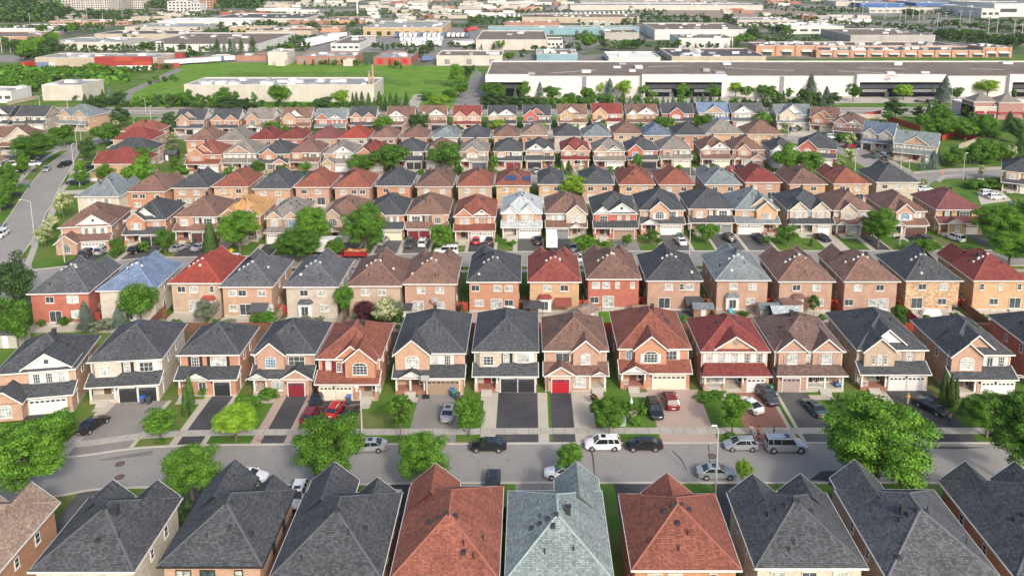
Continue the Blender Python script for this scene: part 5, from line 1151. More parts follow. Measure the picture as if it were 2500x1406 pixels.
for q in [(900,1097,'sedan','silver',182,'silver sedan half hidden by the tall pale maple, near street'),(1192,1096,'sedan','black',180,'black fastback sedan alone at the kerb of the near street'),(1471,1093,'suv','white',180,'white suv at the kerb in front of a black sedan'),
 (1572,1094,'sedan','black',180,'black sedan parked behind the white suv'),(1808,1094,'hatch','silver',180,'silver hatchback parked nose to tail with the big silver suv'),(1917,1097,'bigsuv','silver',0,'large silver suv with roof rails parked behind the hatchback'),
 (1748,1162,'sedan','pale',0,'pale silver sedan with sunroof on the near side of the street'),(606,1173,'sedan','white',0,'white sedan on the near side of the street, partly behind a charcoal roof'),(1376,1162,'sedan','white',180,'white car peeking from behind the sage green roof')]: car(*q, group=g)
g = 'cars parked in driveways along the near street'
for q in [(1204,1190,'hatch','black',-90,'black car between the rust and sage green roofs'),(727,1222,'suv','white',-88,'white car nose visible left of the charcoal roof peak'),(959,1238,'suv','white',92,'white suv roof right of a charcoal roof, bottom row'),
 (228,1044,'sedan','black',72,'black sedan on the lawn edge of the second driveway'),(774,985,'sedan','black',-84,'black sedan nearest the red brick porch, back of four cars'),(760,1020,'hatch','maroon',84,'dark red car at the front left of four cars'),
 (820,1005,'hatch','red',82,'bright red hatchback in the four-car driveway'),(856,1018,'sedan','black',86,'black car at the front right of four cars'),(1095,1014,'sedan','silver',88,'silver sedan on the pale driveway behind the young tree'),
 (1598,1008,'suv','black',-87,'black suv facing the street on pink pavers'),(1635,985,'suv','maroon',93,'dark red suv close to the cream double garage'),(1830,996,'coupe','white',114,'white coupe angled on the red paved driveway'),
 (1874,976,'suv','darkgrey',-80,'dark grey suv facing out beside the white coupe'),(1988,1003,'sedan','green',101,'dark green-black sedan on the asphalt driveway'),(2272,1000,'sedan','black',-60,'black sedan facing out beside the cedars')]: car(*q, group=g)
g = 'cars parked along the middle street'
for q in [(214,624,'suv','darkgrey',84,'dark grey suv below the white double garage'),(251,617,'suv','silver',86,'silver suv right of the dark grey one'),(340,615,'suv','black',62,'black suv before the black garage doors'),(438,611,'sedan','silver',66,'silver sedan on the dark double driveway'),
 (489,608,'sedan','silver',72,'silver sedan beside the broad cedars'),(556,642,'bigsuv','white',180,'white pickup-sized suv behind the bright red roof peak'),(1000,601,'suv','darkgrey',-88,'dark grey suv in front of the maroon garage doors'),(1033,598,'suv','white',88,'white suv in front of the maroon garage doors'),
 (1089,620,'bigsuv','white',180,'large white suv parked on the middle street'),(1163,592,'hatch','red',89,'red car in the double driveway of the rust-roofed house'),(1195,592,'sedan','black',91,'black car beside the red one'),(1312,592,'sedan','black',92,'dark motorbike-sized black car left of the box truck'),
 (1397,609,'sedan','grey',93,'grey car right of the box truck'),(935,594,'suv','silver',80,'silver suv half behind the dense tree'),(1662,594,'sedan','white',95,'white sedan beside a concrete path'),(1779,586,'suv','black',94,'black suv before the grey garage door'),
 (1852,586,'sedan','black',-82,'black sedan facing out before white garage doors'),(2007,586,'coupe','black',-72,'black coupe angled on the concrete drive'),(2252,592,'bigsuv','black',98,'black pickup-style suv beside the lamp post'),(2331,586,'suv','white',112,'white suv in front of the maroon-roofed house'),
 (1420,638,'suv','white',180,'white car glimpsed between the bright red and brown roofs')]: car(*q, group=g)
g = 'cars parked in the far rows'
for q in [(984,420,'suv','white',88,'white suv behind the tall tree pair on the third street'),(1309,421,'hatch','silver',90,'silver car in front of an open garage, third street'),(1606,421,'hatch','silver',92,'silver hatchback left of the taupe-roofed house'),(1782,418,'suv','red',95,'red suv behind the slate roof, third street'),
 (1808,414,'sedan','darkgrey',95,'dark sedan right of the red suv'),(1892,430,'sedan','black',180,'black car glimpsed behind the crimson roof'),(719,428,'sedan','darkgrey',180,'dark sedan glimpsed above a rust roof, third street'),(740,431,'sedan','green',0,'green-grey sedan above a rust roof, third street'),
 (2031,338,'suv','white',10,'white suv first on the right bend driveways'),(2040,348,'sedan','black',20,'black car next to the white suv on the right bend'),(2060,346,'hatch','white',25,'small white car beside the black one on the right bend'),(2078,360,'sedan','red',10,'red car beneath the white-blossoming tree'),
 (2160,384,'suv','silver',35,'silver suv upper of two by the corner house'),(2168,391,'suv','grey',35,'grey suv lower of two by the corner house'),(1943,320,'sedan','silver',50,'silver car before the beige double garage'),(1928,316,'hatch','black',50,'black car behind the silver one, beige garage'),
 (2412,477,'suv','white',8,'white suv rear of two at the right edge'),(2432,486,'suv','white',8,'white suv front of two at the right edge'),(2257,466,'sedan','white',15,'white car behind the charcoal corner roof'),(34,406,'suv','white',4,'white suv in the upper left driveways'),(82,405,'suv','white',4,'white suv behind the narrow bright tree'),
 (78,392,'suv','grey',4,'grey suv behind two white ones at upper left'),(225,412,'suv','black',0,'black suv beside the red-roofed gable house'),(228,424,'sedan','grey',0,'grey sedan above two white cars, left cluster'),(232,434,'suv','white',0,'upper white car beside the red-roofed gable house'),
 (232,442,'sedan','white',0,'lower white car beside the red-roofed gable house'),(184,451,'sedan','black',2,'black car beside the round bright tree, left street')]: car(*q, group=g)
g = 'cars driving'
car(114,417,'sedan','silver',-70,'silver sedan driving down the left street',g,'moving_car'); car(158,407,'suv','black',-105,'dark suv driving ahead of the silver sedan',g,'moving_car'); car(4,578,'suv','white',-80,'white car cut by the left edge on the left street',g,'moving_car')
car(2282,263,'sedan','silver',180,'silver car on the main road before the long warehouse',g,'moving_car')
car(2205,55,'sedan','black',-30,'tiny dark car on the highway at upper right',g,'moving_car'); car(2277,66,'sedan','red',-28,'tiny red car on the highway at upper right',g,'moving_car')
def text_mesh(s, size, mat, name='lettering', parent=None, loc=(0, 0, 0), rz=0, ext=.004):
    c = bpy.data.curves.new('t', 'FONT'); c.body = s; c.size = size; c.extrude = ext; c.align_x = 'CENTER'; c.align_y = 'CENTER'
    t = bpy.data.objects.new('t', c); COL.objects.link(t); t.rotation_euler = (pi/2, 0, 0); bpy.context.view_layer.update()
    me = bpy.data.meshes.new_from_object(t.evaluated_get(bpy.context.evaluated_depsgraph_get())); me.transform(t.matrix_world); bpy.data.objects.remove(t); bpy.data.curves.remove(c)
    me.materials.clear(); me.materials.append(mat); return link(name, me, parent, loc, rz)
def wheels(o, xs, y, r):
    pass
    for x in xs:
        for s in (-1, 1): wl = link('wheel', CARP['w%s' % r][0], o, (x, s*y, r)); link('rim', CARP['w%s' % r][1], wl)
def box_truck(u, v, rz, label):
    p = at(u, v); o = empty('box_truck', (p[0], p[1], .012), rz, label, 'truck'); Wt = flat('truck_white', (.80,.80,.78), .5, .04)
    MB().box(-3.9, 1.2, -1.2, 1.2, .95, 3.4).box(-3.94, -3.9, -1.12, 1.12, 1.0, 3.3).build('cargo_box', [Wt], o)
    c = MB(); q = [(1.3,-1.05,.55),(3.1,-1.05,.55),(3.1,1.05,.55),(1.3,1.05,.55)]; t = [(1.3,-1.0,1.5),(3.05,-1.0,1.45),(3.05,1.0,1.45),(1.3,1.0,1.5)]; c.hexa(q, t)
    c.hexa([(1.3,-.95,2.3),(2.3,-.9,2.3),(2.3,.9,2.3),(1.3,.95,2.3)], [(1.35,-.9,2.4),(2.2,-.85,2.4),(2.2,.85,2.4),(1.35,.9,2.4)]); c.build('cab', [Wt], o)
    MB().hexa([(1.3,-1.0,1.5),(2.95,-.98,1.46),(2.95,.98,1.46),(1.3,1.0,1.5)], [(1.3,-.94,2.3),(2.28,-.88,2.3),(2.28,.88,2.3),(1.3,.94,2.3)]).build('cab_window', [CARGL], o)
    MB().box(-3.9, 3.0, -.45, .45, .45, .95).build('chassis', [BLK], o); wheels(o, (2.3, -2.5), 1.0, .42)
    for s in (-1, 1): MB().box(-3.99, -3.9, s*.95-.1, s*.95+.1, .75, .92).build('taillight', [TLM], o)
    text_mesh('Burger', .52, BLK, 'lettering', o, (-3.95, .12, 2.35), -pi/2); text_mesh('m', .5, flat('lettering_orange', (.8,.28,.05), .5), 'lettering', o, (-3.95, -.0+.93, 2.38), -pi/2)
box_truck(1346, 600, radians(90), 'white box truck with lettered rear door parked beside a garage')
def trailer(u, v, rz, L_, c, label, group, h=2.7, name='cargo_trailer', sc=1):
    p = at(u, v); k = ('tr', L_, c, h)
    if k in CARP: o = copy_tree(CARP[k]); o.name = name
    else:
        o = empty(name, (0, 0, 0)); CARP[k] = o
        MB().box(-L_/2, L_/2, -1.25, 1.25, 1.1, 1.1+h).build('cargo_box', [flat('trailer_'+c, {'w':(.60,.60,.59),'r':(.40,.05,.04),'b':(.10,.15,.28),'g':(.4,.42,.43)}[c], .6, .05)], o)
        MB().box(-L_/2+.2, L_/2-.2, -.5, .5, .7, 1.1).build('chassis', [BLK], o)
        for s in (-1, 1):
            for x in (-L_/2+1.2, -L_/2+2.4): MB().tube((x, s*.75, .5), (x, s*1.15, .5), .5, n=10).build('wheel', [TYRE], o)
            MB().box(L_/2-2.2, L_/2-2.0, s*.7-.08, s*.7+.08, .05, .75).build('landing_leg', [METAL], o)
    o.location = (p[0], p[1], 0); o.rotation_euler = (0, 0, rz); return tag(o, label, 'trailer', group)
trailer(806, 622, 0, 5.6, 'w', 'white box trailer between trees on the middle street', None)
# red dump truck with its load
def dump():
    p = at(866, 632); o = empty('dump_truck', (p[0], p[1], .012), pi, 'red dump truck loaded with yellow soil and an excavator arm', 'truck'); Rr = flat('truck_red', (.28,.02,.02), .4, .08)
    b = MB(); b.box(-3.2, 2.4, -1.2, 1.2, 1.1, 1.3); b.box(-3.2, 2.4, -1.2, -1.1, 1.3, 2.3).box(-3.2, 2.4, 1.1, 1.2, 1.3, 2.3).box(-3.2, -3.1, -1.1, 1.1, 1.3, 2.3).box(2.3, 2.4, -1.1, 1.1, 1.3, 2.5)
    for i in range(7): b.box(-3.0+i*.85, -2.9+i*.85, -1.26, -1.2, 1.1, 2.3).box(-3.0+i*.85, -2.9+i*.85, 1.2, 1.26, 1.1, 2.3)
    b.build('dump_bed', [Rr], o); R = random.Random(4); l = MB(); n = 12
    hh = [[2.0+.5*sin(i*.9)*sin(j*1.3+1)+R.uniform(-.1,.15) for j in range(6)] for i in range(n)]
    for i in range(n-1):
        for j in range(5):
            f = lambda a, c: (-3.1+5.4*a/(n-1), -1.1+2.2*c/5, hh[a][c]); l.face([f(i,j), f(i+1,j), f(i+1,j+1), f(i,j+1)])
    l.build('soil_load', [flat('yellow_soil', (.33,.22,.09), .9, .45, 3)], o)
    c = MB(); o.scale = (.84, .84, .84); c.box(2.7, 4.3, -1.15, 1.15, .6, 1.5); c.box(2.75, 3.9, -1.05, 1.05, 2.25, 2.4); c.build('cab', [Rr], o); MB().hexa([(2.72,-1.1,1.5),(4.25,-1.1,1.5),(4.25,1.1,1.5),(2.72,1.1,1.5)], [(2.78,-1.0,2.25),(3.85,-1.0,2.25),(3.85,1.0,2.25),(2.78,1.0,2.25)]).build('cab_window', [CARGL], o)
    MB().box(-3.1, 4.2, -.5, .5, .55, 1.1).build('chassis', [BLK], o); wheels(o, (3.5, -1.5, -2.5), 1.0, .42)
    e = empty('excavator_arm', (p[0]-3.6, p[1]+2.0, 0), 0, 'thin pale excavator arm raised beside the dump truck', 'machine'); MB().box(-1, 1, -.8, .8, .3, 1.0).build('track_base', [BLK], e); MB().box(-.7, .5, -.6, .6, 1.0, 2.0).build('cab', [flat('machine_yellow', (.6,.35,.05), .5)], e)
    MB().tube((.4, 0, 1.6), (1.3, 0, 4.2), .12).tube((1.3, 0, 4.2), (2.1, 0, 3.2), .09).build('boom', [flat('machine_pale', (.6,.5,.4), .5)], e); MB().box(1.9, 2.3, -.25, .25, 2.7, 3.2).build('bucket', [BLK], e)
dump()
# ---------------------------------------------------------------- street furniture
LPOST = flat('pole_concrete', (.42,.41,.38), .7, .08); LHEAD = flat('lamp_head', (.55,.56,.56), .4)
def lamp_post(ub, vb, vt, label, arm=0, double=False):
    p = at(ub, vb); h = hgt(vb, vt, p[1]); o = empty('street_lamp', (p[0], p[1], 0), 0, label, 'street lamp', 'street lamps')
    MB().tube((0,0,0), (0,0,h), .13, .07, 8).build('pole', [LPOST], o)
    for a in ([arm] if not double else [arm, -arm]):
        L = abs(a) or .8; s = -1 if a < 0 else 1; q = MB()
        q.tube((0,0,h-.1), (s*L*.55, 0, h+.35), .045, n=6).tube((s*L*.55, 0, h+.35), (s*L, 0, h+.4), .04, n=6).build('arm', [LPOST], o)
        MB().hexa([(s*L-.35,-.13,h+.32),(s*L+.35,-.13,h+.34),(s*L+.35,.13,h+.34),(s*L-.35,.13,h+.32)], [(s*L-.3,-.1,h+.46),(s*L+.3,-.08,h+.44),(s*L+.3,.08,h+.44),(s*L-.3,.1,h+.46)]).build('lamp_head', [LHEAD], o)
for q in [(1746,1216,1046,'tall street lamp rising beside the pale silver sedan',-.5),(884,1063,950,'street lamp standing left of the sparse young tree',-.5),(84,578,492,'street lamp leaning its arm over the left street',-2.2),(158,640,562,'street lamp before the house with white triangular gable',-.5),
 (1683,628,551,'street lamp beside the dark clipped bush on the middle street',-.5),(2196,600,538,'street lamp on the lawn right of the broad tree',.5),(1685,430,384,'street lamp between the third street houses at right',.5),(2087,418,366,'street lamp left of the charcoal corner roof',.6),(2199,412,358,'street lamp in front of the corner house porch',.5),
 (2219,416,394,'short sign-like lamp beside the corner house',.4),(2350,440,377,'tall street lamp at the walkers on the right street',.5),(1924,339,303,'street lamp at the start of the right bend',.4),(959,408,386,'street lamp in front of the tall tree pair',.4),(606,425,378,'street lamp before the taupe-roofed house, third street',.5),
 (42,464,421,'street lamp left of the left street, lowest',.6),(195,457,421,'street lamp right of the left street, by the round bright tree',.6),(180,407,354,'tall street lamp at the top of the left street',.6),(188,368,318,'street lamp at the upper left crossing',.6),(198,343,301,'street lamp before the upper left corner house',.6),
 (328,323,291,'street lamp on the curved lawn at upper left',.5),(369,296,261,'street lamp on the far verge of the main road at left',.5),(356,274,241,'tall lamp with orange sign at its foot, upper left',-1.8),(166,270,203,'very tall pole left of the white box building',.5),(99,274,236,'curved-arm lamp on the left verge of the main road',1.8),
 (1820,252,214,'curved-arm lamp before the long warehouse, left one',-1.8),(2043,256,218,'lamp with banner before the long warehouse portal',1.2),(2322,258,214,'curved-arm lamp before the long warehouse, right one',-1.8),(1533,248,212,'thin lamp post before the first warehouse portal',.6),(896,250,222,'thin lamp post before the pale plant',.6)]: lamp_post(*q)
BINM = {}
def bin_(u, v, c, label, rz=0):
    k = c
    if k not in BINM:
        o = empty('wheelie_bin', (0, 0, 0)); m = flat('bin_'+c, {'b':(.03,.12,.40),'g':(.02,.20,.14),'k':(.05,.055,.06)}[c], .5); BINM[k] = o
        MB().hexa([(-.24,-.28,.08),(.24,-.28,.08),(.24,.24,.08),(-.24,.24,.08)], [(-.31,-.36,1.0),(.31,-.36,1.0),(.31,.34,1.0),(-.31,.34,1.0)]).build('bin_body', [flat('bin_body_'+c, {'b':(.06,.08,.12),'g':(.02,.16,.12),'k':(.05,.055,.06)}[c], .6)], o)
        MB().hexa([(-.34,-.4,1.0),(.34,-.4,1.0),(.34,.38,1.0),(-.34,.38,1.0)], [(-.28,-.32,1.12),(.28,-.32,1.12),(.28,.32,1.12),(-.28,.32,1.12)]).build('lid', [m], o)
        for s in (-1, 1): MB().tube((s*.2,.26,.12), (s*.28,.26,.12), .12, n=10).build('wheel', [TYRE], o)
    else: o = copy_tree(BINM[k])
    p = at(u, v); o.location = (p[0], p[1], .02); o.rotation_euler = (0, 0, rz); tag(o, label, 'bin', 'wheeled bins')
for q in [(349,985,'b','blue-lidded bin, left of two before black garage doors'),(364,985,'k','dark bin, right of two before black garage doors'),(1104,966,'b','blue bin, back left of three beside the tan garage door'),(1110,971,'g','green bin, middle of three beside the tan garage door'),(1118,977,'k','black bin, front right of three beside the tan garage'),
 (852,982,'b','blue bin beside the red brick porch'),(2042,952,'b','blue bin behind the chocolate-roofed house porch'),(2034,1185,'b','dark blue bin, left of two above the bottom roofs'),(2044,1183,'b','light blue bin, right of two above the bottom roofs'),(1881,958,'g','green bin between the crimson and chocolate-roofed houses'),
 (474,594,'k','dark bin before the brown garage doors'),(1655,580,'g','green bin at the corner of the white double garage'),(1661,580,'k','black bin next to the green one by a garage'),(69,459,'g','green bin beside the left street'),(768,938,'g','green bin by the side of the pink brick house'),(2466,504,'b','blue bin before the porch at the right edge'),
 (413,478,'b','blue bin in a back yard at left'),(1447,424,'g','green bin beside the grey-roofed house, third street')]: bin_(*q)
def hydrant(u, v):
    p = at(u, v); o = empty('fire_hydrant', (p[0], p[1], 0), 0, 'red fire hydrant on the lawn left of the lime green tree', 'hydrant'); m = flat('hydrant_red', (.5,.02,.02), .5)
    MB().tube((0,0,0), (0,0,.75), .16, .13, 10).tube((0,0,.75), (0,0,.92), .17, .05, 10).tube((-.25,0,.55), (.25,0,.55), .07, n=8).build('barrel', [m], o); MB().tube((0,0,0), (0,0,.06), .24, n=12).build('base_flange', [m], o)
hydrant(547, 1047)
def utility(u, v):
    p = at(u, v); o = empty('utility_box', (p[0], p[1], 0), 0, 'grey-green utility box in the dense front garden', 'utility box'); MB().box(-.4,.4,-.35,.35,0,1.0).build('cabinet', [flat('box_green', (.30,.42,.36), .5)], o); MB().box(-.45,.45,-.4,.4,1.0,1.06).build('lid', [METAL], o)
utility(1520, 1037)
def hoop(u, v, label, rz=0):
    p = at(u, v); o = empty('basketball_hoop', (p[0], p[1], 0), rz, label, 'hoop'); MB().box(-.5,.5,-.4,.4,0,.25).build('base', [BLK], o); MB().tube((0,0,.2), (0,0,3.0), .06).tube((0,0,3.0), (0,-.6,3.2), .05).build('pole', [BLK], o)
    MB().box(-.6,.6,-.66,-.6,2.9,3.75).build('backboard', [flat('backboard', (.35,.35,.36), .4)], o); r = MB()
    for i in range(12): a, b = 2*pi*i/12, 2*pi*(i+1)/12; r.tube((.23*cos(a), -.92+.23*sin(a), 3.02), (.23*cos(b), -.92+.23*sin(b), 3.02), .02, n=4)
    r.build('rim', [flat('hoop_orange', (.6,.15,.03), .5)], o)
hoop(1040, 970, 'black basketball hoop at the left of the tan garage door'); hoop(1064, 772, 'pale basketball hoop behind the pink brick house')
def statue(u, v):
    p = at(u, v); o = empty('garden_statue', (p[0], p[1], 0), 0, 'small white garden statue among the front garden shrubs', 'statue'); m = flat('statue_white', (.78,.77,.74), .7)
    MB().box(-.3,.3,-.3,.3,0,.5).build('plinth', [m], o)
    n = 10; MB().rings([[(r*cos(2*pi*i/n), r*.8*sin(2*pi*i/n), z) for i in range(n)] for r, z in ((.24,.5),(.2,.8),(.14,1.1),(.22,1.35),(.2,1.5),(.07,1.6),(.07,1.66),(.12,1.74),(.11,1.88),(.04,1.94))]).build('figure', [m], o, smooth=True)
statue(1541, 1002)
def chair(u, v, c, label, rz):
    p = at(u, v); o = empty('garden_chair', (p[0], p[1], 0), rz, label, 'chair', 'garden chairs'); m = flat('chair_'+c, {'t':(.02,.42,.48),'w':(.75,.75,.73),'k':(.04,.04,.045)}[c], .5)
    MB().box(-.28,.28,-.28,.28,.38,.43).build('seat', [m], o); MB().hexa([(-.28,.24,.43),(.28,.24,.43),(.28,.29,.43),(-.28,.29,.43)], [(-.26,.38,1.05),(.26,.38,1.05),(.26,.43,1.05),(-.26,.43,1.05)]).build('backrest', [m], o)
    for sx in (-1, 1):
        for sy in (-1, 1): MB().box(sx*.25-.03, sx*.25+.03, sy*.25-.03, sy*.25+.03, 0, .38).build('leg', [m], o)
chair(1785,768,'t','turquoise garden chair on the pavers behind the slate-roofed house',0); chair(1209,768,'w','white garden chair behind the orange brick house',.5); chair(1432,772,'k','black garden chair beside the red brick house patio',1); chair(1612,772,'k','black garden chair on the patio right of the black canopy',.3)
def playhouse(u, v):
    p = at(u, v); o = empty('play_house', (p[0], p[1], 0), 0, 'turquoise plastic play house behind the orange brick house', 'play house'); MB().box(-.7,.7,-.5,.5,0,1.2).build('wall', [flat('play_turq', (.05,.50,.48), .5)], o)
    MB().face([(-.8,-.6,1.2),(.8,-.6,1.2),(.8,0,1.75),(-.8,0,1.75)]).face([(.8,.6,1.2),(-.8,.6,1.2),(-.8,0,1.75),(.8,0,1.75)]).build('roof', [flat('play_white', (.7,.72,.7), .5)], o); MB().box(.1,.5,-.53,-.5,.1,.9).build('door', [flat('play_pink', (.6,.2,.35), .5)], o)
playhouse(1246, 772)
def bbq(u, v, label):
    p = at(u, v); o = empty('barbecue', (p[0], p[1], 0), 0, label, 'barbecue', 'barbecues'); MB().box(-.45,.45,-.3,.3,.3,.85).build('cabinet', [BLK], o); MB().hexa([(-.4,-.3,.85),(.4,-.3,.85),(.4,.3,.85),(-.4,.3,.85)], [(-.35,-.15,1.15),(.35,-.15,1.15),(.35,.2,1.15),(-.35,.2,1.15)]).build('lid', [BLK], o)
    for s in (-1, 1): MB().box(s*.38-.04, s*.38+.04, -.25, .25, 0, .3).build('leg', [BLK], o)
bbq(425, 758, 'black barbecue on the pale patio of the bright red-roofed house'); bbq(2330, 758, 'black barbecue on the patio of the mottled tan house'); bbq(1500, 752, 'black barbecue beside the steps of the red brick house'); bbq(1252, 748, 'black barbecue beside the patio door of the orange brick house')
def pile(u, v, label):
    p = at(u, v); o = empty('covered_furniture', (p[0], p[1], 0), .1, label, 'covered furniture'); n = 12
    MB().rings([[(1.9*r*cos(2*pi*i/n)*(1+.08*sin(3*i)), .9*r*sin(2*pi*i/n), z+.06*sin(i*2.1)) for i in range(n)] for r, z in ((1.05,.02),(1.0,.4),(.85,.8),(.5,.95),(.1,1.0))]).build('cover', [flat('tarp_white', (.70,.71,.72), .6)], o, smooth=True)
pile(2272, 768, 'white tarpaulin-covered furniture on the patio of the mottled tan house')
def arch_(u, v):
    p = at(u, v); o = empty('garden_arch', (p[0], p[1], 0), 0, 'white garden arch at the right edge beside the last driveway', 'arch'); t = MB()
    for s in (-1, 1):
        for y in (-.3, .3): t.tube((s*1.0, y, 0), (s*1.0, y, 2.3), .06)
    t.build('post', [TRIM], o); a = MB()
    for y in (-.3, .3):
        for i in range(8): A0, A1 = pi*i/8, pi*(i+1)/8; a.tube((cos(A0), y, 2.3+.5*sin(A0)), (cos(A1), y, 2.3+.5*sin(A1)), .05)
    a.build('arch_top', [TRIM], o)
arch_(2486, 962)
def sign(u, v, h, txt, c, label):
    p = at(u, v); o = empty('street_sign', (p[0], p[1], 0), 0, label, 'sign'); MB().tube((0,0,0), (0,0,h), .04, n=6).build('post', [METAL], o)
    if c == 'r': q = [(.38*cos(pi/8+i*pi/4), -.05, h+.2+.38*sin(pi/8+i*pi/4)) for i in range(8)]; MB().face(q).face([(a, -.02, z) for a, _, z in q[::-1]]).build('sign_plate', [flat('sign_red', (.6,.02,.02), .5)], o); text_mesh('STOP', .26, TRIM, 'lettering', o, (0, -.07, h+.2))
    else: MB().box(-.5,.5,-.02,.02,h,h+.22).build('sign_plate', [flat('sign_green', (.02,.25,.12), .5)], o)
sign(2299, 440, 1.9, 'STOP', 'r', 'red octagonal stop sign at the right street corner'); sign(2248, 420, 2.6, '', 'g', 'green street name sign beside the blue spruces')
# lettered house numbers over garages
for h, s, c in ((rb[8], '12 James Road', 'b'), (rd[10], '37 James Road', 'k'), (rd[1], '59 James Road', 'm'), (rd[2], '57 James Road', 'm')):
    a = h[6]['ga']; x = sum(t for t, _ in a)/len(a)*h[2]/2; text_mesh(s, .34, doormat(c), 'house_lettering', h[0], (x, -1.722, 2.46))
# solar panels on the rust roof of the third row of backs
H = re_[10][0]; w, d = re_[10][2], re_[10][3]
def panel(x, y, rz, cols, rows_):
    """panels lying on the rear slope of the main roof (local y towards the rear wall d)"""
    mb = MB(); a = atan(.62)
    for i in range(cols):
        for j in range(rows_): mb.box(i*1.05+.03, i*1.05+1.0, j*1.6+.03, j*1.6+1.55, .10, .15)
    o = mb.build('solar_panel', [flat('solar_blue', (.03,.06,.16), .15, .2), METAL], H); o.location = (x, y, 5.3+.62*min(w/2+.4-abs(x), d+.5-y)); o.rotation_euler = rz
    return o
for (x, y, c, r) in ((1.2, d-1.0, 3, 1), (-3.4, d-.9, 2, 1)): o = panel(x+1, y, (0,0,0), c, r); o.rotation_euler = (-atan(.62), 0, pi)if 0 else (atan(.62), 0, pi); o.location.z += .05
# ---------------------------------------------------------------- people
SKIN = flat('skin', (.42,.25,.17), .6); HAIRM = flat('dark_hair', (.02,.015,.012), .7)
def person(u, v, facing, top, bottom, label, hgt_=1.72, arms=((.25,-.05),(-.25,-.05)), stride=.12, hat=None, off=(0, 0)):
    """one skinned body surface; clothing as shells over it. arms: (sideways, forward) reach of each hand"""
    p = at(u, v); k = hgt_/1.75; o = empty('person', (p[0]+off[0], p[1]+off[1], .03), radians(facing), label, 'person'); o.scale = (k, k, k)
    V = []; E = []; Rr = []
    def add(co, r, par=None):
        V.append(co); Rr.append(r); 
        if par is not None: E.append((par, len(V)-1))
        return len(V)-1
    pel = add((0, 0, .95), .135); wa = add((0, 0, 1.12), .12, pel); ch = add((0, .01, 1.33), .145, wa); nk = add((0, 0, 1.47), .06, ch); hd = add((0, .0, 1.57), .075, nk); h2 = add((0, .015, 1.66), .095, hd); add((0, .01, 1.72), .06, h2); add((0, .10, 1.62), .02, h2)
    for i, s in enumerate((-1, 1)):
        f = stride*(1 if s > 0 else -1); hp = add((s*.09, 0, .90), .095, pel); kn = add((s*.11, f*.6+.02, .50), .062, hp); an = add((s*.11, f, .10), .04, kn); add((s*.12, f+.16, .04), .038, an)
        sh = add((s*.19, 0, 1.39), .062, ch); ax, ay = arms[i]; el = add((s*.24+ax*.4*0+s*.02, ay*.4-.02, 1.13), .045, sh); wr = add((s*.26+(ax-s*.25)*.5, ay+.08, .90 if ay < .2 else 1.1), .03, el)
        z = .84 if ay < .2 else 1.12; pm = add((s*.265+(ax-s*.25)*.5, ay+.11, z), .035, wr)
        for fi, (dx, ln) in enumerate(((-.028,.075),(-.01,.085),(.01,.08),(.028,.065))):
            a = add((V[pm][0]+dx*.6, V[pm][1]+.015, V[pm][2]-.04), .011, pm); b_ = add((V[pm][0]+dx, V[pm][1]+.03, V[pm][2]-.04-ln*.6), .009, a); add((V[pm][0]+dx, V[pm][1]+.05, V[pm][2]-.04-ln), .008, b_)
        a = add((V[pm][0]-s*.04, V[pm][1]+.02, V[pm][2]), .012, pm); add((V[pm][0]-s*.05, V[pm][1]+.04, V[pm][2]-.04), .009, a)
    def sk(name, V_, E_, R_, mat, par):
        me = bpy.data.meshes.new(name); me.from_pydata(V_, E_, []); me.materials.append(mat); ob = link(name, me, par)
        md = ob.modifiers.new('skin', 'SKIN'); 
        if not me.skin_vertices: me.attributes.new('skin', 'FLOAT2', 'POINT') if 0 else None
        sv = me.skin_vertices[0].data
        for i, r in enumerate(R_): sv[i].radius = (r, r*.85); sv[i].use_root = (i == 0)
        md.use_smooth_shade = True; s2 = ob.modifiers.new('sub', 'SUBSURF'); s2.levels = s2.render_levels = 1; return ob
    try:
        body = sk('body', V, E, Rr, SKIN, o)
        T = [(0,0,1.0),(0,0,1.14),(0,.01,1.34),(0,0,1.44),(-.19,0,1.39),(-.25,.0,1.2),(.19,0,1.39),(.25,.0,1.2)]; sk('shirt', T, [(0,1),(1,2),(2,3),(2,4),(4,5),(2,6),(6,7)], [.15,.14,.165,.08,.085,.065,.085,.065], flat('cloth_'+top[0], top[1], .85), o)
        zl = .52 if bottom[2] else .14
        B_ = [(0,0,.98)]; E2 = []; R2 = [.15]
        for s in (-1, 1):
            f = stride*(1 if s > 0 else -1); B_ += [(s*.09,0,.88),(s*.11,f*.6+.02,.52)]; n = len(B_); E2 += [(0,n-2),(n-2,n-1)]; R2 += [.11,.08]
            if not bottom[2]: B_.append((s*.11,f,.14)); E2.append((n-1,n)); R2.append(.06)
        sk('trousers', B_, E2, R2, flat('cloth_'+bottom[0], bottom[1], .85), o)
    except Exception as e: print('skin', e)
    n = 10; MB().rings([[(r*cos(2*pi*i/n), r*sin(2*pi*i/n)-.005, z) for i in range(n)] for r, z in ((.085,1.60),(.108,1.66),(.105,1.72),(.07,1.775),(.02,1.79))]).build('hair' if not hat else 'hat', [HAIRM if not hat else flat('hat_'+hat[0], hat[1], .8)], o, smooth=True)
    MB().tube((-.13,-.02,.035),(-.12,.0,.05),.03) if 0 else None
    for s in (-1, 1): MB().box(s*.12-.05, s*.12+.05, stride*s-.06, stride*s+.22, -.01, .09).build('shoe', [BLK], o)
    return o
person(1851, 1071, 180, ('red', (.50,.01,.02)), ('black', (.015,.015,.016), True), 'person in a red t-shirt and black shorts on the pavers', 1.85)
person(1840, 1067, 150, ('cream', (.62,.52,.42)), ('slate', (.10,.10,.13), False), 'person in a cream top holding a child', 1.68, arms=((-.1,.25),(.1,.25)), off=(-.3,.3))
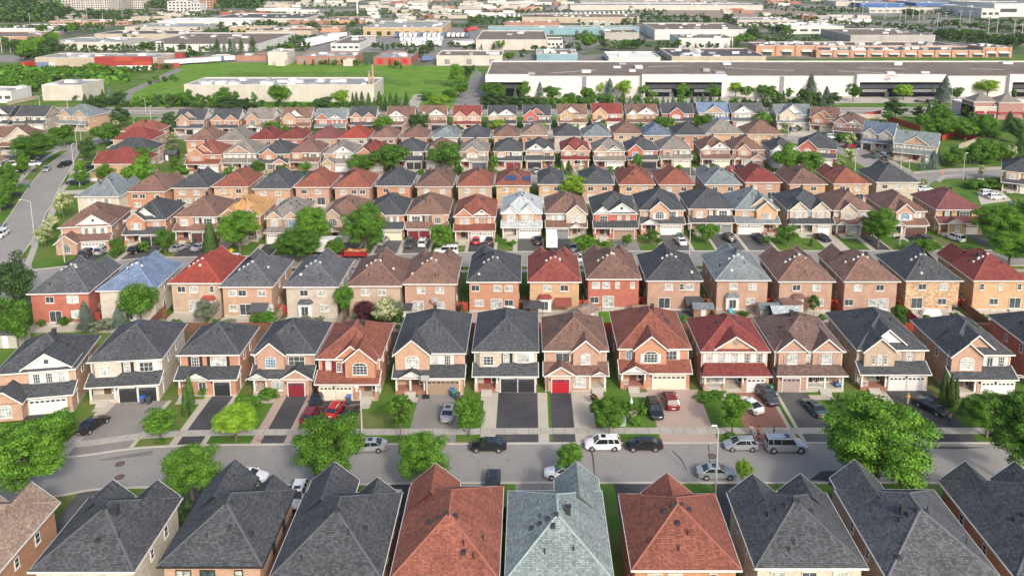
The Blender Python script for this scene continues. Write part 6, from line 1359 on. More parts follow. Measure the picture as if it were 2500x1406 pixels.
person(1842, 1073, 10, ('blue', (.20,.30,.52)), ('maroonc', (.25,.05,.08), False), 'small child in pale blue beside the red-shirted person', 1.05, off=(0,-.1))
person(1889, 1068, 90, ('black', (.02,.02,.022)), ('black', (.015,.015,.016), True), 'person in black standing behind the large silver suv', 1.6)
person(2216, 988, 180, ('yellow', (.75,.42,.02)), ('beigec', (.48,.40,.30), False), 'person in a yellow jacket and cap on the fresh driveway', 1.75, hat=('yellow', (.75,.42,.02)))
person(2318, 1034, 190, ('greyc', (.25,.22,.21)), ('black', (.015,.015,.016), False), 'person in dark trousers at the foot of the cedar driveway', 1.7)
person(2356, 442, 60, ('black', (.02,.02,.022)), ('black', (.015,.015,.016), False), 'walker in black on the path of the right street', 1.8, stride=.25)
person(2350, 441, 60, ('whitec', (.65,.66,.66)), ('whitec', (.65,.66,.66), False), 'walker in white beside the walker in black', 1.75, stride=.25)
# ---------------------------------------------------------------- the industrial district
WHC = dict(w=(.58,.58,.57), c=(.50,.47,.42), g=(.36,.35,.33), b=(.42,.36,.28), k=(.34,.18,.13), r=(.32,.11,.08), t=(.19,.33,.38), s=(.43,.25,.165), n=(.05,.13,.34), y=(.42,.33,.20), p=(.46,.41,.37), d=(.12,.12,.125))
RFM = dict(b=GRAVEL, p=GRAVEL2, w=GRAVELW, d=GRAVEL3)
def wallm(c):
    k = 'panel_wall_'+c
    if k in MC: return MC[k]
    m, nt, b, L = nodes(k); uv = nt.nodes.new('ShaderNodeUVMap').outputs[0]; br = nt.nodes.new('ShaderNodeTexBrick'); L(uv, br.inputs['Vector']); br.offset = 0
    br.inputs['Scale'].default_value = 1; br.inputs['Brick Width'].default_value = 3.2; br.inputs['Row Height'].default_value = 30; br.inputs['Mortar Size'].default_value = .06
    col = WHC[c]; br.inputs['Color1'].default_value = (*col, 1); br.inputs['Color2'].default_value = (*mul(col, .93), 1); br.inputs['Mortar'].default_value = (*mul(col, .75), 1)
    f = noise(nt, geo_pos(nt), .18, 4); L(mixc(nt, 1, br.outputs['Color'], ramp(nt, f, [(.3, (.86,.85,.83)), (.7, (1.05,1.05,1.05))]), 'MULTIPLY'), b.inputs['Base Color']); b.inputs['Roughness'].default_value = .8
    MC[k] = m; return m
RW = random.Random(31)
def block(u0, u1, vb, vt, vr, wc, rc_, label, group='industrial buildings', units=6, doors=0, doorc='k', windows=0, par=.5, rot=0, deep=None, name='warehouse', cat='warehouse'):
    um = (u0+u1)/2; p = at(um, vb); Y = p[1]; h = max(3.5, hgt(vb, vt, Y)); s = mpp(um, vb); w = (u1-u0)*s
    a = P_CAM+atan((vr-CY)/F_PX); D2 = (H_CAM-h)/tan(a) if a > .01 else Y+100; d = deep or max(8, min(D2-Y, 400)); o = empty(name, (p[0], Y, 0), radians(rot), label, cat, group); hw = w/2
    wm = MB()
    for q in ((-hw,hw,0,.4),(-hw,hw,d-.4,d),(-hw,-hw+.4,.4,d-.4),(hw-.4,hw,.4,d-.4)): wm.box(*q, 0, h)
    wm.build('wall', [wallm(wc)], o); MB().face([(-hw+.3,.3,h-par),(hw-.3,.3,h-par),(hw-.3,d-.3,h-par),(-hw+.3,d-.3,h-par)]).build('roof', [RFM[rc_]], o)
    t = MB()
    for q in ((-hw-.08,hw+.08,-.08,.45),(-hw-.08,hw+.08,d-.45,d+.08),(-hw-.08,-hw+.45,.45,d-.45),(hw-.45,hw+.08,.45,d-.45)): t.box(*q, h, h+.18)
    t.build('parapet_cap', [flat('cap_pale', (.62,.61,.58), .6) if wc not in 'kr' else flat('cap_brown', (.3,.2,.16), .6)], o)
    for i in range(min(units, int(w*d/80)+1)):
        x = RW.uniform(-hw*.88, hw*.88); y = RW.uniform(.1, .9)*d; a_, b_, c_ = RW.uniform(1, 2.6), RW.uniform(1, 2.2), RW.uniform(.7, 1.6)
        MB().box(x-a_, x+a_, y-b_, y+b_, h-par, h-par+c_).build('roof_unit', [flat('roof_unit_'+('p' if i % 3 else 'g'), (.6,.6,.59) if i % 3 else (.3,.31,.32), .5)], o)
    for i in range(doors):
        x = -hw+w*(i+.5)/doors+RW.uniform(-1, 1); MB().box(x-1.6, x+1.6, -.06, .02, .9, 4.0).build('loading_door', [doormat(doorc)], o)
    if windows:
        mb = MB()
        for i in range(windows): x = -hw+w*(i+.5)/windows; f = MB().box(x-w/windows*.33, x+w/windows*.33, -.05, .02, h*.35, h*.62).build('window', [GL_D], o)
    return o, w, d, h
# the long white warehouse with its dark portals
o, w, d, h = block(1187, 2760, 236, 187, 150, 'w', 'b', 'very long white warehouse with brown roof behind the farthest houses', None, 14)
x0w, yw = o.location.x-w/2, o.location.y
def wx(u, v=236): return at(u, v)[0]-o.location.x
gb = MB()
for k, (ua, ub, v0) in enumerate(((1186,1292,0),(1565,1770,0),(2085,2300,0),(2455,2760,0))):
    a, b = wx(ua), wx(ub); P = MB(); P.box(a, b, -2.0, .0, h*.74, h+1.1); P.box(a, a+(1.5 if k else .6), -2.0, 0, 0, h*.74); P.box(b-(2.2 if k != 2 else 1.2), b, -2.0, 0, 0, h*.74)
    P.build('portal', [wallm('w')], o); MB().box(a+.6, b-1.2, -1.5, -.02, .15, h*.74).build('glazed_front', [flat('portal_glass', (.006,.007,.012), .25, .3, spec=.25)], o)
    P = MB(); P.box(a+3, a+3+(b-a)*.28, -1.8, -1.5, h*.24, h*.38); 
    if k: P.box(b-4-(b-a)*.28, b-4, -1.8, -1.5, h*.24, h*.38); P.box(a+2+(b-a)*.28, a+3+(b-a)*.30, -1.8, -1.5, 0, h*.22)
    P.build('grey_panel', [flat('panel_grey', (.17,.17,.175), .6)], o); m_ = MB()
    for i in range(4): m_.box(a+.6, b-1.2, -1.56, -1.5, h*.46+i*.45, h*.42+i*.45+.06)
    m_.build('mullion', [flat('mullion_dark', (.05,.055,.07), .5)], o)
for ua in (1420, 1901): MB().box(wx(ua), wx(ua+11), -.12, 0, 0, h).build('grey_louvre', [flat('louvre_grey', (.18,.18,.19), .6)], o)
xx = wx(2158); text_mesh('NFI', 2.1, flat('logo_dark', (.03,.03,.08), .5), 'logo_lettering', o, (xx, -2.06, h*.74+1.3), 0, .02)
lg = MB()
for (fx, fy, fw, fr) in ((-.36,.35,26,.5),(-.05,.5,34,-.35),(.12,.3,30,-.3),(.16,.55,22,-.3),(.33,.5,16,-.2),(-.2,.7,18,.1)):
    q = MB().box(-fw/2, fw/2, -.7, .7, 0, .06).build('roof_patch', [flat('roof_patch_pale', (.36,.35,.34), .8, .3)], o); q.location = (fx*w, fy*d, h-.5); q.rotation_euler = (0, 0, fr)
for i in range(8):
    t0, t1 = i/8, (i+1)/8; f = lambda t: (xx-1.2+6.2*t, -2.08, h*.74+2.2+.9*sin(pi*(t*.8+.1))); a, b = f(t0), f(t1); lg.tube(a, b, .13, n=4)
lg.build('logo_arc', [flat('logo_red', (.55,.03,.03), .5)], o)
for q in [
 dict(u0=105,u1=204,vb=246,vt=209,vr=195,wc='c',rc_='p',label='plain white box building on the left lawn',units=3),
 dict(u0=-90,u1=30,vb=252,vt=224,vr=212,wc='w',rc_='p',label='white office building cut by the left edge',windows=6,units=3),
 dict(u0=452,u1=914,vb=249,vt=208,vr=190,wc='c',rc_='p',label='long pale processing plant with cluttered roof on the field edge',units=26),
 dict(u0=88,u1=385,vb=168,vt=142,vr=131,wc='b',rc_='p',label='beige warehouse behind the red shipping containers',units=10),
 dict(u0=326,u1=628,vb=127,vt=109,vr=81,wc='w',rc_='b',label='big white warehouse with wide brown roof at left centre',units=10),
 dict(u0=122,u1=300,vb=123,vt=104,vr=92,wc='c',rc_='p',label='pale building with light roof left of the big white warehouse',units=12,doors=3),
 dict(u0=232,u1=455,vb=98,vt=84,vr=75,wc='b',rc_='d',label='beige warehouse with dark roof and skylights, upper left',units=9),
 dict(u0=305,u1=492,vb=78,vt=67,vr=57,wc='p',rc_='p',label='pale warehouse with blue-grey roof, upper left',units=8),
 dict(u0=35,u1=142,vb=74,vt=65,vr=60,wc='w',rc_='b',label='white warehouse behind trees at far left',units=3),
 dict(u0=-40,u1=112,vb=88,vt=74,vr=70,wc='w',rc_='w',label='long white-roofed warehouse at the left edge',units=2),
 dict(u0=-90,u1=66,vb=110,vt=90,vr=78,wc='s',rc_='b',label='salmon brick warehouse with brown roof at the left edge',units=3),
 dict(u0=385,u1=612,vb=66,vt=52,vr=45,wc='w',rc_='w',label='long white warehouse below the dark-roofed one, upper left',units=3),
 dict(u0=505,u1=742,vb=56,vt=46,vr=34,wc='c',rc_='d',label='dark-roofed warehouse with cream wall, upper left centre',units=8),
 dict(u0=655,u1=702,vb=160,vt=128,vr=121,wc='c',rc_='p',label='tall pale tower block on the green berm',units=2),
 dict(u0=672,u1=696,vb=162,vt=151,vr=147,wc='c',rc_='p',label='small pale annex at the foot of the tower block',units=0),
 dict(u0=838,u1=861,vb=162,vt=151,vr=147,wc='c',rc_='p',label='small white hut on the berm crest',units=0),
 dict(u0=516,u1=552,vb=151,vt=138,vr=134,wc='w',rc_='p',label='small white building left of the tower block',units=0),
 dict(u0=576,u1=650,vb=150,vt=138,vr=131,wc='k',rc_='b',label='low brown brick building left of the tower block',units=2),
 dict(u0=725,u1=868,vb=158,vt=138,vr=128,wc='k',rc_='p',label='brown brick building right of the tower block',units=7,doors=4,doorc='g'),
 dict(u0=912,u1=1004,vb=160,vt=141,vr=127,wc='r',rc_='p',label='red brick building with blue-grey roof beside the berm',units=6,doors=3,doorc='r'),
 dict(u0=808,u1=878,vb=125,vt=107,vr=88,wc='w',rc_='b',label='white office block beside the trailer yard',windows=5,units=4),
 dict(u0=887,u1=1080,vb=89,vt=68,vr=52,wc='y',rc_='p',label='large tan warehouse with grey-green roof and dock doors',units=16,doors=8),
 dict(u0=1066,u1=1226,vb=161,vt=137,vr=124,wc='c',rc_='b',label='pale warehouse with brown roof left of the long warehouse',units=6,doors=3,doorc='g'),
 dict(u0=1162,u1=1335,vb=123,vt=98,vr=76,wc='c',rc_='b',label='tall pale warehouse with brown trapezoid roof at centre',units=4),
 dict(u0=1336,u1=1374,vb=118,vt=99,vr=92,wc='w',rc_='b',label='white glazed office wing at the centre warehouse',units=0,windows=4),
 dict(u0=1310,u1=1410,vb=150,vt=133,vr=121,wc='t',rc_='b',label='teal-fronted low building behind the long warehouse',units=10),
 dict(u0=1486,u1=1612,vb=154,vt=145,vr=127,wc='w',rc_='w',label='white-roofed building behind the long warehouse',units=3),
 dict(u0=1640,u1=1870,vb=152,vt=140,vr=119,wc='b',rc_='d',label='brown-roofed sprawling building behind the long warehouse',units=16),
 dict(u0=1598,u1=1823,vb=98,vt=73,vr=57,wc='w',rc_='b',label='tall white warehouse, rear one of the pair at centre right',units=10),
 dict(u0=1657,u1=1789,vb=118,vt=94,vr=83,wc='w',rc_='b',label='white warehouse, front one of the pair at centre right',units=7),
 dict(u0=1192,u1=1560,vb=86,vt=68,vr=64,wc='t',rc_='p',label='very long teal blue warehouse at centre',units=8,doors=6,doorc='n'),
 dict(u0=1476,u1=1560,vb=100,vt=81,vr=72,wc='g',rc_='b',label='grey building at the right end of the teal warehouse',units=4),
 dict(u0=1275,u1=1560,vb=57,vt=43,vr=35,wc='b',rc_='b',label='long cream-walled warehouse with brown roof behind conifers',units=8),
 dict(u0=1232,u1=1368,vb=64,vt=59,vr=53,wc='k',rc_='b',label='low brick building behind the teal warehouse, left',units=6),
 dict(u0=1418,u1=1500,vb=63,vt=59,vr=54,wc='g',rc_='b',label='low grey building behind the teal warehouse, right',units=4),
 dict(u0=1392,u1=1862,vb=26,vt=14,vr=9,wc='c',rc_='p',label='immensely long pale warehouse near the top edge',units=8),
 dict(u0=1420,u1=1800,vb=13,vt=8,vr=3,wc='c',rc_='p',label='second tier of the immensely long pale warehouse',units=8),
 dict(u0=1800,u1=1945,vb=64,vt=50,vr=43,wc='p',rc_='p',label='pinkish flat building below the bare dirt lot',units=8,windows=7),
 dict(u0=1920,u1=2060,vb=84,vt=65,vr=58,wc='w',rc_='w',label='bright white building left of the grey striped warehouse',units=6,windows=5),
 dict(u0=2076,u1=2282,vb=106,vt=87,vr=71,wc='g',rc_='b',label='grey striped warehouse with skylights at right',units=8),
 dict(u0=2395,u1=2440,vb=46,vt=22,vr=12,wc='w',rc_='p',label='white modern angular building near the right edge',units=2,windows=3),
 dict(u0=2425,u1=2560,vb=42,vt=10,vr=4,wc='w',rc_='p',label='tall white building cut by the upper right corner',units=2,windows=2),
 dict(u0=2362,u1=2442,vb=20,vt=7,vr=3,wc='w',rc_='p',label='white building with window row at upper right',units=2,windows=9),
 dict(u0=2100,u1=2208,vb=19,vt=9,vr=4,wc='n',rc_='p',label='dark blue warehouse, left one at the upper right',units=3),
 dict(u0=2236,u1=2350,vb=16,vt=8,vr=3,wc='n',rc_='p',label='dark blue warehouse, right one at the upper right',units=3),
 dict(u0=2040,u1=2098,vb=16,vt=5,vr=2,wc='c',rc_='p',label='cream warehouse left of the dark blue ones',units=3),
 dict(u0=2170,u1=2235,vb=8,vt=3,vr=1,wc='r',rc_='p',label='red-striped hall between the dark blue warehouses',units=1),
 dict(u0=2122,u1=2330,vb=33,vt=22,vr=20,wc='c',rc_='w',label='long cream wall building beside the highway',units=2,windows=12),
 dict(u0=1140,u1=1230,vb=42,vt=36,vr=32,wc='w',rc_='w',label='white building above the trailer rows',units=2),
 dict(u0=1060,u1=1140,vb=46,vt=38,vr=34,wc='p',rc_='b',label='pale building above the tan warehouse',units=4),
 dict(u0=560,u1=665,vb=78,vt=67,vr=64,wc='y',rc_='b',label='low tan building behind the big white warehouse, left',units=3),
 dict(u0=690,u1=830,vb=80,vt=69,vr=64,wc='s',rc_='b',label='salmon low building behind the big white warehouse, right',units=6),
 dict(u0=600,u1=760,vb=86,vt=77,vr=68,wc='b',rc_='b',label='brown flat building directly behind the big white warehouse',units=8),
 dict(u0=790,u1=885,vb=58,vt=51,vr=42,wc='s',rc_='b',label='salmon brick building with grey roof, left of the tan warehouse',units=5),
 dict(u0=700,u1=790,vb=60,vt=55,vr=49,wc='k',rc_='b',label='brick-fronted building with brown roof at upper left centre',units=4),
 dict(u0=625,u1=730,vb=29,vt=24,vr=21,wc='w',rc_='w',label='long white building, upper left centre',units=1),
 dict(u0=700,u1=775,vb=33,vt=28,vr=25,wc='w',rc_='p',label='white building with grey roof, upper left centre',units=1),
 dict(u0=530,u1=650,vb=37,vt=32,vr=28,wc='r',rc_='b',label='low red-brown terrace near the far trees',units=2),
 dict(u0=320,u1=420,vb=52,vt=43,vr=41,wc='b',rc_='b',label='pale flat building below the white modern offices',units=1),
 dict(u0=120,u1=312,vb=62,vt=53,vr=49,wc='s',rc_='b',label='long salmon brick terraces at upper left',units=10,windows=16),
 dict(u0=133,u1=170,vb=50,vt=40,vr=36,wc='c',rc_='d',label='cream house-like building among the far left trees',units=0,windows=4),
 dict(u0=182,u1=206,vb=46,vt=40,vr=38,wc='s',rc_='d',label='small salmon building among the far left trees',units=0)]: block(**q)
# brick plaza with pilasters
for k, (u0, u1, vb, vt, vr, lab) in enumerate(((1848,1992,138,112,104,'left angled wing of the orange brick plaza'),(1995,2408,141,124,115,'long orange brick plaza with awnings behind the white warehouse'),(2400,2465,141,117,110,'corner tower of the orange brick plaza'),(1925,2330,124,112,103,'rear orange brick range of the plaza'))):
    o, w, d, h = block(u0, u1, vb, vt, vr, 's', 'd', lab, None, 22, name='plaza', cat='building'); n = max(2, int(w/11))
    for i in range(n+1): x = -w/2+w*i/n; MB().box(x-.9, x+.9, -.6, -.02, 0, h+.5).build('pilaster', [wallm('s')], o)
    if k != 3:
        for i in range(n): x = -w/2+w*(i+.5)/n; a = MB().hexa([(x-3.4,-1.7,h*.45),(x+3.4,-1.7,h*.45),(x+3.4,-.02,h*.45),(x-3.4,-.02,h*.45)], [(x-3.4,-1.5,h*.5),(x+3.4,-1.5,h*.5),(x+3.4,-.02,h*.6),(x-3.4,-.02,h*.6)]).build('awning', [TRIM], o); MB().box(x-3.2, x+3.2, -.06, -.01, .3, h*.42).build('shop_window', [GL_D], o)
# shops at the right edge
o, w, d, h = block(2378, 2600, 292, 262, 244, 'p', 'w', 'pink brick and beige shops with pyramid roofs at the right edge', None, 8, name='shops', cat='building')
for i in range(8): x = -w/2+2+i*w/8; MB().hexa([(x-1.6,-1.2,2.3),(x+1.6,-1.2,2.3),(x+1.6,-.02,2.3),(x-1.6,-.02,2.3)], [(x-1.6,-1.1,2.5),(x+1.6,-1.1,2.5),(x+1.6,-.02,3.4),(x-1.6,-.02,3.4)]).build('awning', [doormat('m')], o); MB().box(x-1.5, x+1.5, -.05, -.01, .2, 2.2).build('shop_window', [GL_D], o)
for x, yy in ((-w/2+5, 2.5), (-w/2+14, .5)):
    MB().box(x-5, x+5, yy-1.2, yy+8, .0, h+1.6).build('corner_wall', [flat('mauve_brick', (.30,.17,.15), .85, .15, 2)], o); MB().box(x-5.1, x+5.1, yy-1.3, yy+8.1, h*.45, h*.62).build('wall_band', [doormat('m')], o)
    MB().box(x-5.3, x+5.3, yy-1.5, yy+8.3, h+1.6, h+2.0).build('cornice', [wallm('c')], o)
    r = MB(); q = [(x-4.6,yy-.9,h+2.0),(x+4.6,yy-.9,h+2.0),(x+4.6,yy+7.6,h+2.0),(x-4.6,yy+7.6,h+2.0)]
    for i in range(4): r.face([q[i], q[(i+1) % 4], (x, yy+3.3, h+5)])
    r.build('pyramid_roof', [roofmat('grey')], o)
# apartment towers and blocks on the left horizon
def tower(u0, u1, vb, h, wc, label, fl, name='apartment_tower', d=24, cols=8):
    p = at((u0+u1)/2, vb); s = mpp((u0+u1)/2, vb); w = (u1-u0)*s; o = empty(name, (p[0], p[1], 0), 0, label, 'building', 'apartment buildings on the left horizon')
    MB().box(-w/2, w/2, 0, d, 0, h).build('wall', [wallm(wc)], o); MB().box(-w/4, w/4, d*.3, d*.7, h, h+4).build('roof_house', [wallm('g')], o); n = fl
    for i in range(cols):
        x = -w/2+w*(i+.5)/cols; mb = MB()
        for k in range(n): z = h*(k+.25)/n; mb.box(x-w/cols*.28, x+w/cols*.28, -.1, .02, z, z+h/n*.55)
        mb.build('window_column', [GL_D], o)
    b = MB()
    for i in range(0, cols, 2): x = -w/2+w*i/cols; b.box(x-w/cols*.12, x+w/cols*.12, -1.2, -.1, 0, h)
    b.build('balcony_fin', [wallm('w')], o)
tower(228, 262, 24, 62, 'w', 'white high-rise tower, left one at the top edge', 20); tower(262, 300, 25, 66, 'g', 'grey high-rise tower, middle one at the top edge', 21); tower(300, 355, 22, 64, 'c', 'pale high-rise tower, right one at the top edge', 20, cols=12)
tower(153, 216, 25, 30, 'c', 'stepped cream apartment block left of the towers', 9, 'apartment_block'); tower(176, 268, 28, 18, 'c', 'lower cream apartment wing in front of the towers', 6, 'apartment_block', cols=16)
tower(412, 468, 33, 15, 'w', 'white modern office with dark windows, left of two', 4, 'office_block', 18, 6); tower(468, 490, 35, 13, 'w', 'white modern office with dark windows, right of two', 3, 'office_block', 18, 3); tower(416, 520, 22, 16, 's', 'salmon apartment row above the white offices', 5, 'apartment_block', 18, 14)
tower(64, 160, 28, 9, 'p', 'low pale apartments with dark roof among the far trees', 3, 'apartment_block', 18, 12); tower(845, 885, 3, 24, 'w', 'white high-rise at the top edge left of centre', 7, 'office_block', 20, 6)
# shipping containers
CT = {}
def container(u, v, lvl, c, label, L_=12.2, rz=0, dx=0, dy=0):
    k = (c, L_)
    if k not in CT:
        mb = MB(); mb.box(-L_/2, L_/2, -1.22, 1.22, .05, 2.6); n = int(L_/.5)
        for i in range(n): x = -L_/2+.3+i*(L_-.6)/(n-1); mb.box(x-.08, x+.08, -1.26, -1.22, .25, 2.4)
        CT[k] = mb.mesh('shipping_container', [flat('container_'+c, {'r':(.29,.04,.035),'o':(.38,.07,.04),'w':(.74,.74,.73),'b':(.04,.10,.35),'m':(.28,.05,.05)}[c], .6, .15)])
    p = at(u, v); o = link('shipping_container', CT[k], None, (p[0]+dx, p[1]+dy, lvl*2.62), rz); return tag(o, label, 'container', 'stacked shipping containers')
names = 'bottom middle top'.split()
for j, (u, cs) in enumerate(((260, 'rrr'), (304, 'wro'), (348, 'wor'))):
    for l in range(3): container(u, 171, l, 'rwrobm'[0] if 0 else cs[l], f"{ {'r':'red','w':'white','o':'orange-red'}[cs[l]]} container, {names[l]} of the {['left','middle','right'][j]} stack before the beige warehouse", L_=12.2)
for l in range(2): container(428, 150, l, 'r' if l else 'm', f"dark red container, {['lower','upper'][l]} one of the far pair behind the crane", 12.2)
for j, (u, v, c) in enumerate(((392,158,'w'),(398,150,'m'),(384,146,'w'),(412,166,'r'),(440,155,'b'),(380,168,'m'))): container(u, v, 0, c, f"{ {'w':'white','m':'dark red','r':'red','b':'blue'}[c]} single container on the yard, {ORD[j]} from the stacks", 12.2, .5)
for i in range(14):
    u = 400+i*11+RW.uniform(-3, 3); v = 163-i*.9+RW.uniform(-1.5, 1.5); trailer(u, v, .45, 14.4, 'wwwrwb'[i % 6], f"parked {['white','red','blue'][ 'wrb'.index('wwwrwb'[i % 6])]} trailer, {ORD[i]} from left in the container yard", 'trailers in the container yard')
for i in range(20):
    row_ = i//10; trailer(745+ (i % 10)*7+row_*20, 116-(i % 10)*1.6-row_*10, .5, 13, 'w', 'white trailer in the tight rows left of the white office block', 'white trailers left of the office block')
for i in range(16): trailer(970+i*11.5, 92, pi/2, 14, 'w' if i % 5 else 'b', 'white trailer backed up in the dock row of the tan warehouse' if i % 5 else 'blue trailer backed up in the dock row of the tan warehouse', 'trailers at the tan warehouse docks')
for i in range(22): trailer(985+ (i % 11)*9, 104+(i//11)*9+RW.uniform(-1.5, 1.5), pi/2+RW.uniform(-.1, .1), 14, 'w', 'white trailer parked in the open yard beside the tan warehouse', 'white trailers in the open yard')
for i in range(9): trailer(1112+i*5.2, 113-i*.2, radians(100), 15, 'w', 'white trailer in the slanted block right of the yard', 'white trailers in the slanted block')
for i in range(30): trailer(1210+i*11.5, 45-i*.35, pi/2, 15, 'w' if i % 6 else 'g', 'white trailer in the long row above the teal warehouse' if i % 6 else 'grey trailer in the long row above the teal warehouse', 'trailers in the long far row')
for i, (u, v, c) in enumerate(((1042,152,'b'),(68,166,'r'),(88,167,'r'),(108,168,'b'),(136,167,'w'),(1140,80,'r'),(1158,76,'r'))): trailer(u, v, .4+i, 7, c, f"small {dict(b='blue',r='red',w='white')[c]} truck box, {ORD[i]} of the scattered ones in the yards", 'scattered truck boxes')
# gatepost stack pipes on the plant, water tank
for k, u in enumerate((903, 912)):
    p = at(u, 246); o = empty('exhaust_stack', (p[0], p[1], 0), 0, ['shorter pale exhaust stack at the right end of the plant','taller rusty exhaust stack at the right end of the plant'][k], 'chimney', 'exhaust stacks'); MB().tube((0,0,0), (0,0,13+3*k), .5, .45, 10).build('flue', [flat('stack_rust', (.38,.26,.18), .7, .25)], o); MB().tube((0,0,13+3*k), (0,0,13.5+3*k), .6, n=10).build('rim', [METAL], o)
p = at(873, 40); o = empty('tall_mast', (p[0], p[1], 0), 0, 'tall white mast rising among the far warehouses', 'mast'); MB().tube((0,0,0), (0,0,26), 1.0, .6, 10).build('pole', [flat('mast_white', (.8,.8,.8), .5)], o); MB().tube((0,0,26), (0,0,28), 1.6, n=10).build('mast_head', [flat('mast_white', (.8,.8,.8), .5)], o)
# highway poles at upper right and far left
for i, (u, v) in enumerate(((2160,48),(2210,48),(2228,48),(2243,58),(2288,68),(2308,66),(2342,75),(2366,62),(2412,86),(2433,88),(2475,90),(2493,103),(2197,50),(2255,50),(2106,38),(2066,30),(2085,34))):
    p = at(u, v); hh = 14 if i % 3 else 18; o = empty('highway_lamp', (p[0], p[1], 0), 0, 'tall pale lamp pole along the far highway', 'street lamp', 'highway lamp poles'); MB().tube((0,0,0), (0,0,hh), .35, .22, 6).build('pole', [LPOST], o); MB().box(-2.2, 2.2, -.2, .2, hh, hh+.3).build('lamp_arm', [LPOST], o)
for i, (u, v) in enumerate(((90,52),(110,54),(73,56),(103,118),(26,128),(5,130),(212,48),(252,58),(262,46),(300,52))):
    p = at(u, v); o = empty('utility_pole', (p[0], p[1], 0), 0, 'thin utility pole among the far left trees', 'pole', 'utility poles at far left'); MB().tube((0,0,0), (0,0,11), .25, .18, 6).build('pole', [LPOST], o); MB().box(-1.2, 1.2, -.1, .1, 10, 10.2).build('crossarm', [LPOST], o)
# small far buildings filling the district towards the top edge
RF2 = random.Random(12); cn = dict(w='white', c='cream', p='pinkish', b='beige', r='brick red', g='grey', k='brown brick')
spots = []
for (ua, ub, va, vb_, n) in ((650,900,6,22,13),(900,1250,3,34,44),(1250,1400,3,30,14),(380,640,36,44,5),(900,1060,36,50,8),(1560,1700,2,6,6),(1960,2120,40,60,8),(1700,1900,26,40,5),(880,1060,50,62,4),(100,330,30,48,5),(1560,1800,32,42,0),(1860,2060,2,18,6),(1880,2000,56,70,2),(1945,2080,42,52,4)):
    for i in range(n):
        for t in range(40):
            u = RF2.uniform(ua, ub); v = RF2.uniform(va, vb_)
            if all(abs(u-a) > 24 or abs(v-b) > 2.6 for a, b in spots): spots.append((u, v)); break
regions = 'far'
spots.sort(key=lambda q: q[0])
for i, (u, v) in enumerate(spots):
    c = RF2.choice('wwwccppbbrggk'); wd = RF2.uniform(18, 46); hh = RF2.uniform(2.5, 4.5)
    block(u-wd/2, u+wd/2, v, v-hh, v-hh-RF2.uniform(2, 4), c, RF2.choice('pbbbd'), f"small {cn[c]} industrial building near the top edge", 'small industrial buildings near the top edge', 1)
# ---------------------------------------------------------------- far vegetation
def line_trees(u0, v0, u1, v1, n, kinds, hp, label, group, jv=2, wr=.8, seed=1):
    R = random.Random(seed+int(u0)+int(v0)*3)
    for i in range(n):
        t = (i+R.uniform(.2, .8))/n; u = u0+(u1-u0)*t; v = v0+(v1-v0)*t+R.uniform(-jv, jv); h_ = hp*R.uniform(.7, 1.25); k = R.choice(kinds); wq = h_*wr*R.uniform(.8, 1.2)*(.55 if k[0] == 'k' else 1)
        tree(u, v, wq, h_, k, label, group)
GF = 'trees before the plant and along the main road'
line_trees(215, 258, 330, 262, 7, ['rd','om','kd','rm'], 26, 'tree in the mixed belt right of the white box building', 'trees in the belt right of the box building', 5, 1)
line_trees(245, 262, 300, 250, 3, ['ks','kd'], 38, 'blue-green spruce in the belt right of the box building', 'spruces right of the box building', 2)
line_trees(330, 262, 450, 258, 9, ['kd','rm','bb','od','bm'], 30, 'mixed tree on the verge left of the plant', 'mixed trees left of the plant', 5, .9)
line_trees(450, 268, 560, 262, 7, ['om','rm','od'], 40, 'tree against the left half of the plant', 'trees against the left half of the plant', 4, .9)
line_trees(530, 262, 640, 260, 4, ['om'], 36, 'slim poplar-like tree in front of the plant', 'slim trees in front of the plant', 3, .4)
for q in [(684,262,70,58,'rb','bright lime-green double tree in front of the plant centre'),(835,262,52,44,'rl','lime-green tree in front of the plant right half'),(790,264,52,32,'bd','dark rounded bush in front of the plant'),(560,272,90,40,'qd','dark pine group before the plant, left'),(600,272,60,34,'qd','dark pine before the plant'),
 (1070,262,62,34,'rl','bright lime tree beside the service road'),(1040,246,40,24,'bm','dark green bush by the white kiosk'),(1115,215,46,62,'rb','bright tree at the field edge, upper'),(1125,240,46,50,'rm','green tree at the field edge, lower'),(1145,200,30,44,'rd','dark tree at the top of the service road'),(1100,252,36,36,'rm','tree near the foot of the service road'),
 (85,268,30,16,'bm','shrub on the lawn left of the box building'),(143,244,22,28,'kc','small dark conifer before the box building'),(190,246,24,16,'bm','round shrub before the box building'),(295,255,40,36,'qd','dark green pine near the lamp at upper left') ,(210,276,24,46,'kd','dark spruce behind the upper left corner house'),(225,276,26,44,'kd','second dark spruce behind the upper left corner house'),(245,274,44,38,'qd','brownish pine behind the upper left fence')]: tree(*q, group='single trees around the plant')
line_trees(855, 272, 1000, 275, 11, ['kd','kc','kd','ks'], 44, 'dark conifer in the group behind the charcoal and brown far roofs', 'conifers right of the plant', 4, .8)
line_trees(1180, 268, 1320, 274, 8, ['qd','qd','rd'], 40, 'dark pine in the clump before the first warehouse portal', 'dark pines before the warehouse', 4, 1.1)
line_trees(1185, 242, 1290, 246, 4, ['rm','rb','ks'], 42, 'tree before the first dark portal', 'trees before the first dark portal', 3, .8)
line_trees(1310, 262, 1500, 268, 8, ['rm','rb','bm'], 34, 'tree between the farthest roofs and the warehouse, centre', 'trees before the warehouse, centre', 5, .9)
line_trees(1380, 256, 1560, 258, 7, ['rm','kd','rb'], 30, 'tree in the verge row left of the second portal', 'verge row left of the second portal', 3, .9)
line_trees(1600, 262, 1900, 264, 12, ['ks','rm','kd'], 30, 'tree in the verge row behind the blue roof', 'verge row behind the blue roof', 3, .9)
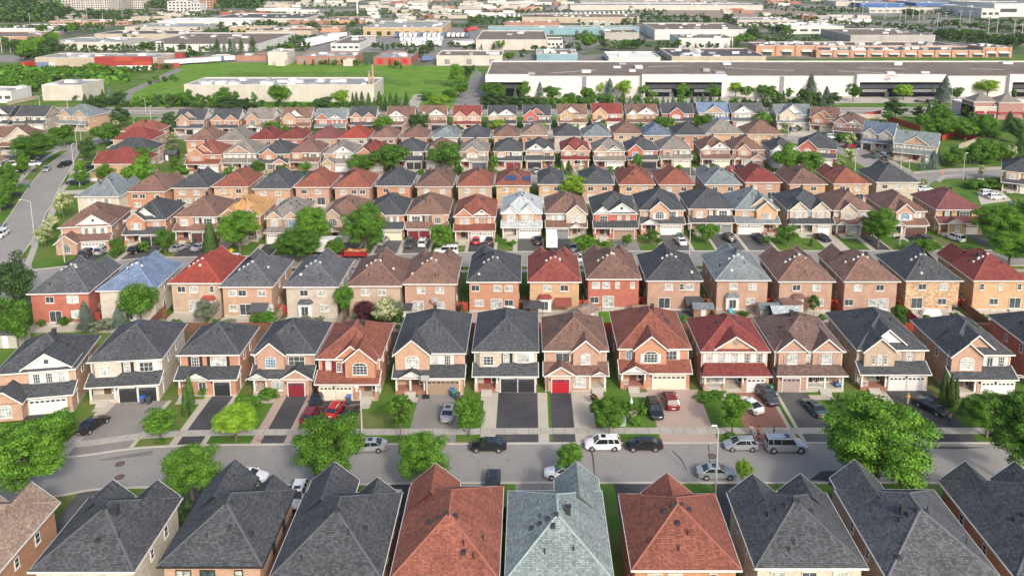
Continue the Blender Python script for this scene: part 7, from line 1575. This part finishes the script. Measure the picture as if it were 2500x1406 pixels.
line_trees(1860, 246, 1990, 244, 5, ['rm','bm'], 26, 'tree on the lawn before the second louvre', 'trees before the second louvre', 3, 1)
for q in [(1350,250,52,42,'rm','broad green tree against the white wall, left'),(1318,236,22,36,'ks','pale spruce against the white wall'),(1430,250,34,40,'rm','green tree beside the grey louvre, left'),(1442,254,30,34,'rm','green tree beside the grey louvre, right'),(1463,236,26,36,'rl','yellow-green tree against the white wall'),(1488,238,30,46,'ks','loose pale spruce against the white wall'),
 (1526,240,46,46,'rl','yellow-green tree left of the second portal'),(1570,238,30,32,'rb','bright tree at the second portal, left'),(1592,246,26,28,'rb','small bright tree at the second portal'),(1665,240,34,38,'rb','bright tree in the middle of the second portal'),(1683,240,22,26,'rm','green tree in the second portal'),(1742,246,40,42,'rm','green tree right of the second portal'),
 (1760,236,24,34,'rl','pale tree right of the second portal'),(1795,236,36,40,'ol','pale tree left of the curved lamp'),(1820,244,42,36,'rm','green tree beside the curved lamp'),(1858,238,32,36,'rm','round green tree left of the second louvre'),(1880,240,36,32,'rm','round green tree at the second louvre'),(1945,232,32,36,'rm','round green tree right of the louvre'),
 (1978,236,40,56,'ks','tall thin spruce beside the third portal'),(2030,232,36,46,'rb','bright pointed tree left of the third portal'),(2082,248,40,46,'rm','green tree in front of the third portal'),(2205,244,48,42,'rl','yellow-green tree in front of the third portal'),(2275,236,26,32,'rb','bright tree at the right of the third portal'),(2305,250,40,66,'ks','tall blue spruce right of the third portal'),
 (2293,248,26,44,'ks','shorter blue spruce right of the third portal'),(2335,248,36,38,'rm','tree behind the curved lamp at right'),(2356,232,24,44,'ks','loose spruce against the white wall at right'),(2410,238,66,44,'rl','pale spreading tree left of the last portal'),(2475,240,18,20,'rb','small tree in front of the last portal')]: tree(*q, group='trees before the long warehouse')
line_trees(1500, 268, 1760, 270, 17, ['ks','kd','rb','kd'], 32, 'mixed spruce or tree behind the farthest roofs, right of centre', 'spruces behind the farthest roofs', 4, .85)
line_trees(1700, 253, 1850, 254, 10, ['bp','bd'], 7, 'low dark red hedge shrub beside the forecourt', 'low red hedge beside the forecourt', 1, 2.2)
line_trees(1855, 268, 1985, 272, 8, ['kd','qd','kc'], 38, 'dark conifer behind the blue and grey roofs', 'dark conifers behind the blue roof', 4, .9)
line_trees(1940, 262, 2040, 266, 6, ['qd','ks'], 44, 'pine in the dense clump left of the lamp with banner', 'pines left of the banner lamp', 3, 1)
line_trees(2230, 250, 2300, 254, 5, ['bp','bm'], 10, 'reddish hedge shrub in the forecourt island', 'reddish hedge in the forecourt island', 1, 2)
line_trees(0, 232, 110, 212, 13, ['rm','rb','bd','rm'], 30, 'tree in the scrubby wood at the left edge', 'scrubby wood at the left edge', 9, 1)
line_trees(0, 212, 230, 196, 18, ['rm','bd','rb','rd'], 24, 'tree in the scrub above the white box building', 'scrub above the white box building', 7, 1)
line_trees(140, 190, 290, 182, 11, ['rm','rb','rd'], 28, 'tree below the red containers', 'trees below the red containers', 4, 1)
line_trees(290, 182, 420, 172, 9, ['rm','bm','rb'], 20, 'shrubby tree below the white trailers', 'shrubby trees below the trailers', 4, 1.1)
line_trees(360, 206, 440, 196, 5, ['bm','rb'], 15, 'bush on the green slope left of the plant', 'bushes on the green slope', 4, 1.2)
line_trees(45, 150, 135, 150, 8, ['rd','rb','qd'], 50, 'dark tree in the tall clump left of the beige warehouse', 'tall clump left of the beige warehouse', 6, .9)
line_trees(75, 118, 140, 112, 6, ['rb','rd'], 34, 'tree in the clump above the tall left clump', 'upper clump at left', 5, .9)
line_trees(270, 130, 420, 132, 12, ['rd','qd','kd','rm'], 24, 'dark tree between the beige and big white warehouses', 'trees before the big white warehouse, left', 4, .9)
line_trees(420, 130, 530, 130, 6, ['rd','kd'], 22, 'dark tree against the big white warehouse wall', 'trees before the big white warehouse, middle', 3, .9)
line_trees(505, 134, 600, 134, 6, ['ks','kd'], 36, 'spruce before the big white warehouse', 'spruces before the big white warehouse', 3, .9)
tree(618, 132, 28, 42, 'kc', 'broad green conifer before the big white warehouse', 'single trees around the plant')
line_trees(440, 146, 500, 144, 5, ['rm','rd'], 20, 'round tree right of the container yard', 'round trees right of the container yard', 3, 1.1)
line_trees(655, 128, 760, 122, 8, ['rd','rm'], 22, 'tree right of the big white warehouse', 'trees right of the big white warehouse', 4, 1)
line_trees(740, 160, 900, 160, 9, ['rm','bm','kd'], 15, 'tree before the brown brick building', 'trees before the brown brick building', 2, 1.1)
line_trees(945, 168, 985, 168, 3, ['rm','kd'], 22, 'tree before the red brick building', 'trees before the red brick building', 3, .8)
line_trees(1000, 150, 1060, 128, 6, ['qd','kd'], 34, 'dark conifer left of the pale warehouse', 'dark conifers left of the pale warehouse', 4, .9)
line_trees(910, 122, 1010, 122, 9, ['kd','qd','rm'], 20, 'conifer below the trailer yard', 'conifers below the trailer yard', 4, .8)
line_trees(1170, 124, 1250, 124, 4, ['kd','rm','ks'], 24, 'conifer against the tall pale warehouse', 'conifers against the tall pale warehouse', 2, .9)
tree(1276, 140, 24, 22, 'rd', 'dark round tree in the car park at centre', 'single trees around the plant'); tree(1242, 152, 38, 26, 'rb', 'bright round tree above the long warehouse corner', 'single trees around the plant'); tree(1432, 126, 44, 52, 'rb', 'yellow-green tree clump at centre', 'single trees around the plant')
line_trees(1300, 128, 1420, 128, 10, ['rd','qd'], 18, 'dark tree around the centre car park', 'dark trees around the centre car park', 3, 1.1)
line_trees(1470, 124, 1585, 122, 9, ['rd','rm','rw' if 0 else 'ra'], 24, 'tree below the grey building at centre right', 'trees below the grey building', 3, 1.1)
line_trees(1600, 126, 1660, 120, 5, ['rm','ra','rd'], 24, 'tree left of the white warehouse pair', 'trees left of the white warehouse pair', 3, 1)
line_trees(1670, 120, 1780, 119, 6, ['kd','rm','rd'], 16, 'tree against the front white warehouse', 'trees against the front white warehouse', 1, .9)
line_trees(1780, 118, 1850, 100, 9, ['rb','rd','kd'], 30, 'tree right of the white warehouse pair', 'trees right of the white warehouse pair', 5, .9)
line_trees(1860, 70, 1935, 96, 9, ['rd','rm'], 24, 'tree along the diagonal street at right', 'trees along the diagonal street', 5, 1)
line_trees(1720, 62, 1800, 60, 6, ['rm','rd'], 22, 'tree left of the pinkish building', 'trees left of the pinkish building', 3, 1)
line_trees(1500, 58, 1700, 54, 14, ['rd','rd','qd'], 18, 'dark tree below the bare dirt lot', 'dark trees below the dirt lot', 5, 1)
line_trees(1530, 38, 1630, 40, 6, ['rd'], 20, 'dark tree below the immensely long warehouse', 'dark trees below the long far warehouse', 2, 1)
line_trees(2140, 104, 2240, 104, 3, ['rm'], 16, 'small tree against the grey striped warehouse', 'small trees at the grey striped warehouse', 1, 1.2)
line_trees(2290, 100, 2500, 122, 22, ['qd','rd','kd','rd'], 26, 'dark tree in the belt beside the highway', 'dark belt beside the highway', 6, 1)
line_trees(2180, 68, 2260, 72, 6, ['rd'], 14, 'dark shrub tree left of the highway bend', 'dark shrubs left of the highway bend', 2, 1.2)
line_trees(2270, 66, 2500, 82, 20, ['rd','rm','qd'], 20, 'tree right of the highway', 'trees right of the highway', 5, 1.1)
line_trees(2210, 44, 2255, 44, 5, ['rd'], 24, 'dark tree in the block beside the highway', 'dark tree block beside the highway', 2, 1)
line_trees(2285, 38, 2400, 36, 10, ['rd'], 18, 'dark tree in the row before the cream wall', 'dark tree row before the cream wall', 1, 1)
line_trees(1990, 44, 2120, 32, 11, ['rd','rm'], 16, 'dark tree near the car lots at upper right', 'dark trees near the car lots', 4, 1)
line_trees(1880, 12, 2090, 10, 14, ['rd'], 9, 'small dark tree along the uppermost lots at right', 'small dark trees at upper right', 5, 1.2)
line_trees(0, 44, 330, 52, 26, ['rd','rd','rm','qd'], 22, 'dark tree in the belt before the apartments', 'dark belt before the apartments', 6, 1.1)
line_trees(100, 92, 260, 76, 12, ['rm','rb','rd'], 24, 'tree between the far left warehouses', 'trees between the far left warehouses', 5, 1)
line_trees(200, 76, 300, 60, 9, ['rd','rm'], 18, 'dark tree left of the blue-grey roof', 'dark trees left of the blue-grey roof', 4, 1)
line_trees(240, 44, 420, 38, 16, ['rd','qd'], 15, 'dark tree below the towers', 'dark trees below the towers', 4, 1.1)
line_trees(320, 60, 520, 42, 14, ['rd'], 11, 'small dark tree around the pale flat buildings', 'small dark trees at upper left', 4, 1.2)
line_trees(500, 74, 680, 66, 14, ['rd','qd','rd'], 17, 'dark tree before the dark-roofed warehouse', 'dark trees before the dark-roofed warehouse', 4, 1)
line_trees(760, 78, 880, 66, 9, ['rd','qd'], 22, 'dark tree left of the tan warehouse', 'dark trees left of the tan warehouse', 4, 1)
line_trees(640, 40, 880, 36, 20, ['rd'], 10, 'dark tree in the upper left centre belt', 'dark belt at upper left centre', 3, 1.2)
line_trees(860, 38, 1060, 44, 18, ['rd'], 10, 'dark tree above the tan warehouse', 'dark trees above the tan warehouse', 5, 1.2)
line_trees(1140, 64, 1240, 64, 9, ['rd','rm','kd'], 22, 'tree left of the low brick building at centre', 'trees left of the low brick building', 4, 1)
line_trees(1260, 54, 1560, 57, 22, ['kd','rd','rd'], 14, 'conifer before the cream-walled warehouse', 'conifers before the cream-walled warehouse', 2, 1)
line_trees(1180, 34, 1400, 30, 22, ['rd','rd','qd'], 10, 'dark tree in the belt above the trailer row', 'dark belt above the trailer row', 3, 1.2)
line_trees(600, 12, 1300, 10, 50, ['rd'], 6, 'tiny dark tree scattered in the farthest district', 'tiny dark trees in the farthest district', 8, 1.4)
line_trees(1690, 10, 1900, 20, 14, ['rd'], 10, 'dark tree behind the immensely long warehouse', 'dark trees behind the long far warehouse', 4, 1.2)
for q in [(60,36,330,40,30,16),(340,36,640,38,30,12),(650,44,900,46,26,10),(900,62,1160,66,20,12),(1140,50,1560,48,34,10),(1560,46,1720,50,14,14),(1850,46,2000,52,16,14),(1960,58,2120,66,14,14),(2100,60,2300,90,18,14),(2290,92,2500,108,26,22),
 (330,84,520,90,14,14),(480,80,700,82,16,12),(0,120,60,128,7,26),(100,128,260,130,12,18),(640,104,800,96,14,14),(860,96,900,80,5,18),(1230,112,1480,112,16,14),(1400,100,1500,96,8,16),(1590,66,1860,66,16,14),(1830,100,2000,106,10,16),(700,16,1260,22,40,6),(1250,20,1420,14,14,6),(1900,22,2100,24,18,8),(420,14,620,18,20,8),(880,30,1140,34,26,7),(1420,66,1700,60,18,10),(1100,120,1180,120,6,14),(870,120,930,90,6,16),(620,62,760,60,14,9),(1000,44,1250,46,24,8),(1700,20,2100,30,30,8),(1300,12,1700,12,26,5),(2100,26,2360,40,20,8),(2380,56,2500,60,12,14),(0,70,200,80,14,14),(300,100,340,98,4,16)]:
    line_trees(*q, ['rd','rm','rd'], 0, '', '', 4, 1.2) if 0 else line_trees(q[0], q[1], q[2], q[3], q[4], ['rd','rd','rm'], q[5], 'dark tree filling a gap between industrial buildings', 'trees filling the gaps of the district', 4, 1.15)
# more greenery: left street, verges, between far houses
for q in [(1262,430,26,30,'rm','round tree above the solar panel roof, right'),(1120,430,22,26,'rb','small round tree left of the narrow one, third street'),(1490,430,24,26,'rm','small round tree before the slate-roofed far house'),(1655,428,26,28,'rb','small bright tree at a third street driveway, right'),(1745,428,30,30,'rm','round tree behind the slate and crimson roofs'),
 (690,436,30,36,'rm','round tree behind the charcoal roof, third street left'),(560,436,28,34,'rb','bright tree between rust and taupe roofs, third street'),(830,334,26,22,'rm','small tree, farthest street centre left'),(590,332,26,22,'rm','small tree, farthest street left'),(1255,326,22,20,'rm','small tree, farthest street centre'),(1400,324,28,24,'rm','small tree, farthest street right of centre'),(1660,322,26,24,'rm','small tree behind the charcoal roof, farthest street'),(1770,320,26,26,'rb','bright small tree beside the blue roof'),
 (820,632,60,50,'rb','bright leafy tree in front of the red dump truck'),(700,620,50,46,'rm','green tree left of the lower wide tree'),(355,622,30,36,'rm','small tree behind the blue roof peak'),(1530,604,28,34,'rm','small tree between two double driveways'),(1870,604,24,30,'rm','small tree between the white garage doors and round lawn')]: tree(*q, group='small trees filling the streets')
line_trees(400, 262, 860, 266, 22, ['rm','bm','rb','bb'], 16, 'low green shrub tree on the verge before the plant', 'low verge shrubs before the plant', 4, 1.3)
line_trees(1190, 262, 1500, 262, 14, ['rm','bm','rb'], 24, 'green tree in the verge before the long warehouse', 'verge trees before the long warehouse', 4, 1)
line_trees(5, 300, 60, 290, 4, ['rm','bm'], 20, 'tree behind the upper left houses', 'trees behind the upper left houses', 3, 1)
line_trees(0, 530, 20, 440, 6, ['rm','rb'], 52, 'green tree lining the left edge beside the left street', 'trees lining the left edge', 5, 1)
line_trees(2310, 405, 2480, 392, 8, ['rm','rb','bm'], 44, 'leafy tree in the thicket on the right lawn', 'thicket on the right lawn', 4, 1.1)
line_trees(2270, 330, 2440, 350, 7, ['rm','rb'], 44, 'leafy tree around the deep red fences', 'thicket around the red fences', 8, 1.1)
line_trees(470, 388, 900, 384, 9, ['rm','bm'], 24, 'green tree between back yards of the far rows, left half', 'trees between far back yards, left', 3, 1)
line_trees(1000, 386, 1700, 384, 12, ['rm','bm'], 18, 'green shrub tree between back yards of the far rows, right half', 'trees between far back yards, right', 3, 1)
line_trees(480, 500, 880, 498, 8, ['rm','bm'], 22, 'green shrub between back yards of the third row, left half', 'shrubs between third row yards, left', 3, 1.2)
line_trees(1000, 494, 2200, 488, 15, ['rm','bm'], 20, 'green shrub between back yards of the third row, right half', 'shrubs between third row yards, right', 3, 1.2)
line_trees(60, 800, 1000, 790, 16, ['bm','ba','bb'], 24, 'shrub along the fences of the middle back yards, left half', 'shrubs along the middle yard fences, left', 6, 1.4)
line_trees(1010, 786, 2450, 782, 18, ['bm','bb','bm'], 16, 'shrub along the fences of the middle back yards, right half', 'shrubs along the middle yard fences, right', 5, 1.5)
# hedge line
for i in range(7): tree(735+i*20, 258, 26, 9, 'bm', 'clipped hedge section before the plant', 'clipped hedge before the plant')
# the 285 largest leafy trees one by one, the tiny far rest as one mass
LEAFY.sort(key=lambda q: -q[0])
for _, a in LEAFY[:294]: tree_(*a)
rngt = np.random.default_rng(2); PP, NN, MI, SZ = [], [], [], []
for _, a in LEAFY[294:]:
    x, y, wm, hm, kd = tree_(*a, build=False); P, N, _c = crown_pts(rngt, 150, 10, .05, 1.0, 'r', .8)
    PP.append(P*np.array([wm, wm, hm])+np.array([x, y, 0])); NN.append(N); MI.append((rngt.random(150) < .3).astype(int))
if PP:
    P = np.concatenate(PP); me = leaves_mesh('distant_trees', P, np.concatenate(NN), .75, [LM_['d'], LM_['m']], rngt, np.concatenate(MI))
    tag(link('distant_trees', me), 'small dark trees scattered between the farthest industrial buildings', 'trees', None, 'stuff')
# distant woods: one mass
def woods(name, polys, label, seed=5, kmat='d'):
    rng = np.random.default_rng(seed); P, N, Sz = [], [], []
    for (u0, u1, v0, v1, n, hh) in polys:
        for i in range(n):
            u = rng.uniform(u0, u1); v = rng.uniform(v0, v1); p = at(u, v); r = rng.uniform(4, 8); h_ = hh*rng.uniform(.7, 1.2); m_ = 26
            d = rng.normal(0, 1, (m_, 3)); d[:, 2] = np.abs(d[:, 2]); d /= np.linalg.norm(d, axis=1)[:, None]; P.append(np.array([p[0], p[1], 0])+d*np.array([r, r, h_])); N.append(d)
    P = np.concatenate(P); N = np.concatenate(N); me = leaves_mesh(name, P, N, 2.1, [LM_[kmat], LM_['m']], rng, (rng.random(len(P)) < .25).astype(int))
    return tag(link(name, me), label, 'woods', None, 'stuff')
woods('distant_woods', [(-60,150,-10,44,900,13),(330,640,-12,22,1000,14),(120,240,-12,6,220,14),(620,860,-14,4,500,12),(-60,120,40,56,160,11)], 'hazy distant woods on the rising ground at the upper left', 5)
woods('scrub', [(0,120,176,200,150,3),(100,290,178,200,160,3.2),(0,60,200,226,60,3.5)], 'low scrub around the left wood', 8, 'm')
for x_ in range(0): pass
# hills closing the horizon
hm = MB(); n = 60
rngh = random.Random(3)
prof = [60+40*sin(i*.35)+25*sin(i*.9+1) for i in range(n+1)]
for i in range(n):
    x0, x1 = -6000+12000*i/n, -6000+12000*(i+1)/n
    hm.face([(x0,4200,0),(x1,4200,0),(x1,5600,prof[i+1]),(x0,5600,prof[i])]); hm.face([(x0,5600,prof[i]),(x1,5600,prof[i+1]),(x1,7800,0),(x0,7800,0)])
tag(hm.build('hills', [flat('hill_woods', (.04,.075,.035), .9, .3, .01)]), kind='structure')
# haze
hz = MB().box(-6500, 6500, -250, 8500, -1, 200).build('haze', [bpy.data.materials.new('haze')]); tag(hz, kind='stuff')
hmtl = hz.data.materials[0]; hmtl.use_nodes = True; nt = hmtl.node_tree; nt.nodes.clear(); pv = nt.nodes.new('ShaderNodeVolumePrincipled'); ou = nt.nodes.new('ShaderNodeOutputMaterial')
pv.inputs['Color'].default_value = (.86,.90,.95,1); pv.inputs['Density'].default_value = .00004; nt.links.new(pv.outputs[0], ou.inputs['Volume'])

# ---------------------------------------------------------------- labels shared by look-alikes get their order in the photo
def ordn(n):
    if n < 20: return ORD[n]
    t = ['twenty', 'thirty', 'forty', 'fifty', 'sixty', 'seventy', 'eighty'][(n+1)//10-2]; r = (n+1) % 10
    return t+'-'+ORD[r-1] if r else {'twenty':'twentieth','thirty':'thirtieth','forty':'fortieth','fifty':'fiftieth','sixty':'sixtieth','seventy':'seventieth','eighty':'eightieth'}[t]
by = {}
for ob in S.objects:
    if ob.parent is None and ob.get('label'): by.setdefault(ob['label'], []).append(ob)
for lab, obs in by.items():
    if len(obs) < 2: continue
    obs.sort(key=lambda q: q.location.x/(q.location.y*cos(P_CAM)+H_CAM*sin(P_CAM)))
    for i, ob in enumerate(obs): ob['label'] = f"{lab}, {ordn(i)} from left"
